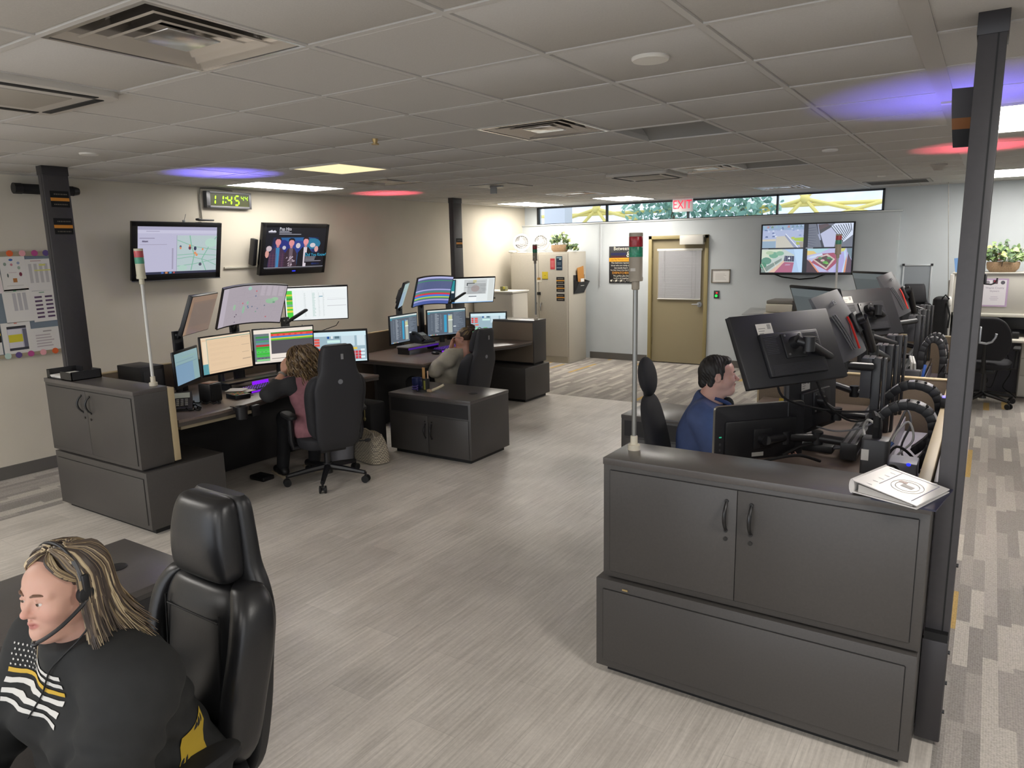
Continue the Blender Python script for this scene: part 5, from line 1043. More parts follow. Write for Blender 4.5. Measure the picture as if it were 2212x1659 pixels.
hs = thing('headset_on_stand', 'thin grey headset on a stand beside the slate page monitor', 'headset', (-5.25, 7.28, ZD)); MB().tube([(-5.25, 7.28, ZD), (-5.25, 7.28, ZD+.16)], .006, 8).cyl((-5.25, 7.28, ZD), (-5.25, 7.28, ZD+.008), .04).build('stand', mat('stand_grey', '#8d8b88', .4), hs); MB().tube([(-5.25+.0, 7.28+.055*math.cos(a), ZD+.13+.06*math.sin(a)) for a in [R(-40+k*13) for k in range(21)]], .005, 6).build('headband', mat('stand_grey', '#8d8b88', .4), hs)
# on the credenza between the workstations
pc_ = thing('pencil_cup', 'dark pencil cup on a round base on the mid floor credenza', 'pencil cup', (-4.36, 5.18, .58))
MB().lathe([(.075, 0), (.075, .008), (.05, .012), (.0001, .012)], 24, T(-4.40, 5.18, .58)).build('base', BLACKP, pc_); MB().lathe([(.034, .01), (.036, .12), (.033, .12), (.031, .015), (.0001, .013)], 20, T(-4.385, 5.19, .58)).build('cup', mat('cup_black', '#20211f', .5), pc_); MB().box((-4.372, 5.155, .64), (.018, .004, .085)).build('stripe', mat('cup_stripe', '#8c8b3e', .6), pc_)
for k, (dx, dy, tx, ty, l, c_, lb) in enumerate(((-.01, 0, -.012, 0, .20, '#c79a62', 'wooden ruler standing in the pencil cup'), (.012, .008, .008, .004, .17, '#d8b8a0', 'pale pink tipped pencil standing in the pencil cup'))):
    solo(MB().box((-4.385+dx+tx, 5.19+dy, .60+l/2), (.03 if k == 0 else .009, .006 if k == 0 else .009, l)), ('ruler', 'pencil')[k], mat('pencil_%d' % k, c_, .6), lb, ('ruler', 'pencil')[k], at=(-4.385+dx+tx, 5.19+dy, .60))
wb_ = thing('lint_brush', 'cream handled brush lying on the mid floor credenza', 'brush', (-4.26, 5.20, .58)); MB().tube([(-4.30, 5.17, .592), (-4.25, 5.20, .615), (-4.20, 5.23, .645)], [.014, .013, .012], 10).build('handle', mat('brush_cream', '#cdc2a4', .5), wb_); MB().box((-4.315, 5.16, .592), (.05, .04, .024), bev=.006).build('head', mat('brush_head', '#b39a7c', .6), wb_)
gk = thing('blue_mug', 'dark blue mug beside the pencil cup on the mid floor credenza', 'mug', (-4.52, 5.22, .58)); MB().lathe([(.04, 0), (.046, .01), (.048, .11), (.044, .11), (.041, .012), (.0001, .01)], 22, T(-4.52, 5.22, .58)).build('body', mat('navy_glaze', '#262f5c', .3), gk); MB().tube([(-4.475, 5.21, .67), (-4.45, 5.21, .66), (-4.45, 5.21, .62), (-4.478, 5.21, .61)], .007, 8).build('handle', mat('navy_glaze', '#262f5c', .3), gk)
cb = thing('purple_cable', 'purple lanyard coiled at the foot of the pencil cup', 'lanyard', (-4.46, 5.13, .58)); MB().tube([(-4.47+.03*math.cos(k*.7), 5.13+.022*math.sin(k*.7), .586+.0025*k) for k in range(20)], .006, 6).build('strap', mat('purple_strap', '#4a3c84', .7), cb)
# bags and bin by the first chair
bg = thing('handbag', 'cream and grey checked handbag on the floor by the mid floor credenza', 'bag', (-4.62, 4.66, 0))
HB = mat('woven_check', '#aaa08c', .85)
nt = HB.node_tree; tcn = node(nt, 'ShaderNodeTexCoord').outputs['Object']; ck_ = node(nt, 'ShaderNodeTexChecker', i_Vector=tcn, i_Scale=75.0); ck_.inputs[1].default_value = lin('#b9ae98'); ck_.inputs[2].default_value = lin('#7d766b'); nt.links.new(ck_.outputs[0], nt.nodes['Principled BSDF'].inputs['Base Color'])
def bagpt(u, v):
    a = 2*math.pi*u; z = v; w = .20*(1-.25*z**2); d = .10*(1-.55*z**3); e = .55
    cxs = math.copysign(abs(math.cos(a))**e, math.cos(a)); sn = math.copysign(abs(math.sin(a))**e, math.sin(a))
    return (-4.62+w*cxs*.95+d*sn*.3, 4.66+d*sn-w*cxs*.25, .01+.25*z+.012*math.sin(5*a)*z)
g = MB().grid(bagpt, 32, 8); g.add([bagpt(k/32, 0) for k in range(32)], [tuple(range(31, -1, -1))]); g.add([bagpt(k/32, 1) for k in range(32)], [tuple(range(32))]); g.build('body', HB, bg)
MB().tube([(-4.76, 4.60, .22), (-4.73, 4.60, .29), (-4.62, 4.60, .31), (-4.52, 4.59, .28), (-4.50, 4.59, .22)], .010, 8).build('handle', mat('bag_handle', '#8d8577', .6), bg)
b2 = thing('tote_bag', 'black tote bag with a hanging gold chain charm beside the handbag', 'bag', (-4.78, 4.84, 0))
MB().mm(-4.98, -4.69, 4.745, 4.96, .0, .50, bev=.03).build('body', mat('tote_black', '#141416', .8), b2); MB().tube([(-4.76, 4.742, .50), (-4.755, 4.738, .42), (-4.757, 4.737, .34)], .006, 6).ell((-4.757, 4.735, .36), (.016, .008, .02), 8).build('chain_charm', mat('dull_gold', '#8f845a', .4, metal=.7), b2)
tb = thing('waste_bin', 'pale grey waste bin behind the first chair', 'bin', (-4.93, 4.60, 0)); MB().lathe([(.11, 0), (.14, .30), (.135, .30), (.105, .01), (.0001, .008)], 24, T(-4.90, 4.56, 0)).build('body', mat('bin_grey', '#8c8c92', .5), tb)
ft = thing('foot_pedal', 'black foot pedal on the floor under the first desk', 'foot pedal', (-5.05, 3.78, 0)); MB().box((-5.05, 3.78, .02), (.18, .12, .04), bev=.012).build('pedal', BLACKP, ft)
# ------------------------------------------------------------------ right hand workstations: monitor backs, arms, posts, chains
STKM = PRINT
def arm(t, pts, r=.021, name='mount_arm'):
    """jointed monitor arm along pts: straight tubes with vertical knuckles at the joints"""
    mb = MB()
    for a, b in zip(pts, pts[1:]): mb.tube([a, b], r, 12)
    for p in pts[1:-1]:
        mb.cyl((p[0], p[1], p[2]-.035), (p[0], p[1], p[2]+.035), r*1.25, n=14)
    mb.build(name, BLACKM, t)
def asset_sticker(t, M, x, y, w=.075, h=.05, z=-.03):
    q = MB(); S = M @ T(x, y, z) @ Matrix.Rotation(math.pi, 4, 'Y')
    q.box((0, 0, .0006), (w, h, .0012), S, col=lin('#d6d2ca'))
    for k in range(3): q.box((-w*.18-.004*k, h*(.1-.2*k), .0014), (w*(.45-.08*k), h*.06, .0004), S, col=lin('#8f8b88'))
    for k in range(5): q.box((w*.2+k*w*.045, h*.22, .0014), (w*.02, h*.4, .0004), S, col=lin('#5c5a5c'))
    q.build('asset_label', STKM, t, smooth=0, label='white label with printed bars')
def flat_back(label, c, yaw, tilt, roll, W, H, grp, content=None, ribs=True, stick=(.12, .10)):
    M = mon_frame(c, yaw, tilt, roll); t = thingM('computer_monitor', label, 'monitor', M, grp); rg = random.Random(2)
    hb = MB().box((0, 0, -.012), (W, H, .028), M, bev=.006); hb.build('housing', BACKP, t)
    q = MB()
    for a in ((0, H/2-.007, W, .014), (0, -H/2+.01, W, .02), (-W/2+.007, 0, .014, H), (W/2-.007, 0, .014, H)): q.box((a[0], a[1], .003), (a[2], a[3], .006), M, bev=.001)
    q.build('bezel', BEZEL, t)
    screen_mb(W-.028, H-.034, (content or c_brown)(rg), .0025, 0, M @ T(0, .003, 0)).build('screen', SCREEN, t, smooth=0)
    b = MB().box((0, -.035, -.036), (W*.58, H*.60, .028), M, bev=.008)
    b.build('back_cover', BACKP, t)
    if ribs:
        r_ = MB()
        for k in range(11):
            y = .055-k*.0085; r_.box((-W*.2, y, -.0505), (W*.14, .003, .003), M); r_.box((W*.21, y, -.0505), (W*.12, .003, .003), M)
        for k in range(8): r_.box((0, -.09-k*.0065, -.0505), (W*.52, .0028, .003), M)
        r_.build('vent_ribs', mat('vent_rib_grey', '#3a3a3f', .4), t)
    v = MB().box((0, .0, -.054), (.125, .125, .012), M, bev=.004); v.cyl(M @ Vector((0, .01, -.055)), M @ Vector((0, .01, -.095)), .032, .026, 18); v.build('vesa_plate', BLACKM, t)
    for sx in (-.045, .045):
        for sy in (-.045, .05): MB().cyl(M @ Vector((sx, sy, -.058)), M @ Vector((sx, sy, -.064)), .006, n=8).build('screw', GREYM, t)
    if stick: asset_sticker(t, M, stick[0], stick[1], .095, .062, -.027)
    return t, M
ACERB = mat('slate_monitor_back', '#48484c', .42, noise=(200, .05))
def curved_back(label, c, yaw, tilt, grp):
    M = mon_frame(c, yaw, tilt); W, H, Rc = .61, .366, .95; t = thingM('computer_monitor', label, 'monitor', M, grp)
    n = 14; xs = [-W/2+W*k/n for k in range(n+1)]; hb = MB(); vs_ = []
    for x in xs:
        z = z_curve(x, Rc); d = .018+.028*(1-(abs(x)/(W/2))**2); vs_ += [(x, -H/2, z), (x, H/2, z), (x, H/2, z-d*.7), (x, -H*.05, z-d-.012), (x, -H/2, z-d)]
    fs = []
    for k in range(n):
        a, b = 5*k, 5*k+5; fs += [(a+j, b+j, b+(j+1) % 5, a+(j+1) % 5) for j in range(5)]
    hb.add(vs_, fs+[(0, 1, 2, 3, 4), (5*n+4, 5*n+3, 5*n+2, 5*n+1, 5*n)], M); hb.build('housing', ACERB, t, smooth=50)
    screen_mb(W-.014, H-.02, c_map(random.Random(3)), .001, Rc, M @ T(0, .002, 0)).build('screen', SCREEN, t, smooth=0)
    def zb(x, y): d = .018+.028*(1-(abs(x)/(W/2))**2); k = (y+H*.05)/(H*.55) if y > -H*.05 else 0; return z_curve(x, Rc)-(d+.012)*(1-max(0, k))-d*.7*max(0, k)-.003
    M_X = .135
    s = MB().tube([M @ Vector((M_X-.004*k, -.15+.022*k, zb(M_X-.004*k, -.15+.022*k)-.004)) for k in range(9)], .006, 6)
    s.build('red_stripe', mat('red_stripe', '#c8281e', .35), t, label='thin red stripe down the back')
    r_ = MB()
    for q in range(3):
        r_.tube([M @ Vector((M_X+.03+.02*q+.010*k, -.14+.05*k, zb(M_X+.03+.02*q+.010*k, -.14+.05*k)-.002)) for k in range(5)], .004, 5)
    r_.build('ridge', mat('ridge_grey', '#56565a', .35), t)
    S = M @ T(.15, .125, zb(.15, .125)-.004) @ Matrix.Rotation(math.pi, 4, 'Y') @ Matrix.Rotation(R(-4), 4, 'X')
    text_mb('acer', .052, S, depth=.0015).build('logo_lettering', mat('logo_grey', '#68686c', .3), t)
    v = MB().box((0, -.02, -.066), (.11, .11, .02), M, bev=.005); v.cyl(M @ Vector((0, -.01, -.07)), M @ Vector((0, -.01, -.11)), .03, n=16); v.build('vesa_plate', BLACKM, t)
    return t, M
def c_side(rg): return [('r', 0, 0, 1, 1, '#4e5557'), ('r', .0, .82, 1, 1, '#5c6466'), ('r', .78, .82, .9, .9, '#a8a070')]
def right_station(dy, first):
    nm = 'near right workstation' if first else 'far right workstation'; G = 'monitors of the '+nm
    P = [(-.47, 4.24+dy), (-.47, 4.80+dy), (-.47, 5.33+dy)]
    # upper row
    y1 = 3.698 if first else 5.872
    m1, M1 = flat_back('black monitor back with a white label, upper left of the '+nm, (-.81 if first else -.767, y1, 1.37 if first else 1.36), 144.6 if first else 141, -26, -1.3, .61, .366, G)
    m2, M2 = curved_back('grey curved monitor back with a red stripe, upper middle of the '+nm, (-.645, 4.25+dy, 1.45), 180, -25, G)
    m3 = monitor('monitor with a dark screen facing the camera, upper far end of the '+nm, (-.90, 4.98+dy, 1.44), 222, -20, .56, .342, c_side, bz=(.016, .016, .02), grp=G)[0]
    # lower row
    if first:
        M = mon_frame((-.987, 3.907, .875), 136.6, .5); l1 = thingM('computer_monitor', 'silver rimmed black touch monitor back, lower left of the near right workstation', 'monitor', M, G); W, H = .53, .329
        def rr(w, h, r_): return [(sx*(w/2-r_)+r_*math.cos(a), sy*(h/2-r_)+r_*math.sin(a)) for sx, sy, a0 in ((1, 1, 0), (-1, 1, 90), (-1, -1, 180), (1, -1, 270)) for a in [R(a0+15*k) for k in range(7)]]
        MB().prism(rr(W, H, .022), -.028, .0, M, bev=.003).build('housing', BACKP, l1)
        MB().prism(rr(W+.006, H+.006, .025), -.022, -.006, M).build('silver_rim', mat('silver_rim', '#b4b0a6', .3, metal=.7), l1)
        MB().box((0, -.03, -.035), (W*.80, H*.70, .02), M, bev=.012).build('back_cover', mat('touch_back', '#19191c', .4), l1)
        screen_mb(W-.03, H-.03, c_radio(random.Random(2)), .0005, 0, M).build('screen', SCREEN, l1, smooth=0)
        b = MB()
        for k in range(4): b.box((.235, -.04-.03*k, -.029), (.014, .014, .004), M, bev=.003)
        b.build('button', mat('button_grey', '#3c3c40', .4), l1); MB().box((.235, -.0, -.029), (.014, .006, .003), M).build('power_light', mat('teal_led', '#208868', .4, emit=('#2fae84', .7)), l1)
        v = MB().box((-.005, -.02, -.048), (.11, .11, .012), M, bev=.004); v.cyl(M @ Vector((-.005, -.02, -.05)), M @ Vector((-.005, -.02, -.09)), .034, .028, 18); v.build('vesa_plate', BLACKM, l1)
        MB().box((.02, -.105, -.046), (.07, .022, .001), M).build('asset_label', mat('label_grey', '#a9a8a4', .5), l1)
        arm(l1, [tuple(M @ Vector((-.005, -.02, -.09))), (-.86, 4.0, .845), (-.72, 4.13, .83), (-.57, 4.10, .83)], .024)
    l2, M_ = flat_back('black monitor back, lower middle of the '+nm, (-.80, 4.28+dy, 1.00), 165, -2, 0, .56, .342, G, content=c_dark, ribs=False, stick=(.10, .11))
    arm(l2, [tuple(M_ @ Vector((0, 0, -.06))), (-.66, 4.33+dy, .93), (-.54, 4.45+dy, .90)], .022)
    l3 = monitor('black monitor, lower far end of the '+nm, (-.86, 4.92+dy, 1.00), 200, -2, .56, .342, c_dark, grp=G)[0]
    arm(l3, [(-.82, 4.93+dy, 1.0), (-.66, 4.95+dy, .95), (-.54, 4.98+dy, .92)], .022)
    arm(m1, [tuple(M1 @ Vector((0, .01, -.09))), tuple(M1 @ Vector((-.03, -.02, -.12))), (-.60, y1+.33, 1.255), (-.48, P[0][1]-.09, 1.235)], .022)
    arm(m2, [tuple(M2 @ Vector((0, -.01, -.10))), (-.52, 4.52+dy, 1.27), (-.47, P[1][1]-.06, 1.20)], .024)
    arm(m3, [(-.84, 5.0+dy, 1.42), (-.62, 5.15+dy, 1.28), (-.48, P[2][1]-.05, 1.22)], .022)
    # rail and posts
    rl = thing('mounting_rail', 'black slotted rail along the desk of the '+nm, 'rail', (-.54, 4.7+dy, ZD))
    r_ = MB().mm(-.58, -.50, 3.98+dy, 5.45+dy, ZD+.02, ZD+.11, bev=.004); r_.build('rail', BLACKM, rl)
    s = MB(); s.mm(-.567, -.548, 3.985+dy, 5.44+dy, ZD+.109, ZD+.1125); s.mm(-.532, -.513, 3.985+dy, 5.44+dy, ZD+.109, ZD+.1125); s.mm(-.5005, -.498, 3.985+dy, 5.44+dy, ZD+.05, ZD+.062); s.build('slot_edge', mat('slot_silver', '#77767a', .35, metal=.5), rl)
    f = MB()
    for y in (4.1, 5.35): f.mm(-.57, -.51, y+dy, y+.06+dy, ZD, ZD+.02)
    f.build('foot', BLACKM, rl)
    for k, (x, y) in enumerate(P):
        p = thing('mounting_post', ('nearest', 'middle', 'farthest')[k]+' black post with a slotted silver top at the '+nm, 'post', (x, y, ZD+.0), 0, 'monitor posts')
        q = MB().mm(x-.012, x+.028, y-.035, y+.035, ZD, 1.275, bev=.003); q.mm(x+.034, x+.05, y+.0, y+.06, ZD, 1.27, bev=.003); q.build('bar', mat('post_black', '#232326', .4, spec=.6), p)
        MB().mm(x-.065, x-.012, y-.05, y+.02, 1.06, 1.272, bev=.003).build('carriage', mat('carriage_grey', '#37373b', .45), p)
        s = MB(); s.mm(x-.060, x-.036, y-.045, y+.05, 1.272, 1.278); s.mm(x-.028, x-.004, y-.045, y+.05, 1.272, 1.278); s.build('slotted_top', mat('slot_silver', '#77767a', .35, metal=.5), p)
    # energy chains
    def chain(path, y, w, label):
        t = thing('cable_chain', label, 'cable carrier', (path[-1][0], y, path[-1][1]), 0, 'cable carrier chains')
        pts = [Vector((x, 0, z)) for x, z in path]; res = []
        for i in range(len(pts)-1):   # catmull-rom resample
            p0, p1, p2, p3 = pts[max(i-1, 0)], pts[i], pts[i+1], pts[min(i+2, len(pts)-1)]
            for q in range(2):
                u = q/2; res.append(.5*((2*p1)+(p2-p0)*u+(2*p0-5*p1+4*p2-p3)*u*u+(3*p1-p0-3*p2+p3)*u**3))
        res.append(pts[-1]); lk = MB(); cl = MB()
        cen = sum(res, Vector())/len(res)
        for i in range(len(res)-1):
            a, b = res[i], res[i+1]; d = (b-a); L = d.length; ang = math.atan2(d.z, d.x); mid = (a+b)/2
            M = T(mid.x, y, mid.z) @ Matrix.Rotation(-ang, 4, 'Y'); out = 1 if (M.to_3x3() @ Vector((0, 0, 1))).dot(mid-cen) > 0 else -1
            lk.box((0, -w/2, 0), (L*1.12, .012, .044), M, bev=.004); lk.box((0, w/2, 0), (L*1.12, .012, .044), M, bev=.004); lk.box((0, 0, -out*.018), (L*.9, w, .006), M)
            (cl if i % 2 else lk).box((0, 0, out*.020), (L*.8, w*.96, .007), M, bev=.002)
        lk.build('links', mat('chain_black', '#1a1a1d', .45), t); cl.build('clips', mat('chain_clip_grey', '#8d8c92', .4), t)
        return t
    if first:
        chain([(-.435, .955), (-.378, 1.015), (-.301, 1.045), (-.225, 1.025), (-.185, .97), (-.178, .885), (-.19, .81), (-.232, .735), (-.29, .674)], 4.2, .075, 'nearer of the two arched cable chains at the near right workstation')
        chain([(-.446, .981), (-.379, 1.047), (-.304, 1.068), (-.224, 1.045), (-.183, .981), (-.178, .889), (-.185, .815), (-.23, .74), (-.29, .68)], 4.68, .075, 'farther of the two arched cable chains at the near right workstation')
    else:
        for k, (y, lb) in enumerate(((6.45, 'nearer'), (6.75, 'farther'))): chain([(-.399, .90), (-.395, 1.03), (-.365, 1.10), (-.32, 1.125), (-.275, 1.095), (-.252, 1.0), (-.252, .88), (-.26, .76)], y, .07, lb+' of the two narrow upright cable chains at the far right workstation')
    tr_ = thing('cable_trough', 'pale grey cable trough behind the desk of the '+nm, 'trough', (-.29, 4.3+dy, .58)); MB().mm(-.405, -.17, 3.0+dy*1.0, 5.5+dy, .585, .60).build('floor_plate', mat('trough_grey', '#8f8c96', .45), tr_); MB().mm(-.408, -.402, 3.0+dy, 5.5+dy, .585, .70).build('side_plate', mat('trough_grey', '#8f8c96', .45), tr_)
    return m1
right_station(0, True); right_station(2.6, False)
# power box, loose cables and small gear around the near right posts
pb_ = thing('power_module', 'dark upright power box with two thick plugs behind the near cabinet', 'power box', (-.36, 3.42, .60))
MB().prism([(-.045, -.05), (.045, -.05), (.055, -.035), (.055, .05), (-.055, .05), (-.055, -.035)], .60, 1.02, T(-.365, 3.5, 0), bev=.006).build('case', mat('power_grey', '#3b3b3f', .45), pb_)
MB().tube([(-.37, 3.50, 1.02), (-.368, 3.49, 1.07), (-.372, 3.51, 1.11), (-.385, 3.55, 1.12)], .012, 8).tube([(-.355, 3.51, 1.02), (-.352, 3.50, 1.06), (-.36, 3.53, 1.10), (-.38, 3.58, 1.11)], .010, 8).build('plug_cord', RUBBER, pb_)
MB().box((-.40, 3.448, .95), (.03, .002, .05)).build('sticker', PAPER, pb_)
nb_ = thing('network_box', 'small pale network box with a bright blue light in the cable trough', 'network box', (-.26, 3.75, .60))
MB().mm(-.33, -.21, 3.72, 3.86, .70, .86, bev=.008).build('case', mat('netbox_grey', '#8f8f98', .5), nb_); MB().ell((-.245, 3.72, .855), (.010, .006, .008), 10).build('blue_light', mat('blue_led', '#2030ff', .4, emit=('#2a38ff', 1.2)), nb_)
MB().mm(-.32, -.22, 3.74, 3.84, .60, .70).build('stand', DARKP, nb_)
kv = thing('docking_station', 'black docking box with a row of plugs beside the slotted rail', 'dock', (-.68, 4.3, ZD)); MB().box((-.72, 4.25, ZD+.02), (.16, .22, .04), T(0, 0, 0), bev=.006).build('case', BLACKP, kv)
q = MB()
for k in range(6): q.tube([(-.64, 4.16+.035*k, ZD+.028), (-.60, 4.16+.035*k, ZD+.035), (-.585, 4.17+.035*k, ZD+.06)], .007, 6)
q.build('plug', mat('plug_grey', '#5d5d62', .4), kv)
CABS = [('black', RUBBER), ('white', mat('white_cable', '#b9b9b6', .5)), ('grey', mat('grey_cable', '#6a6a6e', .5)), ('blue', mat('blue_cable', '#2e4f88', .5))]
def cable(label, pts, r, m):
    c = thing('cable', label, 'cable', pts[0]); P = [Vector(p) for p in pts]; res = []
    for i in range(len(P)-1):
        p0, p1, p2, p3 = P[max(i-1, 0)], P[i], P[i+1], P[min(i+2, len(P)-1)]
        for q in range(5): u = q/5; res.append(.5*((2*p1)+(p2-p0)*u+(2*p0-5*p1+4*p2-p3)*u*u+(3*p1-p0-3*p2+p3)*u**3))
    res.append(P[-1]); MB().tube(res, r, 7).build('sheath', m, c)
cable('black cable looping from the labelled monitor back towards the nearest post', [(-.86, 3.73, 1.24), (-.83, 3.75, 1.12), (-.72, 3.92, 1.04), (-.60, 4.08, 1.00), (-.50, 4.17, .99), (-.43, 4.20, 1.0)], .006, RUBBER)
cable('black cable drooping from the lower right corner of the labelled monitor back', [(-.76, 3.84, 1.22), (-.70, 3.87, 1.20), (-.67, 3.93, 1.10), (-.64, 4.02, 1.02), (-.56, 4.14, .94), (-.46, 4.2, .95)], .006, RUBBER)
cable('white cable bunched at the foot of the nearest post', [(-.42, 3.95, .98), (-.46, 3.98, .99), (-.48, 4.02, .93), (-.45, 3.96, .88), (-.42, 3.90, .90), (-.40, 3.86, .84)], .006, CABS[1][1])
cable('grey cable running along the slotted rail', [(-.74, 4.22, .87), (-.62, 4.12, .88), (-.50, 4.14, .91), (-.44, 4.18, .95)], .005, CABS[2][1])
cable('black cable curling on the desk under the silver rimmed monitor', [(-.95, 3.72, ZD+.01), (-.84, 3.70, ZD+.06), (-.74, 3.78, ZD+.07), (-.66, 3.9, ZD+.02)], .008, RUBBER)
cable('thick black cable from the docking box across the desk', [(-.86, 3.95, ZD+.01), (-.78, 4.05, ZD+.05), (-.72, 4.13, ZD+.05)], .008, RUBBER)
cable('blue cable standing up from the cable trough', [(-.37, 3.70, .62), (-.36, 3.66, .80), (-.34, 3.64, .92), (-.31, 3.65, .97)], .008, CABS[3][1])
cable('white cable tangle inside the nearer cable arch', [(-.40, 4.3, .70), (-.36, 4.28, .85), (-.30, 4.3, .93), (-.27, 4.28, .84), (-.33, 4.26, .76), (-.37, 4.3, .68)], .006, CABS[1][1])
cable('grey cable tangle beside the farther cable arch', [(-.41, 4.5, .68), (-.37, 4.46, .82), (-.33, 4.5, .95), (-.30, 4.47, .88), (-.34, 4.5, .74), (-.31, 4.46, .65)], .006, CABS[2][1])
cable('black cable loop in the trough by the blue light', [(-.38, 3.62, .72), (-.35, 3.6, .83), (-.30, 3.62, .87), (-.26, 3.64, .80), (-.27, 3.62, .70)], .007, RUBBER)
cable('black cable running down inside the nearer cable arch', [(-.39, 4.12, .62), (-.38, 4.1, .75), (-.33, 4.09, .84), (-.26, 4.12, .79), (-.22, 4.15, .70)], .007, RUBBER)
pm = thing('power_module', 'dark upright power box with two grey plugs at the far right workstation', 'power box', (-.40, 5.75, .60)); MB().mm(-.46, -.35, 5.72, 5.80, .60, .985, bev=.01).build('case', mat('power_grey', '#3b3b3f', .45), pm); MB().tube([(-.41, 5.76, .985), (-.412, 5.75, 1.04), (-.425, 5.77, 1.08)], .009, 8).tube([(-.39, 5.76, .985), (-.392, 5.75, 1.03), (-.41, 5.78, 1.075)], .009, 8).build('plug_cord', CABS[1][1], pm)
cable('blue strap standing behind the divider of the far right workstation', [(-.345, 5.73, .80), (-.335, 5.72, .95), (-.325, 5.73, 1.03)], .010, mat('strap_blue', '#3a63b8', .5))
cable('thin black wires straying over the divider by the right pole', [(-.26, 6.2, .90), (-.22, 6.1, .98), (-.20, 5.95, .94), (-.18, 5.9, .99)], .004, RUBBER)
# status lights throwing blue and red on the ceiling
def uplight(label, x, y, z, hexc, energy, w, z1):
    t = thing('status_light', label, 'status light', (x, y, z), 0, 'coloured status lights')
    MB().mm(x-.03, x+.03, y-.02, y+.02, z, z1-.02, bev=.004).build('housing', BLACKP, t); MB().mm(x-.022, x+.022, y-.014, y+.014, z1-.02, z1-.012).build('lens', mat('lens_'+hexc[1:], hexc, .3, emit=(hexc, 2.0)), t)
    l = bpy.data.lights.new('status_beam', 'AREA'); l.shape = 'RECTANGLE'; l.size = .05; l.size_y = .03; l.color = lin(hexc)[:3]; l.energy = energy; l.spread = R(w)
    o = bpy.data.objects.new('status_beam', l); COL.objects.link(o); o.matrix_world = T(x, y, z1+.002) @ Matrix.Rotation(math.pi, 4, 'X'); o.parent = t; o.matrix_parent_inverse = ROOTM[t.name].inverted()
uplight('blue status light behind the near right monitors', -.140, 4.5, .985, '#7a70ff', 5, 56, 1.06)
uplight('red status light behind the far right monitors', -.140, 7.0, .985, '#ff5a70', 3.2, 38, 1.06)
uplight('blue status light behind the first workstation monitors', -5.78, 4.2, ZD, '#7a70ff', 4.5, 38, 1.05)
uplight('red status light behind the second workstation monitors', -6.35, 6.95, 0, '#ff5a70', 3, 32, .93)
# binder on the near cabinet
bd = thing('ring_binder', 'white ring binder with a faint printed cover lying on the near right cabinet', 'binder', (-.205, 2.775, 1.0), R(-19)); MBd = T(-.205, 2.785, 1.003) @ rotz(R(-19)) @ Matrix.Scale(.87, 4)
WB = mat('binder_white', '#cfccca', .28, coat=.3)
def cover(z0, z1, nm, m=WB, th=.004): MB().add([(-.125, -.145, z0), (.13, -.145, z1), (.13, .145, z1), (-.125, .145, z0), (-.125, -.145, z0+th), (.13, -.145, z1+th), (.13, .145, z1+th), (-.125, .145, z0+th)], [(3, 2, 1, 0), (4, 5, 6, 7), (0, 1, 5, 4), (1, 2, 6, 5), (2, 3, 7, 6), (3, 0, 4, 7)], MBd).build(nm, m, bd, smooth=0)
cover(.008, .004, 'back_cover'); cover(.058, .016, 'front_cover')
sp_ = MB(); sp_.tube([MBd @ Vector((-.125, -.145+.29*k, .035)) for k in range(2)], .027, 12); sp_.v = [tuple(MBd @ Vector((-.125+((MBd.inverted() @ Vector(p)).x+.125)*.35, (MBd.inverted() @ Vector(p)).y, (MBd.inverted() @ Vector(p)).z))) for p in sp_.v]; sp_.build('spine', WB, bd)
MB().add([(-.10, -.138, .013), (.11, -.138, .010), (.11, .138, .010), (-.10, .138, .013), (-.10, -.138, .045), (.11, -.138, .014), (.11, .138, .014), (-.10, .138, .045)], [(3, 2, 1, 0), (4, 5, 6, 7), (0, 1, 5, 4), (1, 2, 6, 5), (2, 3, 7, 6), (3, 0, 4, 7)], MBd).build('pages', mat('binder_pages', '#b9b6b2', .8), bd, smooth=0)
S = MBd @ Matrix(((1, 0, 0, 0), (0, 1, 0, 0), (-.165, 0, 1, .0425), (0, 0, 0, 1)))
cv = MB()
for a in ((.0, .125, .20, .003), (.10, 0, .003, .25)): cv.box((a[0], a[1]-.0, .0002), (a[2], a[3], .0006), S, col=lin('#8f8fa2'))
cv.box((-.045, .02, .0002), (.0025, .2, .0006), S, col=lin('#a9a9b6'))
for r_ in (.055, .075): cv.tube([S @ Vector((.03+r_*math.cos(a*math.pi/16)*.75, r_*math.sin(a*math.pi/16), .0005)) for a in range(33)], .0009, 4, col=lin('#bab6b3'))
for k in range(5): cv.box((-.065, -.12+.05*k, .0002), (.02, .003, .0006), S, col=lin('#dedede'))
cv.box((.03, .0, .0002), (.045, .03, .0006), S, col=lin('#bfbbb8')); cv.box((.0, .03, .0002), (.03, .02, .0006), S, col=lin('#cdb9b4'))
cv.build('cover_print', PRINT, bd, smooth=0)
solo(MB().box((0, 0, 0), (.20, .27, .006), T(-.165, 2.80, 1.003) @ rotz(R(-8))), 'folder', mat('navy_folder', '#25263a', .5), 'dark folder lying under the white ring binder', 'folder', at=(-.165, 2.80, 1.0))
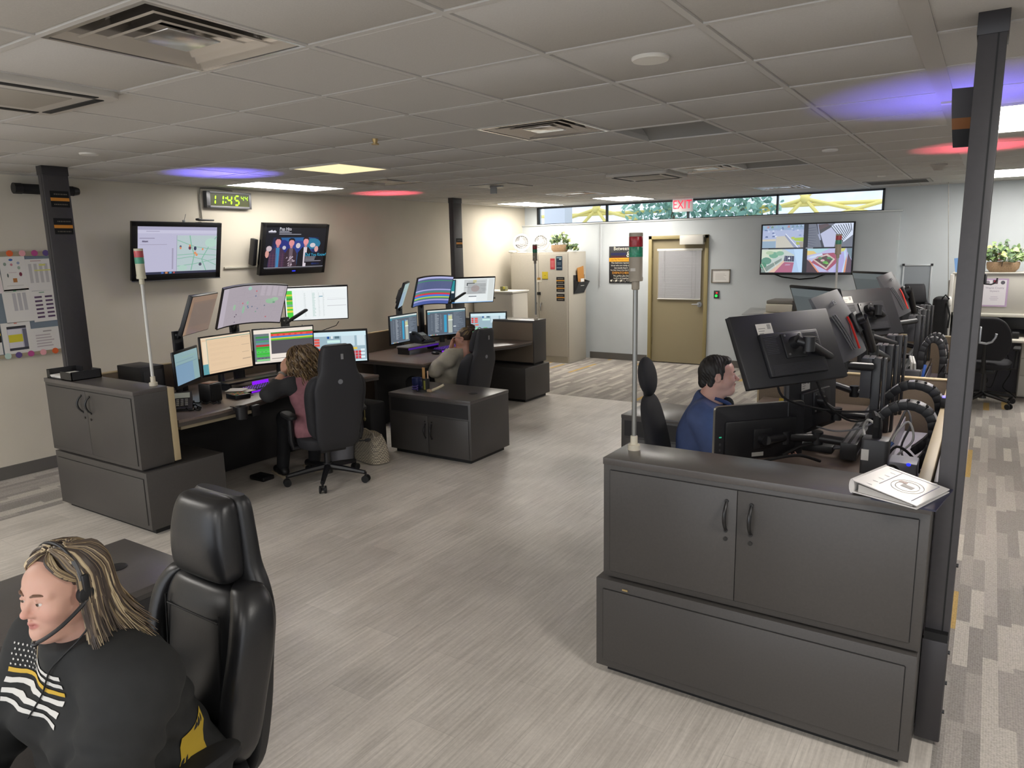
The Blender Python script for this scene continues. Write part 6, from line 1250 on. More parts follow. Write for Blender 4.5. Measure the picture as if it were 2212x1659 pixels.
# things on the man's desk
st_ = thing('sticky_note_stand', 'yellow sticky note pad leaning on a small stand before the man in blue', 'note pad', (-1.08, 4.98, ZD)); Ms = plane_frame((-1.08, 4.98, ZD+.06), (-.6, -.9, .35)); MB().box((0, 0, 0), (.13, .09, .012), Ms, bev=.002).build('pad', mat('sticky_yellow', '#cdb13c', .7), st_); MB().box((0, 0, .0065), (.08, .05, .001), Ms).build('sheet', mat('sticky_tan', '#c6a368', .7), st_); MB().mm(-1.12, -1.03, 4.99, 5.04, ZD, ZD+.05).build('stand', BLACKP, st_)
hd = thing('headset', 'black headset resting on the desk before the man in blue', 'headset', (-.98, 5.1, ZD)); MB().tube([(-1.0, 5.08+.06*math.cos(R(k*15)), ZD+.05+.075*math.sin(R(k*15))) for k in range(13)], .007, 6).tube([(-.97, 5.10+.05*math.cos(R(k*15)), ZD+.05+.06*math.sin(R(k*15))) for k in range(13)], .006, 6).build('headband', BLACKP, hd); MB().ell((-1.0, 5.14, ZD+.035), (.03, .018, .035), 12).ell((-1.0, 5.02, ZD+.035), (.03, .018, .035), 12).build('ear_cushion', RUBBER, hd)
# ------------------------------------------------------------------ far right: cubicle with hutch, chairs, copier
hu = thing('cubicle_hutch', 'pale grey overhead cubicle hutch on the right behind the pole', 'hutch', (.45, 10.6, 0)); HUT = mat('hutch_grey', '#bab7af', .5)
MB().mm(-.36, 1.5, 10.35, 10.75, 1.01, 1.475, bev=.006).build('bin', HUT, hu); MB().mm(-.38, 1.52, 10.33, 10.77, 1.475, 1.49, bev=.003).build('top', HUT, hu)
MB().mm(-.40, -.36, 10.25, 10.8, 0, 1.47, bev=.004).build('side_panel', mat('hutch_side', '#c4c2bc', .5), hu); MB().mm(-.34, 1.5, 10.30, 10.35, .97, 1.012, bev=.008).build('light_rail', mat('rail_cream', '#c9c6bb', .45), hu)
MB().mm(-.36, 1.5, 10.76, 10.80, .0, 1.0).build('back_panel', mat('cubicle_grey', '#55545a', .9), hu); MB().mm(-.412, -.40, 10.3, 10.34, .9, 1.4).build('seam', mat('seam_grey', '#8f8d88', .5), hu)
sgn = thing('notice_sign', 'white sign with a purple border taped to the hutch', 'sign', (.055, 10.345, 1.09)); Ms = plane_frame((.06, 10.343, 1.255), (0, -1, 0)); q = MB(); q.box((0, 0, .0006), (.265, .33, .001), Ms, col=lin('#b7a0bd')); q.box((0, 0, .0014), (.225, .295, .0006), Ms, col=lin('#dcd9de'))
for x, c in ((-.075, '#8d8a92'), (.075, '#5c5a62')): q.lathe([(.022, 0), (.022, .0005), (.018, .0005)], 16, Ms @ T(x, .118, .0018), col=lin(c))
q.box((0, .125, .002), (.05, .045, .0006), Ms, col=lin('#55454e')); q.box((0, .128, .0026), (.022, .022, .0005), Ms @ T(0, 0, 0), col=lin('#c23040'))
for tx, sz, y in (('Wayne County', .030, .055), ('Skywarn', .028, .018)): text_mb(tx, sz, Ms @ T(0, y, .002), q, lin('#8d8298'), depth=.0002)
for k in range(3): q.box((0, -.05-.018*k, .002), (.09-.02*abs(k-1), .006, .0004), Ms, col=lin('#bcb2c2'))
q.build('sheet', PRINT, sgn, smooth=0)
ivy('potted_ivy', 'leafy plant in a straw basket on top of the cubicle hutch, with a tiny flag', (.12, 10.52, 1.49), .17, .12, .12, 60, .30, .26, 0, 9)
fg = thing('small_flag', 'tiny striped flag stuck in the plant on the cubicle hutch', 'flag', (.10, 10.40, 1.60)); MB().tube([(.105, 10.40, 1.56), (.14, 10.40, 1.78)], .003, 5).build('stick', mat('flag_stick', '#2a2826', .5), fg); q = MB()
for k in range(6): q.box((.085, 10.395, 1.62+.017*k), (.045, .002, .0085), None, col=lin('#b05058' if k % 2 else '#d8d4d4'))
q.box((.10, 10.394, 1.70), (.02, .002, .03), None, col=lin('#2c3358')); q.build('cloth', PRINT, fg)
dk = thing('cubicle_desk', 'pale cubicle desk under the hutch', 'desk', (.6, 10.4, 0)); MB().mm(.13, 1.6, 10.02, 10.75, .705, .735, bev=.006).build('worktop', mat('pale_worktop', '#bdb9ae', .45), dk)
pd = thing('drawer_pedestal', 'pale grey drawer pedestal under the cubicle desk at the right edge', 'pedestal', (.6, 10.55, 0)); MB().mm(.385, .85, 10.42, 10.75, .015, .70, bev=.004).build('carcass', HUT, pd)
for z0, z1 in ((.03, .27), (.28, .48), (.49, .69)):
    dw = MB().mm(.39, .845, 10.405, 10.425, z0, z1, bev=.003).build('drawer', HUT, pd); MB().mm(.50, .62, 10.40, 10.407, z1-.05, z1-.03).build('handle', mat('pull_shadow', '#77746c', .4), dw)
pr_ = thing('printer', 'black printer with a white paper tag under the cubicle hutch', 'printer', (.0, 10.5, .735)); MB().mm(-.30, .13, 10.37, 10.70, .735, 1.0-.03, bev=.02).build('body', BLACKP, pr_); MB().mm(-.02, .05, 10.366, 10.371, .86, .93).build('paper_tag', PAPER, pr_)
dkp = thing('dark_monitor', 'dark switched off monitor on the cubicle desk at the right edge', 'monitor', (.42, 10.6, .735)); MB().mm(.16, .75, 10.60, 10.64, .80, .965, bev=.004).build('housing', BLACKP, dkp); MB().mm(.40, .50, 10.62, 10.65, .735, .81).build('stand', BLACKP, dkp)
sb = thing('small_speaker', 'small black speaker block on the cubicle desk', 'speaker', (.30, 10.2, .735)); MB().mm(.27, .34, 10.18, 10.25, .735, .81, bev=.008).build('body', DARKP, sb); MB().mm(.275, .335, 10.177, 10.181, .745, .80, bev=.002).build('grille', mat('speaker_cloth', '#151517', .85), sb)
cable('black power cord trailing down beside the cubicle pedestal', [(.22, 10.5, .62), (.27, 10.45, .45), (.30, 10.42, .30), (.24, 10.45, .12), (.33, 10.4, .05), (.38, 10.36, .01)], .006, RUBBER)
cable('black cord looped on the floor under the cubicle desk', [(.02, 10.5, .30), (.08, 10.48, .18), (.05, 10.5, .12), (.12, 10.46, .10), (.16, 10.5, .25), (.19, 10.5, .4)], .006, RUBBER)
wp = thing('white_handset', 'white pull handle hanging on a thin cord left of the right pole', 'pull cord', (-.38, 10.24, 1.1)); MB().tube([(-.50, 10.24, 2.55), (-.40, 10.24, 1.2)], .0035, 5).build('cord', mat('cord_grey', '#807c72', .6), wp); MB().lathe([(.010, 0), (.022, .02), (.024, .08), (.016, .11), (.006, .12)], 16, T(-.385, 10.24, 1.09)).build('handle', WHITEP, wp)
solo(MB().box((-.335, 10.30, 1.64), (.07, .004, .17), T(-.335, 10.42, 1.578) @ Matrix.Rotation(R(-8), 4, 'Y') @ T(.335, -10.3, -1.64)), 'cloth_pennant', mat('pale_blue_cloth', '#6f97c9', .8), 'small blue cloth pennant standing on the left end of the cubicle hutch', 'cloth', at=(-.335, 10.42, 1.49))
cp = thing('copier', 'cream and black office copier standing against the back wall', 'copier', (-2.3, 10.7, 0)); CPB = mat('copier_cream', '#c2bcae', .5)
MB().mm(-2.62, -1.98, 10.45, 11.0, 0, .93, bev=.01).build('body', CPB, cp); MB().mm(-2.60, -2.24, 10.46, 10.98, .935, 1.05, bev=.02).build('scanner', CPB, cp); MB().add([(-2.23, 10.46, .98), (-1.98, 10.46, .96), (-1.98, 10.98, .96), (-2.23, 10.98, .98), (-2.25, 10.5, 1.10), (-2.0, 10.5, 1.06), (-2.0, 10.96, 1.08), (-2.25, 10.96, 1.12)], [(3, 2, 1, 0), (4, 5, 6, 7), (0, 1, 5, 4), (1, 2, 6, 5), (2, 3, 7, 6), (3, 0, 4, 7)]).build('document_feeder', mat('copier_dark', '#3c3a39', .5), cp); MB().mm(-2.60, -2.0, 10.5, 10.95, 1.05, 1.10, bev=.015).build('lid', mat('copier_grey', '#77736c', .5), cp)
MB().add([(-2.95, 10.55, .88), (-2.62, 10.5, .90), (-2.62, 10.9, .93), (-2.92, 10.9, .95), (-2.95, 10.55, .89), (-2.62, 10.5, .92), (-2.62, 10.9, .95), (-2.92, 10.9, .96)], [(3, 2, 1, 0), (4, 5, 6, 7), (0, 1, 5, 4), (1, 2, 6, 5), (2, 3, 7, 6), (3, 0, 4, 7)]).build('paper_tray', mat('tray_clear_grey', '#9a9c9c', .4), cp)
bp = thing('backpack', 'black backpack hanging beside the cubicle hutch side panel', 'bag', (-.47, 10.1, .75)); MB().grid(lambda u, v: (-.47+(.10-.02*v)*math.copysign(abs(math.cos(2*math.pi*u))**.6, math.cos(2*math.pi*u)), 10.12+.10*math.copysign(abs(math.sin(2*math.pi*u))**.6, math.sin(2*math.pi*u)), .72+.46*v), 24, 6).ell((-.47, 10.12, 1.17), (.08, .08, .05), 14).ell((-.47, 10.12, .73), (.09, .09, .03), 14).build('body', mat('backpack_black', '#151517', .8), bp); MB().tube([(-.40, 10.03, 1.15), (-.36, 10.0, 1.0), (-.37, 10.0, .85)], .012, 6).tube([(-.45, 10.05, 1.2), (-.42, 10.03, 1.24), (-.38, 10.05, 1.19)], .010, 6).build('strap', mat('backpack_black', '#151517', .8), bp)
# ------------------------------------------------------------------ the yard behind the clerestory window
YEL = mat('yellow_painted_steel', '#e3d27c', .5); CONC = mat('pale_concrete', '#c9ccd2', .9)
yd = MB().mm(-12, 4, YB+.3, 26, .0, .05); struct(yd, 'ground', CONC, 'pale ground outside the window')
ow = tag(MB().mm(-13, 5, 22, 22.3, 0, 5.2).build('neighbour_wall', mat('pale_ribbed_wall', '#dde1ea', .9, noise=(3, .1)), None), 'pale wall of the neighbouring building seen through the window', 'wall')
ow2 = tag(MB().mm(-7.35, -6.9, YB+1.2, YB+1.5, 0, 4.5).build('outside_column', CONC, None), 'pale column just outside the left end of the window', 'column')
def truss(xs, y, zc, label):
    t = thing('yellow_truss', label, 'truss', (sum(xs)/len(xs), y, zc-1.2), 0, 'yellow trusses outside'); m = MB()
    for x in xs:
        for dx, dz in ((-.9, 1.0), (.9, 1.0), (-.9, -1.0), (.9, -1.0), (-1.3, -.35), (1.3, -.35)): m.tube([(x, y, zc), (x+dx, y+.3*dz, zc+dz)], .032, 8)
    m.build('strut', YEL, t); b = MB().tube([(xs[0]-1.6, y, zc-.1), (xs[-1]+1.6, y, zc-.1)], .034, 8); b.build('rail', YEL, t); n = MB()
    for x in xs: n.ell((x, y, zc), (.085, .085, .085), 12)
    n.build('node', YEL, t)
truss((-6.55,), 13.1, 2.62, 'yellow truss outside behind the left end of the window'); truss((-2.75, -1.15), 13.4, 2.62, 'yellow trusses outside behind the right end of the window')
def tree(c, rx, rz, n, seed, label):
    rg = random.Random(seed); t = thing('leafy_tree', label, 'tree', (c[0], c[1], 0), 0, 'trees outside the window'); m = [MB(), MB()]
    for k in range(n):
        a, b = rg.uniform(0, 2*math.pi), rg.uniform(-1, 1); r_ = rg.random()**.4
        p = (c[0]+rx*r_*math.cos(a)*math.sqrt(1-b*b), c[1]+rx*.6*r_*math.sin(a)*math.sqrt(1-b*b), c[2]+rz*r_*b); s = rg.uniform(.05, .10)
        M = plane_frame(p, (rg.uniform(-1, 1), rg.uniform(-1.5, 0), rg.uniform(-.2, 1)), up=(rg.uniform(-1, 1), 0, rg.uniform(-1, 1))); m[k % 2].add([(0, s, 0), (.4*s, .2*s, .1*s), (.3*s, -.6*s, 0), (-.3*s, -.6*s, 0), (-.4*s, .2*s, .1*s)], [(0, 1, 2, 3, 4)][::-1], M)
    m[0].build('foliage', mat('tree_green', '#8fb5a0', .7), t); m[1].build('foliage', mat('tree_dark_green', '#6f988a', .7), t); MB().tube([(c[0], c[1], 0), (c[0]+.05, c[1], c[2])], [.09, .04], 8).build('trunk', mat('bark', '#6a5a48', .9), t)
tree((-4.95, 12.9, 2.6), .95, .8, 700, 1, 'leafy tree outside behind the middle of the window'); tree((-3.75, 13.0, 2.5), .75, .7, 480, 2, 'second leafy tree outside, right of the exit sign')
# ------------------------------------------------------------------ chairs
def loft(mb, slices, n=28, e=.62, M=None):
    """slices (z, xc, yc, half_x, half_y) stacked superellipse rings"""
    vs_ = []
    for z, xc, yc, hx, hy in slices:
        for j in range(n):
            a = 2*math.pi*j/n; c, s = math.cos(a), math.sin(a)
            vs_.append((xc+hx*math.copysign(abs(c)**e, c), yc+hy*math.copysign(abs(s)**e, s), z))
    k = len(slices); fs = [(i*n+j, i*n+(j+1) % n, (i+1)*n+(j+1) % n, (i+1)*n+j) for i in range(k-1) for j in range(n)]
    return mb.add(vs_, fs+[tuple(range(n-1, -1, -1)), tuple((k-1)*n+j for j in range(n))], M)
def smooth_sl(pts, steps=5):
    """catmull-rom a list of slice tuples"""
    o = []; P = [Vector(p) if len(p) < 5 else p for p in pts]; A = np.array(pts, float)
    for i in range(len(A)-1):
        p0, p1, p2, p3 = A[max(i-1, 0)], A[i], A[i+1], A[min(i+2, len(A)-1)]
        for q in range(steps):
            u = q/steps; o.append(tuple(.5*((2*p1)+(p2-p0)*u+(2*p0-5*p1+4*p2-p3)*u*u+(3*p1-p0-3*p2+p3)*u**3)))
    o.append(tuple(A[-1])); return o
def star_base(t, M, dz, n=5, a0=0.3, r=.33):
    b = MB(); 
    for k in range(n):
        a = a0+2*math.pi*k/n; c, s = math.cos(a), math.sin(a)
        b.tube([(.03*c, .03*s, .125), (.15*c, .15*s, .112), (r*c, r*s, .085)], [.028, .024, .018], 8, M)
        leg = b; b = MB(); leg.build('leg', BLACKP, t)
        w = MB(); x, y = (r+.005)*c, (r+.005)*s
        d = Vector((-s, c, 0))
        for sg in (-1, 1): w.cyl(M @ Vector((x+d.x*.014*sg, y+d.y*.014*sg, .031)), M @ Vector((x+d.x*.027*sg, y+d.y*.027*sg, .031)), .031, n=16)
        w.tube([(x, y, .09), (x, y, .05)], .010, 6, M); w.tube([(x-d.x*.027, y-d.y*.027, .034), (x+d.x*.027, y+d.y*.027, .034)], .012, 6, M); w.build('caster', RUBBER, t)
    MB().cyl((0, 0, .07), (0, 0, .16), .04, .035, M=M).cyl((0, 0, .15), (0, 0, .36+dz), .026, M=M).build('gas_column', BLACKM, t)
def dispatch_chair(label, loc, rz, dz=0., shell=None, pad=None, lean=.16, tagm=True, grp='tall backed dispatch chairs', a0=.3):
    M = T(*loc) @ rotz(rz); t = thing('office_chair', label, 'chair', loc, rz, grp); shell = shell or DARKP; pad = pad or mat('dark_chair_fabric', '#232327', .75, bump=(500, .2)); L = M @ T(0, 0, dz)
    star_base(t, M, dz, a0=a0)
    s = loft(MB(), smooth_sl([(.385, -.01, 0, .20, .20), (.40, 0, 0, .245, .24), (.455, .0, 0, .262, .255), (.485, -.005, 0, .250, .240), (.497, -.01, 0, .19, .18)], 3), 32, .6, L); s.build('seat', pad, t)
    m = MB().box((-.02, 0, .372), (.30, .22, .05), L, bev=.012); m.build('mechanism', BLACKP, t)
    X = lambda z: -.255-lean*(z-.46)
    sh = [(.40, X(.40)-.02, 0, .022, .13), (.47, X(.47)-.035, 0, .032, .165), (.62, X(.62)-.045, 0, .036, .185), (.78, X(.78)-.05, 0, .04, .190), (.90, X(.90)-.052, 0, .042, .198), (.985, X(.985)-.05, 0, .042, .178), (1.05, X(1.05)-.045, 0, .04, .150), (1.14, X(1.14)-.04, 0, .036, .137), (1.225, X(1.225)-.036, 0, .032, .122), (1.25, X(1.25)-.034, 0, .018, .105)]
    loft(MB(), smooth_sl(sh, 4), 32, .6, L).build('back_shell', shell, t)
    cu = [(.47, X(.47)+.03, 0, .03, .15), (.52, X(.52)+.035, 0, .055, .16), (.66, X(.66)+.03, 0, .055, .165), (.82, X(.82)+.02, 0, .055, .175), (.93, X(.93)+.015, 0, .055, .170), (.985, X(.985)+.01, 0, .04, .15), (1.0, X(1.0)+.01, 0, .02, .12)]
    loft(MB(), smooth_sl(cu, 4), 32, .6, L).build('backrest', pad, t)
    for sg in (-1, 1):
        bo = [(.50, X(.50)+.03, sg*.145, .03, .03), (.56, X(.56)+.045, sg*.168, .060, .040), (.70, X(.70)+.035, sg*.185, .066, .042), (.84, X(.84)+.02, sg*.200, .066, .042), (.94, X(.94)+.005, sg*.188, .060, .042), (.995, X(.995)-.005, sg*.158, .045, .038), (1.012, X(1.012)-.005, sg*.142, .022, .025)]
        loft(MB(), smooth_sl(bo, 4), 20, .7, L).build('side_bolster', pad, t)
    se = MB()
    for sg in (-1, 1): se.tube([L @ Vector((X(z)+.072, sg*(.125+.02*(z-.6)), z)) for z in (.56, .65, .75, .85, .94)], .0035, 6)
    se.tube([L @ Vector((X(.915)+.071, y, .915)) for y in (-.125, 0, .125)], .0035, 6); se.build('seam', mat('seam_black', '#0c0c0d', .6), t)
    hp = [(1.005, X(1.02)+.01, 0, .022, .10), (1.03, X(1.03)+.015, 0, .045, .135), (1.12, X(1.12)+.02, 0, .052, .132), (1.20, X(1.2)+.016, 0, .050, .118), (1.238, X(1.238)+.012, 0, .038, .105), (1.25, X(1.25)+.01, 0, .018, .085)]
    loft(MB(), smooth_sl(hp, 4), 28, .58, L).build('headrest', pad, t)
    for sg in (-1, 1):
        MB().tube([(-.04, sg*.20, .40), (-.04, sg*.285, .40), (-.035, sg*.295, .46), (-.03, sg*.295, .64)], [.018, .022, .026, .024], 10, L).build('arm_post', BLACKP, t)
        loft(MB(), smooth_sl([(.64, .0, sg*.295, .10, .030), (.65, .0, sg*.295, .132, .043), (.672, .0, sg*.295, .134, .044), (.682, .0, sg*.295, .11, .034)], 2), 28, .7, L).build('armrest', RUBBER, t)
    MB().tube([(-.05, -.20, .38), (-.07, -.27, .375), (-.075, -.31, .372)], .006, 6, L).ell((-.078, -.335, .372), (.016, .03, .016), 12, L).build('lever', BLACKP, t)
    if tagm:
        Q = L @ T(X(.965)-.093, -.0, .965) @ Matrix.Rotation(-math.pi/2, 4, 'Y'); MB().lathe([(.019, 0), (.019, .003), (.0001, .004)], 18, Q).build('round_badge', mat('badge_silver', '#8f9298', .35, metal=.4), t)
        MB().box((X(1.16)-.077, -.02, 1.16), (.003, .020, .042), L).build('maker_tag', mat('tag_grey', '#8c8c8c', .5), t)
    return t
SHELL = mat('soft_black_shell', '#29292d', .62, bump=(900, .12))
dispatch_chair('tall dark chair under the woman with curly hair', (-4.52, 4.04, 0), R(157), -.06, SHELL, a0=.15)
dispatch_chair('tall dark chair under the woman in the cream jumper', (-4.70, 6.02, 0), R(178), -.16, SHELL, lean=.20)
dispatch_chair('black leather chair under the woman with the headset', (-1.86, .895, 0), R(-91), -.05, mat('leather_shell', '#1a1a1c', .42), LEATHER, lean=.07, tagm=False)
dispatch_chair('empty black high backed chair standing in the far right corner', (-.735, 10.35, 0), R(-80), .08, SHELL, tagm=False)
def task_chair(label, loc, rz, head, dz=0., grp=None):
    M = T(*loc) @ rotz(rz); t = thing('task_chair', label, 'chair', loc, rz, grp); L = M @ T(0, 0, dz); F = mat('black_chair_fabric', '#1e1e22', .85, bump=(700, .25))
    star_base(t, M, dz)
    loft(MB(), smooth_sl([(.40, 0, 0, .21, .21), (.42, 0, 0, .24, .24), (.465, 0, 0, .25, .25), (.49, 0, 0, .22, .22)], 3), 32, .65, L).build('seat', F, t); MB().box((-.02, 0, .375), (.26, .2, .05), L, bev=.012).build('mechanism', BLACKP, t)
    X = lambda z: -.24-.22*(z-.5); w = 1.0 if head else 1.12
    loft(MB(), smooth_sl([(.52, X(.52), 0, .03, .14*w), (.58, X(.58), 0, .05, .185*w), (.70, X(.7), 0, .055, .215*w), (.84, X(.84), 0, .052, .205*w), (.94, X(.94), 0, .045, .165*w), (.99, X(.99), 0, .032, .11*w), (1.005, X(1.0), 0, .012, .07*w)], 4), 32, .8 if head else .55, L).build('backrest', F, t)
    MB().tube([(-.10, 0, .375), (-.24, 0, .38), (-.285, 0, .46), (-.325, 0, .70)], [.022, .024, .022, .02], 8, L).build('back_support', BLACKP, t)
    if head:
        MB().tube([(-.355, 0, .93), (-.372, 0, 1.06)], .014, 8, L).build('headrest_stem', BLACKP, t)
        hb = MB(); hb.ell((0, 0, 0), (.052, .125, .118), 26, L @ T(-.355, 0, 1.115) @ Matrix.Rotation(R(-10), 4, 'Y')); hb.build('headrest', F, t)
    for sg in (-1, 1):
        MB().tube([(-.03, sg*.2, .40), (-.03, sg*.28, .41), (-.02, sg*.285, .62)], .018, 8, L).build('arm_post', BLACKP, t); MB().box((0, sg*.285, .635), (.24, .075, .03), L, bev=.014).build('armrest', RUBBER, t)
    if not head: MB().box((X(.84)-.056, .07, .86), (.003, .02, .045), L).build('maker_tag', mat('tag_grey', '#8c8c8c', .5), t)
    return t
task_chair('black chair with an oval headrest under the man in blue', (-1.32, 4.09, 0), R(12), True)
task_chair('empty black office chair at the cubicle desk right of the pole', (.04, 9.86, 0), R(86), False, .03)
# ------------------------------------------------------------------ people: signed distance bodies meshed with surface nets
def _pt(*a): return np.array(a, float)
class SDF:
    def __init__(s, k=.02): s.p = []; s.k = k
    def cone(s, a, b, r0, r1=None, k=None): s.p.append(('c', np.array(a, float), np.array(b, float), r0, r0 if r1 is None else r1, k, 1)); return s
    def ell(s, c, r, Mr=None, k=None, sub=False): s.p.append(('e', np.array(c, float), np.array(r, float), None if Mr is None else np.array(Mr.to_3x3(), float), None, k, -1 if sub else 1)); return s
    def cutc(s, a, b, r, k=None): s.p.append(('c', np.array(a, float), np.array(b, float), r, r, k, -1)); return s
    def bounds(s, pad=.03):
        lo, hi = [], []
        for q in s.p:
            if q[6] < 0: continue
            if q[0] == 'c':
                m = max(q[3], q[4]); lo.append(np.minimum(q[1], q[2])-m); hi.append(np.maximum(q[1], q[2])+m)
            else: m = max(q[2]); lo.append(q[1]-m); hi.append(q[1]+m)
        return np.min(lo, 0)-pad, np.max(hi, 0)+pad
    def eval(s, P):
        d = np.full(P.shape[0], 9., np.float32)
        for t, a, b, r0, r1, k, sg in s.p:
            k = s.k if k is None else k
            if t == 'c':
                ab = b-a; h = np.clip(((P-a) @ ab)/max(ab @ ab, 1e-12), 0, 1); q = np.linalg.norm(P-a-h[:, None]*ab, axis=1)-(r0+(r1-r0)*h)
            else:
                v = P-a
                if r0 is not None: v = v @ r0
                w = np.linalg.norm(v/b, axis=1); g = np.linalg.norm(v/(b*b), axis=1); q = w*(w-1)/np.maximum(g, 1e-9)
            q = q.astype(np.float32)
            if sg > 0:
                h = np.clip(.5+.5*(q-d)/k, 0, 1); d = q*(1-h)+d*h-k*h*(1-h)
            else:
                h = np.clip(.5-.5*(q+d)/k, 0, 1); d = d*(1-h)-q*h+k*h*(1-h)
        return d
def surface_nets(f, lo, hi, h):
    n = np.ceil((hi-lo)/h).astype(int)+1; ax = [lo[i]+h*np.arange(n[i]) for i in range(3)]
    D = np.empty(n, np.float32)
    Y, Z = np.meshgrid(ax[1], ax[2], indexing='ij'); yz = np.stack([Y.ravel(), Z.ravel()], 1)
    step = max(1, int(400000/len(yz)))
    for i in range(0, n[0], step):
        xs = ax[0][i:i+step]; P = np.concatenate([np.concatenate([np.full((len(yz), 1), x), yz], 1) for x in xs]); D[i:i+step] = f(P).reshape(len(xs), n[1], n[2])
    s = D < 0; c = [s[a:n[0]-1+a, b:n[1]-1+b, e:n[2]-1+e] for a in (0, 1) for b in (0, 1) for e in (0, 1)]
    cnt = sum(x.astype(np.int8) for x in c); act = (cnt > 0) & (cnt < 8); idx = -np.ones(act.shape, int); I = np.argwhere(act); idx[act] = np.arange(len(I))
    acc = np.zeros((len(I), 3)); num = np.zeros(len(I)); off = [(a, b, e) for a in (0, 1) for b in (0, 1) for e in (0, 1)]
    for p in off:
        for k in range(3):
            if p[k]: continue
            q = list(p); q[k] = 1; q = tuple(q)
            a = D[I[:, 0]+p[0], I[:, 1]+p[1], I[:, 2]+p[2]]; b = D[I[:, 0]+q[0], I[:, 1]+q[1], I[:, 2]+q[2]]; m = (a < 0) != (b < 0)
            t = np.where(m, a/np.where(m, a-b, 1), 0); pos = np.array(p, float)+np.zeros((len(I), 3)); pos[:, k] += t
            acc[m] += pos[m]; num[m] += 1
    V = lo+h*(I+acc/num[:, None]); F = []
    for k in range(3):
        u, v = (k+1) % 3, (k+2) % 3; sl0 = [slice(None)]*3; sl1 = [slice(None)]*3; sl0[k] = slice(0, -1); sl1[k] = slice(1, None)
        a, b = s[tuple(sl0)], s[tuple(sl1)]; E_ = np.argwhere(a != b); E_ = E_[(E_[:, u] > 0) & (E_[:, v] > 0) & (E_[:, u] < n[u]-1) & (E_[:, v] < n[v]-1)]
        inside = a[tuple(E_.T)]; q = []
        for du, dv in ((1, 1), (0, 1), (0, 0), (1, 0)):
            w = E_.copy(); w[:, u] -= du; w[:, v] -= dv; q.append(idx[tuple(w.T)])
        Q = np.stack(q, 1); Q[~inside] = Q[~inside][:, ::-1]; F.append(Q)
    return V, np.concatenate(F)
def net(sdf, h, extra=None, lo=None, hi=None, clip=None):
    a, b = sdf.bounds(); lo = a if lo is None else np.maximum(a, lo); hi = b if hi is None else np.minimum(b, hi)
    def f(P):
        d = sdf.eval(P)
        if extra is not None: d = d+extra(P).astype(np.float32)
        if clip is not None: d = np.maximum(d, clip(P).astype(np.float32))
        return d
    return surface_nets(f, lo, hi, h)
def np_build(parts, name, m, parent, colf=None, label=None, smooth=70):
    """parts: list of (V, F[, colfn]) joined into one mesh"""
    V = np.concatenate([p[0] for p in parts]); o = 0; F = []
    for p in parts: F.append(p[1]+o); o += len(p[0])
    F = np.concatenate(F); inv = np.array(ROOTM[parent.name].inverted()); W = V @ inv[:3, :3].T+inv[:3, 3]
    me = bpy.data.meshes.new(name); me.vertices.add(len(W)); me.vertices.foreach_set('co', W.astype('f').ravel()); me.loops.add(F.size); me.loops.foreach_set('vertex_index', F.astype('i').ravel())
    me.polygons.add(len(F)); me.polygons.foreach_set('loop_start', np.arange(0, F.size, 4, dtype='i')); me.update(); me.validate()
    if colf is not None:
        ca = me.color_attributes.new('Col', 'FLOAT_COLOR', 'POINT'); C4 = np.ones((len(V), 4), 'f'); C4[:, :3] = colf(V); ca.data.foreach_set('color', C4.ravel())
    me.polygons.foreach_set('use_smooth', [True]*len(me.polygons)); me.materials.append(m)
    ob = bpy.data.objects.new(name, me); COL.objects.link(ob); ob.parent = parent; ROOTM[ob.name] = ROOTM[parent.name]
    if label: ob['label'] = label
    return ob
def skin_mat():
    m = attr_mat('skin', .48, spec=.4); b = m.node_tree.nodes['Principled BSDF']; b.inputs['Subsurface Weight'].default_value = .12; b.inputs['Subsurface Radius'].default_value = (.01, .004, .002); return m
SKIN = skin_mat()
def L3(h): return np.array(lin(h)[:3])
class Frame:
    """local axes: x = person's left, y = back, z = up; yaw = facing direction in degrees, nod = down positive, turn is already in yaw"""
    def __init__(s, c, yaw, nod=0., tilt=0., sc=.86):
        f = Vector((math.cos(R(yaw)), math.sin(R(yaw)), 0)); l = Vector((-f.y, f.x, 0)); M = Matrix(((l.x, -f.x, 0, c[0]), (l.y, -f.y, 0, c[1]), (0, 0, 1, c[2]), (0, 0, 0, 1)))
        s.R = M @ Matrix.Rotation(R(nod), 4, 'X') @ Matrix.Rotation(R(tilt), 4, 'Y'); s.s = sc; s.M = s.R @ Matrix.Scale(sc, 4)
    def __call__(s, x, y, z): return tuple(s.M @ Vector((x, y, z)))
    def inv(s, P): A = np.array(s.M.inverted()); return P @ A[:3, :3].T+A[:3, 3]
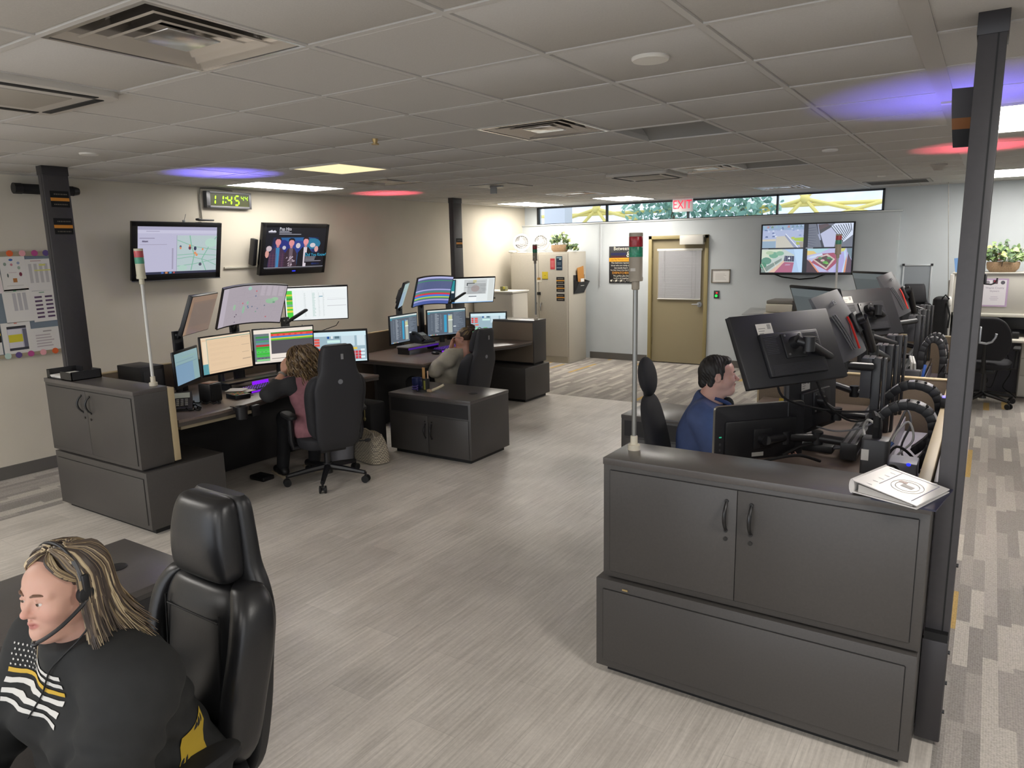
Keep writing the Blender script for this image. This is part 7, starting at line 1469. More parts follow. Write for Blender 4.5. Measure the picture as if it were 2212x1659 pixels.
def head_sdf(F, w=1.0, jaw=1.0, fat=0., nose=1.0):
    q_ = F.s; s = SDF(.018*q_); R3 = F.R
    E_ = lambda c, r, k=None, sub=False: s.ell(F(*c), tuple(x*q_ for x in r), R3, None if k is None else k*q_, sub)
    C_ = lambda a, b, r0, r1=None, k=None: s.cone(F(*a), F(*b), r0*q_, None if r1 is None else r1*q_, None if k is None else k*q_)
    E_((0, .018, .035), (.074*w, .094, .083)); E_((0, -.035, -.022), (.062*w, .058, .080), .03); E_((0, -.045, .045), (.056*w, .042, .042), .03); E_((0, -.048, -.032), (.046*w, .036, .050), .03)
    for q in (-1, 1):
        C_((0, -.062, -.086), (q*.044*jaw, .0, -.046), .025+fat*.4, .025+fat*.4, .024); E_((q*.037*w, -.058, -.022), (.029+fat*.2, .029, .028+fat*.2), .022)
        C_((q*.012, -.082, .026), (q*.046*w, -.070, .022), .0115, .010, .012)
    E_((0, -.076, -.092), (.022, .020, .017), .02)
    C_((0, -.088, .012), (0, -.110*nose, -.020), .0068, .0088, .012); E_((0, -.110*nose, -.025), (.0112, .0112, .0098), .010)
    for q in (-1, 1): E_((q*.0115, -.097, -.030), (.0078, .0098, .0075), .008)
    for q in (-1, 1): E_((q*.031, -.102, .004), (.0165, .0125, .0098), .009, True)
    C_((-.019, -.0875, -.0555), (0, -.0990, -.0535), .0052, .0068, .006); C_((.019, -.0875, -.0555), (0, -.0990, -.0535), .0052, .0068, .006)
    C_((-.016, -.0875, -.0655), (.016, -.0875, -.0655), .0065, .0065, .006); E_((0, -.0955, -.0665), (.012, .0078, .0068), .006)
    s.cutc(F(-.022, -.097, -.0602), F(.022, -.097, -.0602), .0016*q_, .003*q_)
    for q in (-1, 1):
        E_((q*.076*w, .014, -.002), (.010, .021, .032), .006); E_((q*.086*w, .012, -.002), (.007, .012, .02), .006, True)
        C_((q*.017, -.0865, .0085), (q*.031, -.0925, .0118), .0034, .0042, .004); C_((q*.031, -.0925, .0118), (q*.046, -.0780, .0070), .0042, .0032, .004)
        C_((q*.018, -.0860, .0010), (q*.031, -.0900, -.0040), .0028, .0032, .004); C_((q*.031, -.0900, -.0040), (q*.045, -.0775, .0010), .0032, .0028, .004)
    if fat: E_((0, -.035, -.108), (.042, .05, .026), .03)
    C_((0, .030, -.07), (0, .052, -.20), .056+fat, .060+fat, .03)
    return s
def head_cols(F, base, lip, cheek):
    b, l, c = L3(base), L3(lip), L3(cheek)
    def f(V):
        P = F.inv(V); o = np.tile(b, (len(V), 1)); 
        g = np.exp(-(((np.abs(P[:, 0])-.042)/.026)**2+((P[:, 2]+.035)/.028)**2+((P[:, 1]+.065)/.05)**2))[:, None]*.22; o = o*(1-g)+c*g
        g = np.exp(-((P[:, 0]/.014)**2+((P[:, 2]+.026)/.016)**2+((P[:, 1]+.105)/.03)**2))[:, None]*.6; o = o*(1-g)+c*g
        g = (np.clip(1.25-((P[:, 0]/.022)**2+((P[:, 2]+.0605)/.0105)**2), 0, .5)*2*(P[:, 1] < -.078))[:, None]*.85; o = o*(1-g)+l*g
        return o
    return f
def eyes(t, F, iris):
    for q in (-1, 1):
        mb = MB(); c = (0, 0, 0); R_ = Matrix.Identity(4)
        mb.ell((0, 0, 0), (.0118, .0118, .0118), 16, T(*c) @ R_, col=lin('#d4ccc6')); mb.lathe([(.0056, 0), (.0056, .0006), (.0001, .0010)], 16, T(*c) @ R_ @ T(q*.0, -.0112, 0) @ Matrix.Rotation(math.pi/2, 4, 'X'), col=lin(iris)); mb.lathe([(.0024, 0.0009), (.0024, .0012), (.0001, .0013)], 12, T(*c) @ R_ @ T(0, -.0112, 0) @ Matrix.Rotation(math.pi/2, 4, 'X'), col=lin('#0c0a0a'))
        mb.v = [F(q*.031+p[0], -.0810+p[1], .0040+p[2]) for p in mb.v]; mb.build('eye', attr_mat('eye_gloss', .12), t)
def brows(t, F, m, r=.0032):
    for q in (-1, 1): MB().tube([F(q*.013, -.0945, .0245), F(q*.026, -.0955, .0305), F(q*.040, -.0875, .0295), F(q*.050, -.076, .0245)], [r*.8, r, r*.9, r*.4], 8).build('eyebrow', m, t)
def hand_sdf(wr, d, n, curl, thumb, s=None, side=1, sp=1.0):
    """wrist, pointing direction, palm normal (out of the palm), curl in degrees per joint"""
    s = s or SDF(.006); d = Vector(d).normalized(); n = Vector(n); n = (n-d*n.dot(d)).normalized(); a = d.cross(n)*side; w = Vector(wr)
    s.cone(w, w+d*.03, .024, .026, .015); s.ell(w+d*.050, (.040, .042, .017), Matrix(((a.x, d.x, n.x), (a.y, d.y, n.y), (a.z, d.z, n.z))), .015)
    for k, (o, l) in enumerate(((-.030, .068), (-.010, .078), (.010, .073), (.029, .058))):
        b = w+d*(.088-.006*abs(k-1.3))+a*o; dd = (d+a*o*2.2*sp).normalized(); ang = 0
        s.cone(w+d*.05+a*o*.8, b, .0115, .0095, .008)
        for j, fr in enumerate((.46, .30, .24)):
            ang += R(curl[min(k, len(curl)-1)]); v = dd*math.cos(ang)+n*math.sin(ang); e = b+v*l*fr; s.cone(b, e, .0092-.0008*j, .0086-.0008*j, .004); b = e
    b = w+d*.025-a*.028+n*.006; v = (d*.75-a*.6+n*thumb).normalized(); e = b+v*.038; s.cone(b, e, .0135, .0105, .01); v2 = (v+d*.35+n*thumb*.6).normalized(); s.cone(e, e+v2*.028, .0102, .0085, .005)
    return s
def limb(s, a, b, r0, r1, k=.02): return s.cone(a, b, r0, r1, k)
def folds(P, amp, fr=22., ph=0.): return amp*(np.sin(P[:, 2]*fr+3*np.sin(P[:, 0]*9+ph)+ph)*.6+np.sin(P[:, 0]*fr*.8+P[:, 1]*fr*.7+P[:, 2]*8+ph)*.4)
def person(label, org, yaw, J, head, skin, girth=1.0):
    """J: joints in local (forward, left, up) metres from org"""
    f = Vector((math.cos(R(yaw)), math.sin(R(yaw)), 0)); l = Vector((-f.y, f.x, 0)); O = Vector(org)
    W = {k: tuple(O+f*v[0]+l*v[1]+Vector((0, 0, v[2]))) for k, v in J.items()}
    t = thing('person', label, 'person', (org[0], org[1], 0), 0)
    F = Frame(W['head'], head['yaw'], head.get('nod', 0), head.get('tilt', 0), head.get('sc', .86)); hs = head_sdf(F, head.get('w', 1), head.get('jaw', 1), head.get('fat', 0), head.get('nose', 1)); hs.cone(F(0, .045, -.15), W['neck'], .058, .062, .03)
    parts = [net(hs, head['res'])]
    g = girth; b = SDF(.04); Rl = Matrix(((l.x, f.x, 0), (l.y, f.y, 0), (0, 0, 1)))
    b.cone(W['neck'], W['chest'], .07, .115*g); b.ell(W['chest'], (.165*g, .105*g, .17), Rl); b.ell(W['pelvis'], (.175*g, .13*g, .13), Rl); b.cone(W['chest'], W['pelvis'], .11*g, .13*g)
    for sd in 'LR':
        b.cone(W['neck'], W['sh'+sd], .05, .058); b.cone(W['sh'+sd], W['el'+sd], .052*g, .040*g); b.cone(W['el'+sd], W['wr'+sd], .038, .026)
        b.cone(W['hip'+sd], W['kn'+sd], .085*g, .058*g); b.cone(W['kn'+sd], W['an'+sd], .054*g, .036)
    parts.append(net(b, .012))
    for sd in 'LR':
        hd = head['hand'+sd]; parts.append(net(hand_sdf(W['wr'+sd], hd[0], hd[1], hd[2], hd[3], side=1 if sd == 'L' else -1), .0035))
    body = np_build(parts, 'body', SKIN, t, head_cols(F, *skin)); eyes(t, F, head.get('iris', '#4a3c30'))
    return t, W, F, f, l, Rl
def top_sdf(W, Rl, g=1.0, sl=1.0, belly=0., bust=0., f=None, l=None, infl=.014):
    s = SDF(.045); i = infl
    s.cone(W['neck'], W['chest'], .078+i, .125*g+i); s.ell(W['chest'], (.178*g+i, .115*g+i, .18), Rl); s.ell(W['pelvis'], (.185*g+i, .14*g+i, .10), Rl); s.cone(W['chest'], W['pelvis'], .125*g+i, .14*g+i)
    if belly: s.ell(Vector(W['pelvis'])*.55+Vector(W['chest'])*.45+f*.05, (.17*g, .12*g+belly, .15), Rl)
    if bust:
        for q in (-1, 1): s.ell(Vector(W['chest'])+f*.10*g+l*q*.085-Vector((0, 0, .03)), (.085, .08, .085), Rl, .05)
    for sd in 'LR':
        s.cone(W['neck'], W['sh'+sd], .058+i, .068*g+i); s.cone(W['sh'+sd], W['el'+sd], .064*g*sl+i, .052*g*sl+i); s.cone(W['el'+sd], W['wr'+sd], .050*g*sl+i, .032*sl+i)
    return s
def leg_sdf(W, Rl, g=1.0):
    s = SDF(.04); s.ell(W['pelvis'], (.185*g, .145*g, .12), Rl)
    for sd in 'LR': s.cone(W['hip'+sd], W['kn'+sd], .098*g, .070*g); s.cone(W['kn'+sd], W['an'+sd], .066*g, .052)
    return s
def shoes(t, W, f, m, sole):
    for sd in 'LR':
        a = Vector(W['an'+sd]); s = SDF(.02); s.cone((a.x, a.y, .075), (a.x+f.x*.03, a.y+f.y*.03, .05), .045, .042); s.cone((a.x-f.x*.03, a.y-f.y*.03, .045), (a.x+f.x*.14, a.y+f.y*.14, .038), .038, .034)
        sh_ = np_build([net(s, .008, clip=lambda P: .012-P[:, 2])], 'shoe', m, t)
        MB().box((.05, 0, .009), (.26, .085, .018), T(a.x, a.y, 0) @ rotz(math.atan2(f.y, f.x)), bev=.008).build('sole', sole, sh_)
def strands(t, name, paths, r, cols, m, nseg=7, n=5):
    """paths: list of point lists (tapered locks); one mesh"""
    mb = MB()
    for k, p in enumerate(paths):
        rr = r*cols[k][1]; q = len(p); rad = [rr*(.35+.65*math.sin(math.pi*min(1, (i+1)/(q*.45))/2))*(1 if i < q*.6 else max(.12, 1-(i-q*.6)/(q*.42))) for i in range(q)]
        mb.tube(p, rad, n, col=lin(cols[k][0]))
    return mb.build(name, m, t, smooth=80)
HAIRM = attr_mat('hair', .42, spec=.5)
def smooth_path(p, q=3):
    P = [Vector(x) for x in p]; o = []
    for i in range(len(P)-1):
        a, b, c, d = P[max(i-1, 0)], P[i], P[i+1], P[min(i+2, len(P)-1)]
        for k in range(q): u = k/q; o.append(.5*((2*b)+(c-a)*u+(2*a-5*b+4*c-d)*u*u+(3*b-a-3*c+d)*u**3))
    return o+[P[-1]]
from mathutils.bvhtree import BVHTree
def bvh_of(ob, pa):
    Mx = ROOTM[pa.name]; return BVHTree.FromPolygons([Mx @ v.co for v in ob.data.vertices], [tuple(p.vertices) for p in ob.data.polygons])
# ---- the woman with the headset, nearest the camera
JA = {'pelvis': (0, 0, .53), 'chest': (.09, 0, .80), 'neck': (.14, .01, .985), 'head': (.185, .03, 1.132), 'shL': (.13, .185, .905), 'shR': (.13, -.185, .905), 'elL': (.27, .26, .68), 'elR': (.28, -.27, .68), 'wrL': (.53, .17, .755), 'wrR': (.53, -.17, .75), 'hipL': (.02, .10, .51), 'hipR': (.02, -.10, .51), 'knL': (.44, .13, .51), 'knR': (.44, -.13, .51), 'anL': (.42, .13, .10), 'anR': (.42, -.13, .10)}
A, W, F, f, l, Rl = person('woman with blonde streaked hair wearing a headset and a black jacket with a flag print', (-1.765, .915, 0), -90, JA,
    dict(yaw=-80, nod=2, tilt=0, res=.0026, w=1.04, jaw=1.08, fat=.011, iris='#54483c', sc=.81, handL=((0, -1, -.05), (0, 0, -1), (12, 14, 16, 18), .1), handR=((0, -1, -.05), (0, 0, -1), (12, 14, 16, 18), .1)), ('#c99e8c', '#b06a64', '#c8837a'), girth=1.08)
brows(A, F, mat('brow_brown', '#6b4f3e', .7))
JK = mat('black_jacket_knit', '#1d1e1e', .85, noise=(30, .10), bump=(900, .15))
ts = top_sdf(W, Rl, 1.08, 1.22, .03, 1, f, l); ts.cone(Vector(W['neck'])+Vector((0, .01, .0)), F(0, .045, -.125), .080, .070, .03)
zc = W['neck'][2]+.052
def fold_a(P):
    e = np.array(W['elL']); r_ = np.linalg.norm(P-e, axis=1); g = np.exp(-(r_/.16)**2)
    return folds(P, .007, 26, .6)+.014*g*np.sin(r_*90)+.006*np.exp(-((P[:, 2]-.70)/.16)**2)*np.sin(P[:, 2]*70+P[:, 1]*40)
jk = np_build([net(ts, .0075, extra=fold_a, clip=lambda P: np.maximum(P[:, 2]-zc-.35*(P[:, 1]-W['neck'][1]), .44-P[:, 2]))], 'jacket', JK, A)
np_build([net(leg_sdf(W, Rl, 1.1), .012)], 'trousers', mat('dark_trousers', '#1b1b20', .85), A); shoes(A, W, f, mat('shoe_black', '#18181a', .5), mat('sole_white', '#b5b0a6', .6))
bt = bvh_of(jk, A)
fl = MB(); FX0, FX1, FZ0, FZ1 = -1.935, -1.70, .825, .965
def on_chest(u, v, off=.0025):
    x, z = FX0+(FX1-FX0)*u, FZ0+(FZ1-FZ0)*v; h = bt.ray_cast(Vector((x, .0, z)), Vector((0, 1, 0)))
    return (h[0]+h[1]*off) if h[0] is not None else Vector((x, .6, z))
def patch(u0, v0, u1, v1, c, nu=10, nv=2, wob=.0):
    fl.add([on_chest(u0+(u1-u0)*i/nu, v0+(v1-v0)*j/nv+wob*math.sin(i*2.1+v0*30)) for i in range(nu+1) for j in range(nv+1)], [(i*(nv+1)+j, (i+1)*(nv+1)+j, (i+1)*(nv+1)+j+1, i*(nv+1)+j+1) for i in range(nu) for j in range(nv)], None, lin(c))
for k in range(7):
    v0 = k/6.5; c = '#c9a53c' if k == 3 else '#d3d1cc'; u0 = 0 if k < 4 else .42
    if v0+.077 <= 1.0: patch(u0, v0, 1, v0+.077, c, 14, 2, .006)
for a in range(7):
    for b in range(5):
        u, v = .02+.058*a+(.029 if b % 2 else 0), .60+.085*b; q = [on_chest(u+.016*math.sin(R(36*i))*(1 if i % 2 == 0 else .45), v+.026*math.cos(R(36*i))*(1 if i % 2 == 0 else .45)) for i in range(10)]
        fl.add([on_chest(u, v)]+q, [(0, i+1, (i+1) % 10+1) for i in range(10)], None, lin('#d3d1cc'))
fl.build('flag_print', PRINT, A, smooth=60, label='distressed white flag with one gold stripe printed on the chest')
yp = MB()
def on_side(u, v):
    y, z = .84+.10*u+.05*v, .50+.20*v; h = bt.ray_cast(Vector((-1.2, y, z)), Vector((-1, 0, 0))); return h[0]+h[1]*.003 if h[0] is not None else Vector((-1.5, y, z))
yp.add([on_side(i/6, j/8) for i in range(7) for j in range(9)], [(i*9+j, (i+1)*9+j, (i+1)*9+j+1, i*9+j+1) for i in range(6) for j in range(8)]); yp.build('side_panel', mat('mustard_panel', '#b79a2c', .8), A, smooth=60, label='mustard yellow side panel')
rg = random.Random(11); paths, cols = [], []
PAL = ('#352a24', '#43372e', '#544638', '#6a5a48', '#8f7d60', '#ab987a', '#c2b08e')
def scalp_of(F): return lambda th, ph, off=0.: F((.074+off)*1.03*math.cos(R(ph))*math.sin(R(th)), .018-(.094+off)*math.cos(R(ph))*math.cos(R(th)), .035+(.083+off)*math.sin(R(ph)))
scalp = scalp_of(F); bk = Vector((0, 1, 0))
for k in range(1500):
    sd = 1 if rg.random() < .62 else -1; th = rg.uniform(40, 178); lay = rg.uniform(.004, .022); blonde = rg.random()
    top = scalp(sd*rg.uniform(5, 20)+rg.uniform(-3, 3), 78-rg.uniform(0, 10), lay*.8) if th < 100 else scalp(sd*rg.uniform(20, 178), 82-rg.uniform(0, 15), lay*.8)
    th2 = max(th, 76)+(rg.uniform(0, 14) if th < 80 else 0); p = [top]
    for q, ph in enumerate((66, 48, 28, 8)):
        u = (q+1)/4; p.append(scalp(sd*((th*.75+5)*(1-u)+th2*u if q else th*.6), ph, lay+.004*u))
    base = Vector(scalp(sd*th2, -2, lay+.006)); hd = Vector(F(0, .02, 0)); out = Vector((base.x-hd.x, base.y-hd.y, 0)).normalized(); L_ = rg.uniform(.15, .255) if th2 < 150 else rg.uniform(.12, .20)
    flick = rg.uniform(.0, .034)
    for q in range(1, 6):
        u = q/5; p.append(tuple(base+Vector((0, 0, -L_*u))+out*(.008*u+flick*u*u)+bk*(.055*u*u*min(1, max(.1, (th2-85)/40))*(1 if th2 < 140 else .4))+Vector((rg.uniform(-.002, .002), rg.uniform(-.002, .002), 0))))
    zone = .5+.5*math.sin(th*.16+sd*1.3+rg.uniform(-.3, .3)); bl = blonde < .12+.40*zone*(1 if th < 130 else .35)
    c = rg.choice(PAL[4:] if bl else PAL[:4]); paths.append(smooth_path(p, 2)); cols.append((c, rg.uniform(.6, 1.25)))
for k in range(190):   # fringe swept over the temple and tucked behind the ear cup
    lay = rg.uniform(.003, .012); sd = 1 if k % 3 else -1; a0 = rg.uniform(4, 14); j = rg.uniform(-5, 5)
    p = [scalp(sd*a0, 77, lay), scalp(sd*(a0+14), 63, lay+.004), scalp(sd*(a0+26+j), 46, lay+.006), scalp(sd*(50+j), 29, lay+.006), scalp(sd*(68+j), 12, lay+.005), scalp(sd*(86+j), -3, lay+.006), tuple(Vector(scalp(sd*(96+j), -14, lay+.008))+bk*.012+Vector((0, 0, -.05)))]
    paths.append(smooth_path(p, 3)); cols.append((rg.choice(PAL[3:]) if rg.random() < .62 else rg.choice(PAL[:3]), rg.uniform(.6, 1.1)))
strands(A, 'hair', paths, .0040, cols, HAIRM, n=4)
def under_cap(t, F, m, back=.15, extra=()):
    cap = SDF(.02); s_ = F.s; cap.ell(F(0, .026, .045), (.083*s_, .093*s_, .084*s_), F.R)
    if back: cap.cone(F(0, .075, .0), F(0, .10, -back), .058*s_, .046*s_); cap.cone(F(.06, .05, .0), F(.075, .085, -back*.85), .028*s_, .022*s_); cap.cone(F(-.06, .05, .0), F(-.075, .085, -back*.85), .028*s_, .022*s_)
    for a, b, r0, r1 in extra: cap.cone(F(*a), F(*b), r0, r1)
    def hairline(P): Q = F.inv(P); return np.maximum(np.where(Q[:, 1] < -.02, .064+.25*(-.02-Q[:, 1])-Q[:, 2], -1), np.where((Q[:, 1] < .018) & (np.abs(Q[:, 0]) > .03), .024-Q[:, 2], -1))*1.0
    return np_build([net(cap, .0055, clip=hairline)], 'hair_under_layer', m, t)
under_cap(A, F, mat('hair_root_brown', '#40312a', .6))
hz = thing('headset', 'black headset with a microphone boom worn by the nearest woman', 'headset', tuple(F(.09, .01, .0)))
MB().tube([F(.098*math.sin(R(a)), .0-.004*math.cos(R(a)), .030+.112*math.cos(R(a))) for a in range(-100, 105, 10)], .0038, 8).build('headband', BLACKM, hz)
MB().tube([F(.101*math.sin(R(a)), -.006, .030+.114*math.cos(R(a))) for a in range(52, 84, 6)], .0055, 8).build('band_clip', mat('headset_grey', '#4a4a4c', .4), hz)
Mq = F.M @ T(.100, .004, .0) @ Matrix.Scale(.82, 4) @ Matrix.Rotation(math.pi/2, 4, 'Y'); MB().lathe([(.030, -.016), (.034, -.006), (.032, .008), (.020, .013), (.0001, .014)], 26, Mq).build('ear_cushion', RUBBER, hz); MB().box((.108, .0, .038), (.012, .02, .05), F.M, bev=.005).build('yoke', BLACKP, hz)
MB().tube(smooth_path([F(.106, .0, -.010), F(.103, -.03, -.030), F(.090, -.075, -.058), F(.066, -.105, -.080), F(.045, -.120, -.092)], 3), .0045, 8).ell(F(.040, -.122, -.095), (.008, .008, .007), 10).build('microphone_boom', BLACKM, hz)
MB().tube(smooth_path([F(.106, .0, -.03), F(.104, -.02, -.10), tuple(on_chest(1.0, 1.10, .006)), tuple(on_chest(.85, .8, .006)), tuple(on_chest(.70, .4, .006)), tuple(on_chest(.52, -.05, .006))], 3), .0022, 6).build('cable', RUBBER, hz)
# ---- the woman with curly hair at the first workstation
JB = {'pelvis': (.04, .07, .50), 'chest': (.09, .065, .765), 'neck': (.12, .06, .905), 'head': (.155, .085, 1.01), 'shL': (.10, .23, .845), 'shR': (.11, -.10, .845), 'elL': (.10, .42, .79), 'elR': (.20, -.24, .70), 'wrL': (.20, .235, .935), 'wrR': (.42, -.16, .785), 'hipL': (.02, .09, .49), 'hipR': (.02, -.09, .49), 'knL': (.42, .17, .50), 'knR': (.43, -.10, .50), 'anL': (.42, .22, .10), 'anR': (.40, -.06, .10)}
B, W, F, f, l, Rl = person('woman with long curly hair in a pink vest resting her head on her hand', (-4.49, 4.02, 0), 163, JB,
    dict(yaw=170, nod=14, res=.004, handL=((-.35, .35, .9), (.2, .6, -.5), (10, 25, 25, 25), .2), handR=((-1, .2, -.1), (0, 0, -1), (14, 16, 18, 20), .1)), ('#c7977f', '#b06a64', '#c8837a'), girth=.95)
sl = top_sdf(W, Rl, .95, 1.0, 0, 0, f, l, .006); np_build([net(sl, .009, extra=lambda P: folds(P, .004, 40, 1.), clip=lambda P: np.maximum(.56-P[:, 2], np.maximum(.125-np.linalg.norm(P-np.array(W['wrL']), axis=1), P[:, 2]-W['neck'][2]-.01)))], 'sleeves', mat('charcoal_sleeve', '#2b2b2d', .85, bump=(800, .15)), B)
vs_ = SDF(.05); vs_.cone(W['neck'], W['chest'], .095, .135); vs_.ell(W['chest'], (.18, .125, .18), Rl); vs_.cone(W['chest'], W['pelvis'], .135, .155); vs_.ell(Vector(W['pelvis'])-Vector((0, 0, .03)), (.195, .165, .13), Rl); vs_.cone(W['neck'], W['shL'], .075, .075); vs_.cone(W['neck'], W['shR'], .075, .075)
np_build([net(vs_, .009, extra=lambda P: folds(P, .006, 34, 2.), clip=lambda P: np.maximum(.40-P[:, 2], P[:, 2]-W['neck'][2]-.005))], 'vest', mat('dusty_pink_knit', '#8d5f66', .9, noise=(25, .12), bump=(500, .25)), B)
np_build([net(leg_sdf(W, Rl, .95), .012)], 'trousers', mat('black_leggings', '#17171a', .85), B); shoes(B, W, f, mat('shoe_black', '#18181a', .5), mat('sole_cream', '#b3a58c', .6))
rg = random.Random(5); scalp = scalp_of(F); paths, cols = [], []
for k in range(520):
    th = rg.uniform(-178, 178); lay = rg.uniform(.006, .06); th = math.copysign(max(abs(th), 55), th); p = [Vector(scalp(th*.6, 80-rg.uniform(0, 14), lay*.6)), Vector(scalp(th*.9, 55, lay)), Vector(scalp(th, 25, lay+.008)), Vector(scalp(th, -2, lay+.012))]
    hd = Vector(F(0, .02, 0)); out = Vector((p[-1].x-hd.x, p[-1].y-hd.y, 0)).normalized(); L_ = rg.uniform(.14, .35)
    for q in range(1, 6): u = q/5; p.append(p[3]+Vector((0, 0, -L_*u))+out*(.025*u-.035*u*u)-f*(.05*u))
    p = smooth_path(p, 4); ph = rg.uniform(0, 6.28); am = rg.uniform(.006, .012); fq = rg.uniform(.75, 1.1)
    pp = [v+Vector((math.cos(ph+i*fq), math.sin(ph+i*fq), .3*math.sin(ph+i*fq*.5)))*am*min(1, i/8) for i, v in enumerate(p)]
    paths.append(pp); cols.append((rg.choice(('#4d3b2a', '#5d4832', '#6c563c', '#7a6446', '#8a7350', '#5a4630')), rg.uniform(.7, 1.3)))
strands(B, 'hair', paths, .0062, cols, HAIRM, n=4); under_cap(B, F, mat('curl_root_brown', '#4a3829', .7), .20)
wb2 = thing('wrist_watch', 'silver watch on the wrist of the woman with curly hair', 'watch', W['wrL']); d_ = (Vector(W['wrL'])-Vector(W['elL'])).normalized(); wp_ = Vector(W['wrL'])-d_*.035; Mw = plane_frame(wp_, d_, up=(0, 1, .2))
MB().lathe([(.033, -.009), (.0355, -.009), (.0355, .009), (.033, .009), (.033, -.009)], 22, Mw).build('strap', mat('watch_silver', '#a9a39a', .4, metal=.4), wb2); MB().box((.0, .036, 0), (.026, .006, .024), Mw @ rotz(R(-40)), bev=.002).build('face', mat('watch_face', '#4f5458', .2), wb2)
# ---- the woman in the cream jumper at the second workstation
JC = {'pelvis': (0, 0, .42), 'chest': (-.12, 0, .69), 'neck': (-.19, .0, .855), 'head': (-.235, .02, .985), 'shL': (-.165, .19, .79), 'shR': (-.165, -.19, .79), 'elL': (.0, .225, .655), 'elR': (.02, -.25, .62), 'wrL': (-.105, .075, .87), 'wrR': (.22, -.12, .60), 'hipL': (.0, .09, .41), 'hipR': (.0, -.09, .41), 'knL': (.42, .12, .47), 'knR': (.42, -.12, .47), 'anL': (.44, .12, .10), 'anR': (.44, -.12, .10)}
C2, W, F, f, l, Rl = person('woman with braided hair and glasses in a cream jumper, hand on her mouth', (-4.745, 6.0, 0), 178, JC,
    dict(yaw=193, nod=-4, res=.004, handL=((.1, .3, .9), (.9, .25, .1), (18, 34, 36, 38), .3), handR=((-1, .1, -.1), (0, 0, -1), (14, 16, 18, 20), .1)), ('#b98a76', '#9c5f58', '#bb7a6c'), girth=1.0)
JM = mat('cream_jumper', '#a29c8e', .9, noise=(20, .08), bump=(600, .2)); js = top_sdf(W, Rl, .96, 1.02, .02, 1, f, l, .012)
np_build([net(js, .009, extra=lambda P: folds(P, .009, 38, 3.), clip=lambda P: np.maximum(.34-P[:, 2], np.maximum(.045-np.linalg.norm(P-np.array(W['wrL']), axis=1), P[:, 2]-W['neck'][2]-.03)))], 'jumper', JM, C2)
np_build([net(leg_sdf(W, Rl, 1.0), .012)], 'trousers', mat('black_trousers', '#131316', .85), C2); shoes(C2, W, f, mat('shoe_black', '#18181a', .5), mat('sole_white', '#b5b0a6', .6))
rg = random.Random(8); scalp = scalp_of(F); paths, cols = [], []; bun = Vector(F(0, .095, .135))
for k in range(46):
    th = -165+330*k/45; a = scalp(th, 30-8*abs(math.cos(R(th))) if abs(th) < 90 else 5, .004); p = [Vector(a)]; th0 = th
    for q in range(1, 5): u = q/5; v = Vector(a).lerp(bun, u); d_ = (v-Vector(F(0, .02, .035))).normalized(); p.append(Vector(F(0, .02, .035))+d_*(.086*F.s+.012*u))
    p.append(bun); p = smooth_path(p, 4); pp = [v+Vector((0, 0, 1))*.0025*math.sin(i*2.2+k) for i, v in enumerate(p)]
    paths.append(pp); cols.append(('#8f7c58' if k % 3 == 0 else '#3f3026' if k % 3 == 1 else '#6b5740', 1.1))
for k in range(26):
    a0 = rg.uniform(0, 6.28); b0 = rg.uniform(-1, 1); p = [bun+Vector((math.cos(a0+i*.5)*.034*math.sqrt(1-min(1, b0*b0*.5)), math.sin(a0+i*.5)*.034, .02*b0+.010*math.sin(i*.9))) for i in range(9)]; paths.append(smooth_path(p, 2)); cols.append((rg.choice(('#3a2b22', '#4a382c', '#2f231c')), 1.4))
strands(C2, 'hair', paths, .0062, cols, HAIRM, n=5); under_cap(C2, F, mat('braid_root_brown', '#37291f', .7), 0)
gs = thing('glasses', 'dark rimmed glasses on the woman in the cream jumper', 'glasses', F(0, -.10, .005)); g = MB()
for q in (-1, 1): g.tube([F(q*.032+.023*math.cos(R(a)), -.108, .002+.017*math.sin(R(a))) for a in range(0, 375, 30)], .0022, 5).tube([F(q*.055, -.106, .006), F(q*.078, -.05, .008), F(q*.082, .01, .010)], .0020, 5)
g.tube([F(-.009, -.108, .006), F(.009, -.108, .006)], .0020, 5); g.build('frame', mat('glasses_dark', '#22252b', .3), gs)
ln = MB()
for q in (-1, 1): ln.add([F(q*.032+.022*math.cos(R(a)), -.107, .002+.016*math.sin(R(a))) for a in range(0, 360, 30)], [tuple(range(12))])
lm = mat('glasses_lens', '#dfe8ee', .05, trans=1.0); ln.build('lens', lm, gs)
# ---- the man in blue at the near right workstation
JD = {'pelvis': (0, 0, .53), 'chest': (.02, 0, .80), 'neck': (.045, -.01, .985), 'head': (.085, -.035, 1.145), 'shL': (.03, .20, .925), 'shR': (.03, -.20, .925), 'elL': (.12, .27, .69), 'elR': (.13, -.26, .69), 'wrL': (.36, .17, .78), 'wrR': (.36, -.16, .78), 'hipL': (.02, .10, .52), 'hipR': (.02, -.10, .52), 'knL': (.42, .14, .52), 'knR': (.42, -.14, .52), 'anL': (.40, .14, .10), 'anR': (.40, -.14, .10)}
D4, W, F, f, l, Rl = person('man with short dark hair in a blue pullover facing the right hand monitors', (-1.345, 4.08, 0), 14, JD,
    dict(yaw=24, nod=0, res=.0034, w=1.05, jaw=1.12, fat=.012, nose=1.06, sc=.90, handL=((1, .2, -.05), (0, 0, -1), (12, 14, 16, 18), .1), handR=((1, .2, -.05), (0, 0, -1), (12, 14, 16, 18), .1)), ('#c69a8c', '#b4706a', '#c98a82'), girth=1.12)
BP = mat('navy_blue_pullover', '#40507a', .8, noise=(25, .08), bump=(700, .15)); bs = top_sdf(W, Rl, 1.12, 1.15, .05, 0, f, l, .014); bs.cone(Vector(W['neck']), F(0, .05, -.14), .078, .068, .03)
zc2 = W['neck'][2]+.03
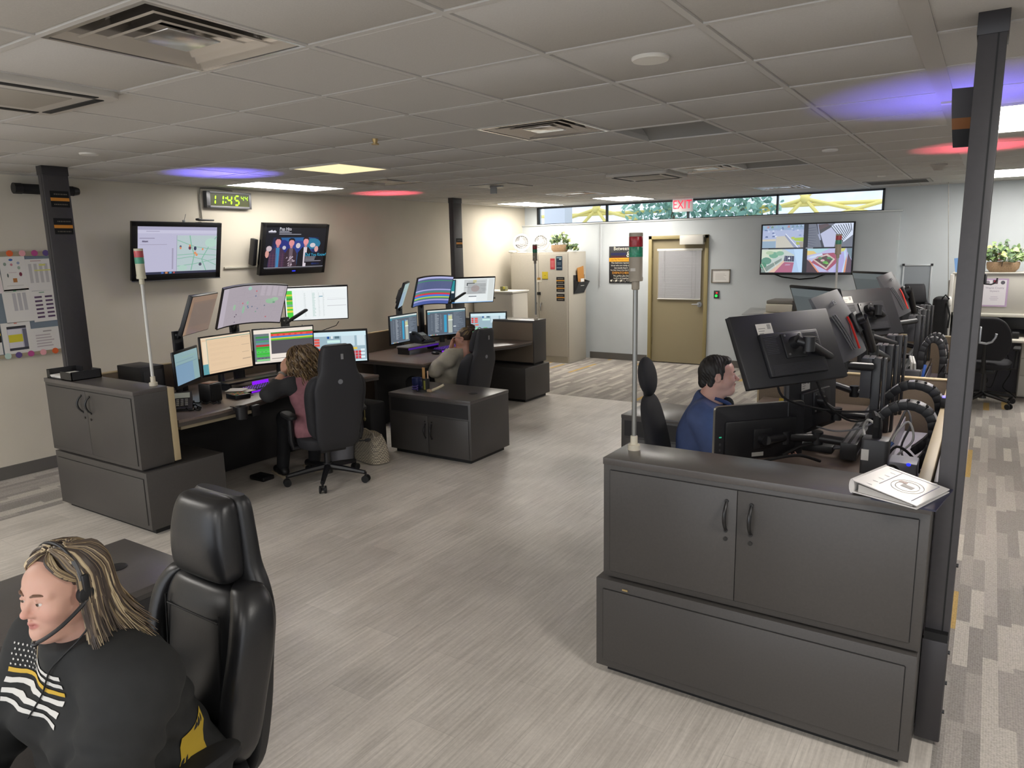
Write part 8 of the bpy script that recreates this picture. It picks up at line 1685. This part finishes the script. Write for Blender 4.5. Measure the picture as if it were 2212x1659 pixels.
np_build([net(bs, .008, extra=lambda P: folds(P, .005, 28, 5.), clip=lambda P: np.maximum(.46-P[:, 2], P[:, 2]-zc2+.55*((P[:, 0]-W['neck'][0])*f.x+(P[:, 1]-W['neck'][1])*f.y)))], 'pullover', BP, D4)
np_build([net(leg_sdf(W, Rl, 1.1), .012)], 'trousers', mat('dark_trousers', '#1b1b20', .85), D4); shoes(D4, W, f, mat('shoe_black', '#18181a', .5), mat('sole_white', '#b5b0a6', .6))
hp_ = SDF(.02); q_ = F.s; hp_.ell(F(0, .026, .043), (.083*q_, .096*q_, .090*q_), F.R); hp_.cone(F(0, .075, .02), F(0, .085, -.045), .052*q_, .042*q_); hp_.ell(F(0, -.040, .096), (.055*q_, .034*q_, .026*q_), F.R, .02)
for q in (-1, 1): hp_.cone(F(q*.060, .035, .02), F(q*.058, .055, -.05), .022*q_, .018*q_); hp_.cone(F(q*.068, -.012, .03), F(q*.071, -.012, -.012), .012*q_, .006*q_)
def hl2(P): Q = F.inv(P); return np.maximum(np.where(Q[:, 1] < -.035, .070+.30*(-.035-Q[:, 1])-Q[:, 2], -1), np.where((Q[:, 1] < .0) & (Q[:, 1] > -.036) & (np.abs(Q[:, 0]) > .05), .048*(Q[:, 1] < -.022)-.02-Q[:, 2], -1))*1.0
np_build([net(hp_, .0036, extra=lambda P: .0022*np.sin(P[:, 0]*260+P[:, 2]*120)*np.sin(P[:, 1]*240-P[:, 2]*90), clip=hl2)], 'hair', mat('dark_brown_hair', '#1b1614', .55, noise=(160, .3)), D4)
brows(D4, F, mat('brow_dark', '#2c211d', .7), .0038)
MB().tube(smooth_path([F(-.068, .03, -.135), F(-.05, -.045, -.165), F(-.012, -.082, -.195)], 3), .011, 8).tube(smooth_path([F(.068, .03, -.135), F(.05, -.045, -.165), F(.012, -.082, -.195)], 3), .011, 8).build('collar', mat('collar_blue', '#2a3a66', .8), D4)
MB().ell(F(0, -.062, -.19), (.035, .03, .045), 14).build('undershirt', mat('undershirt_black', '#1a1b1d', .9), D4)
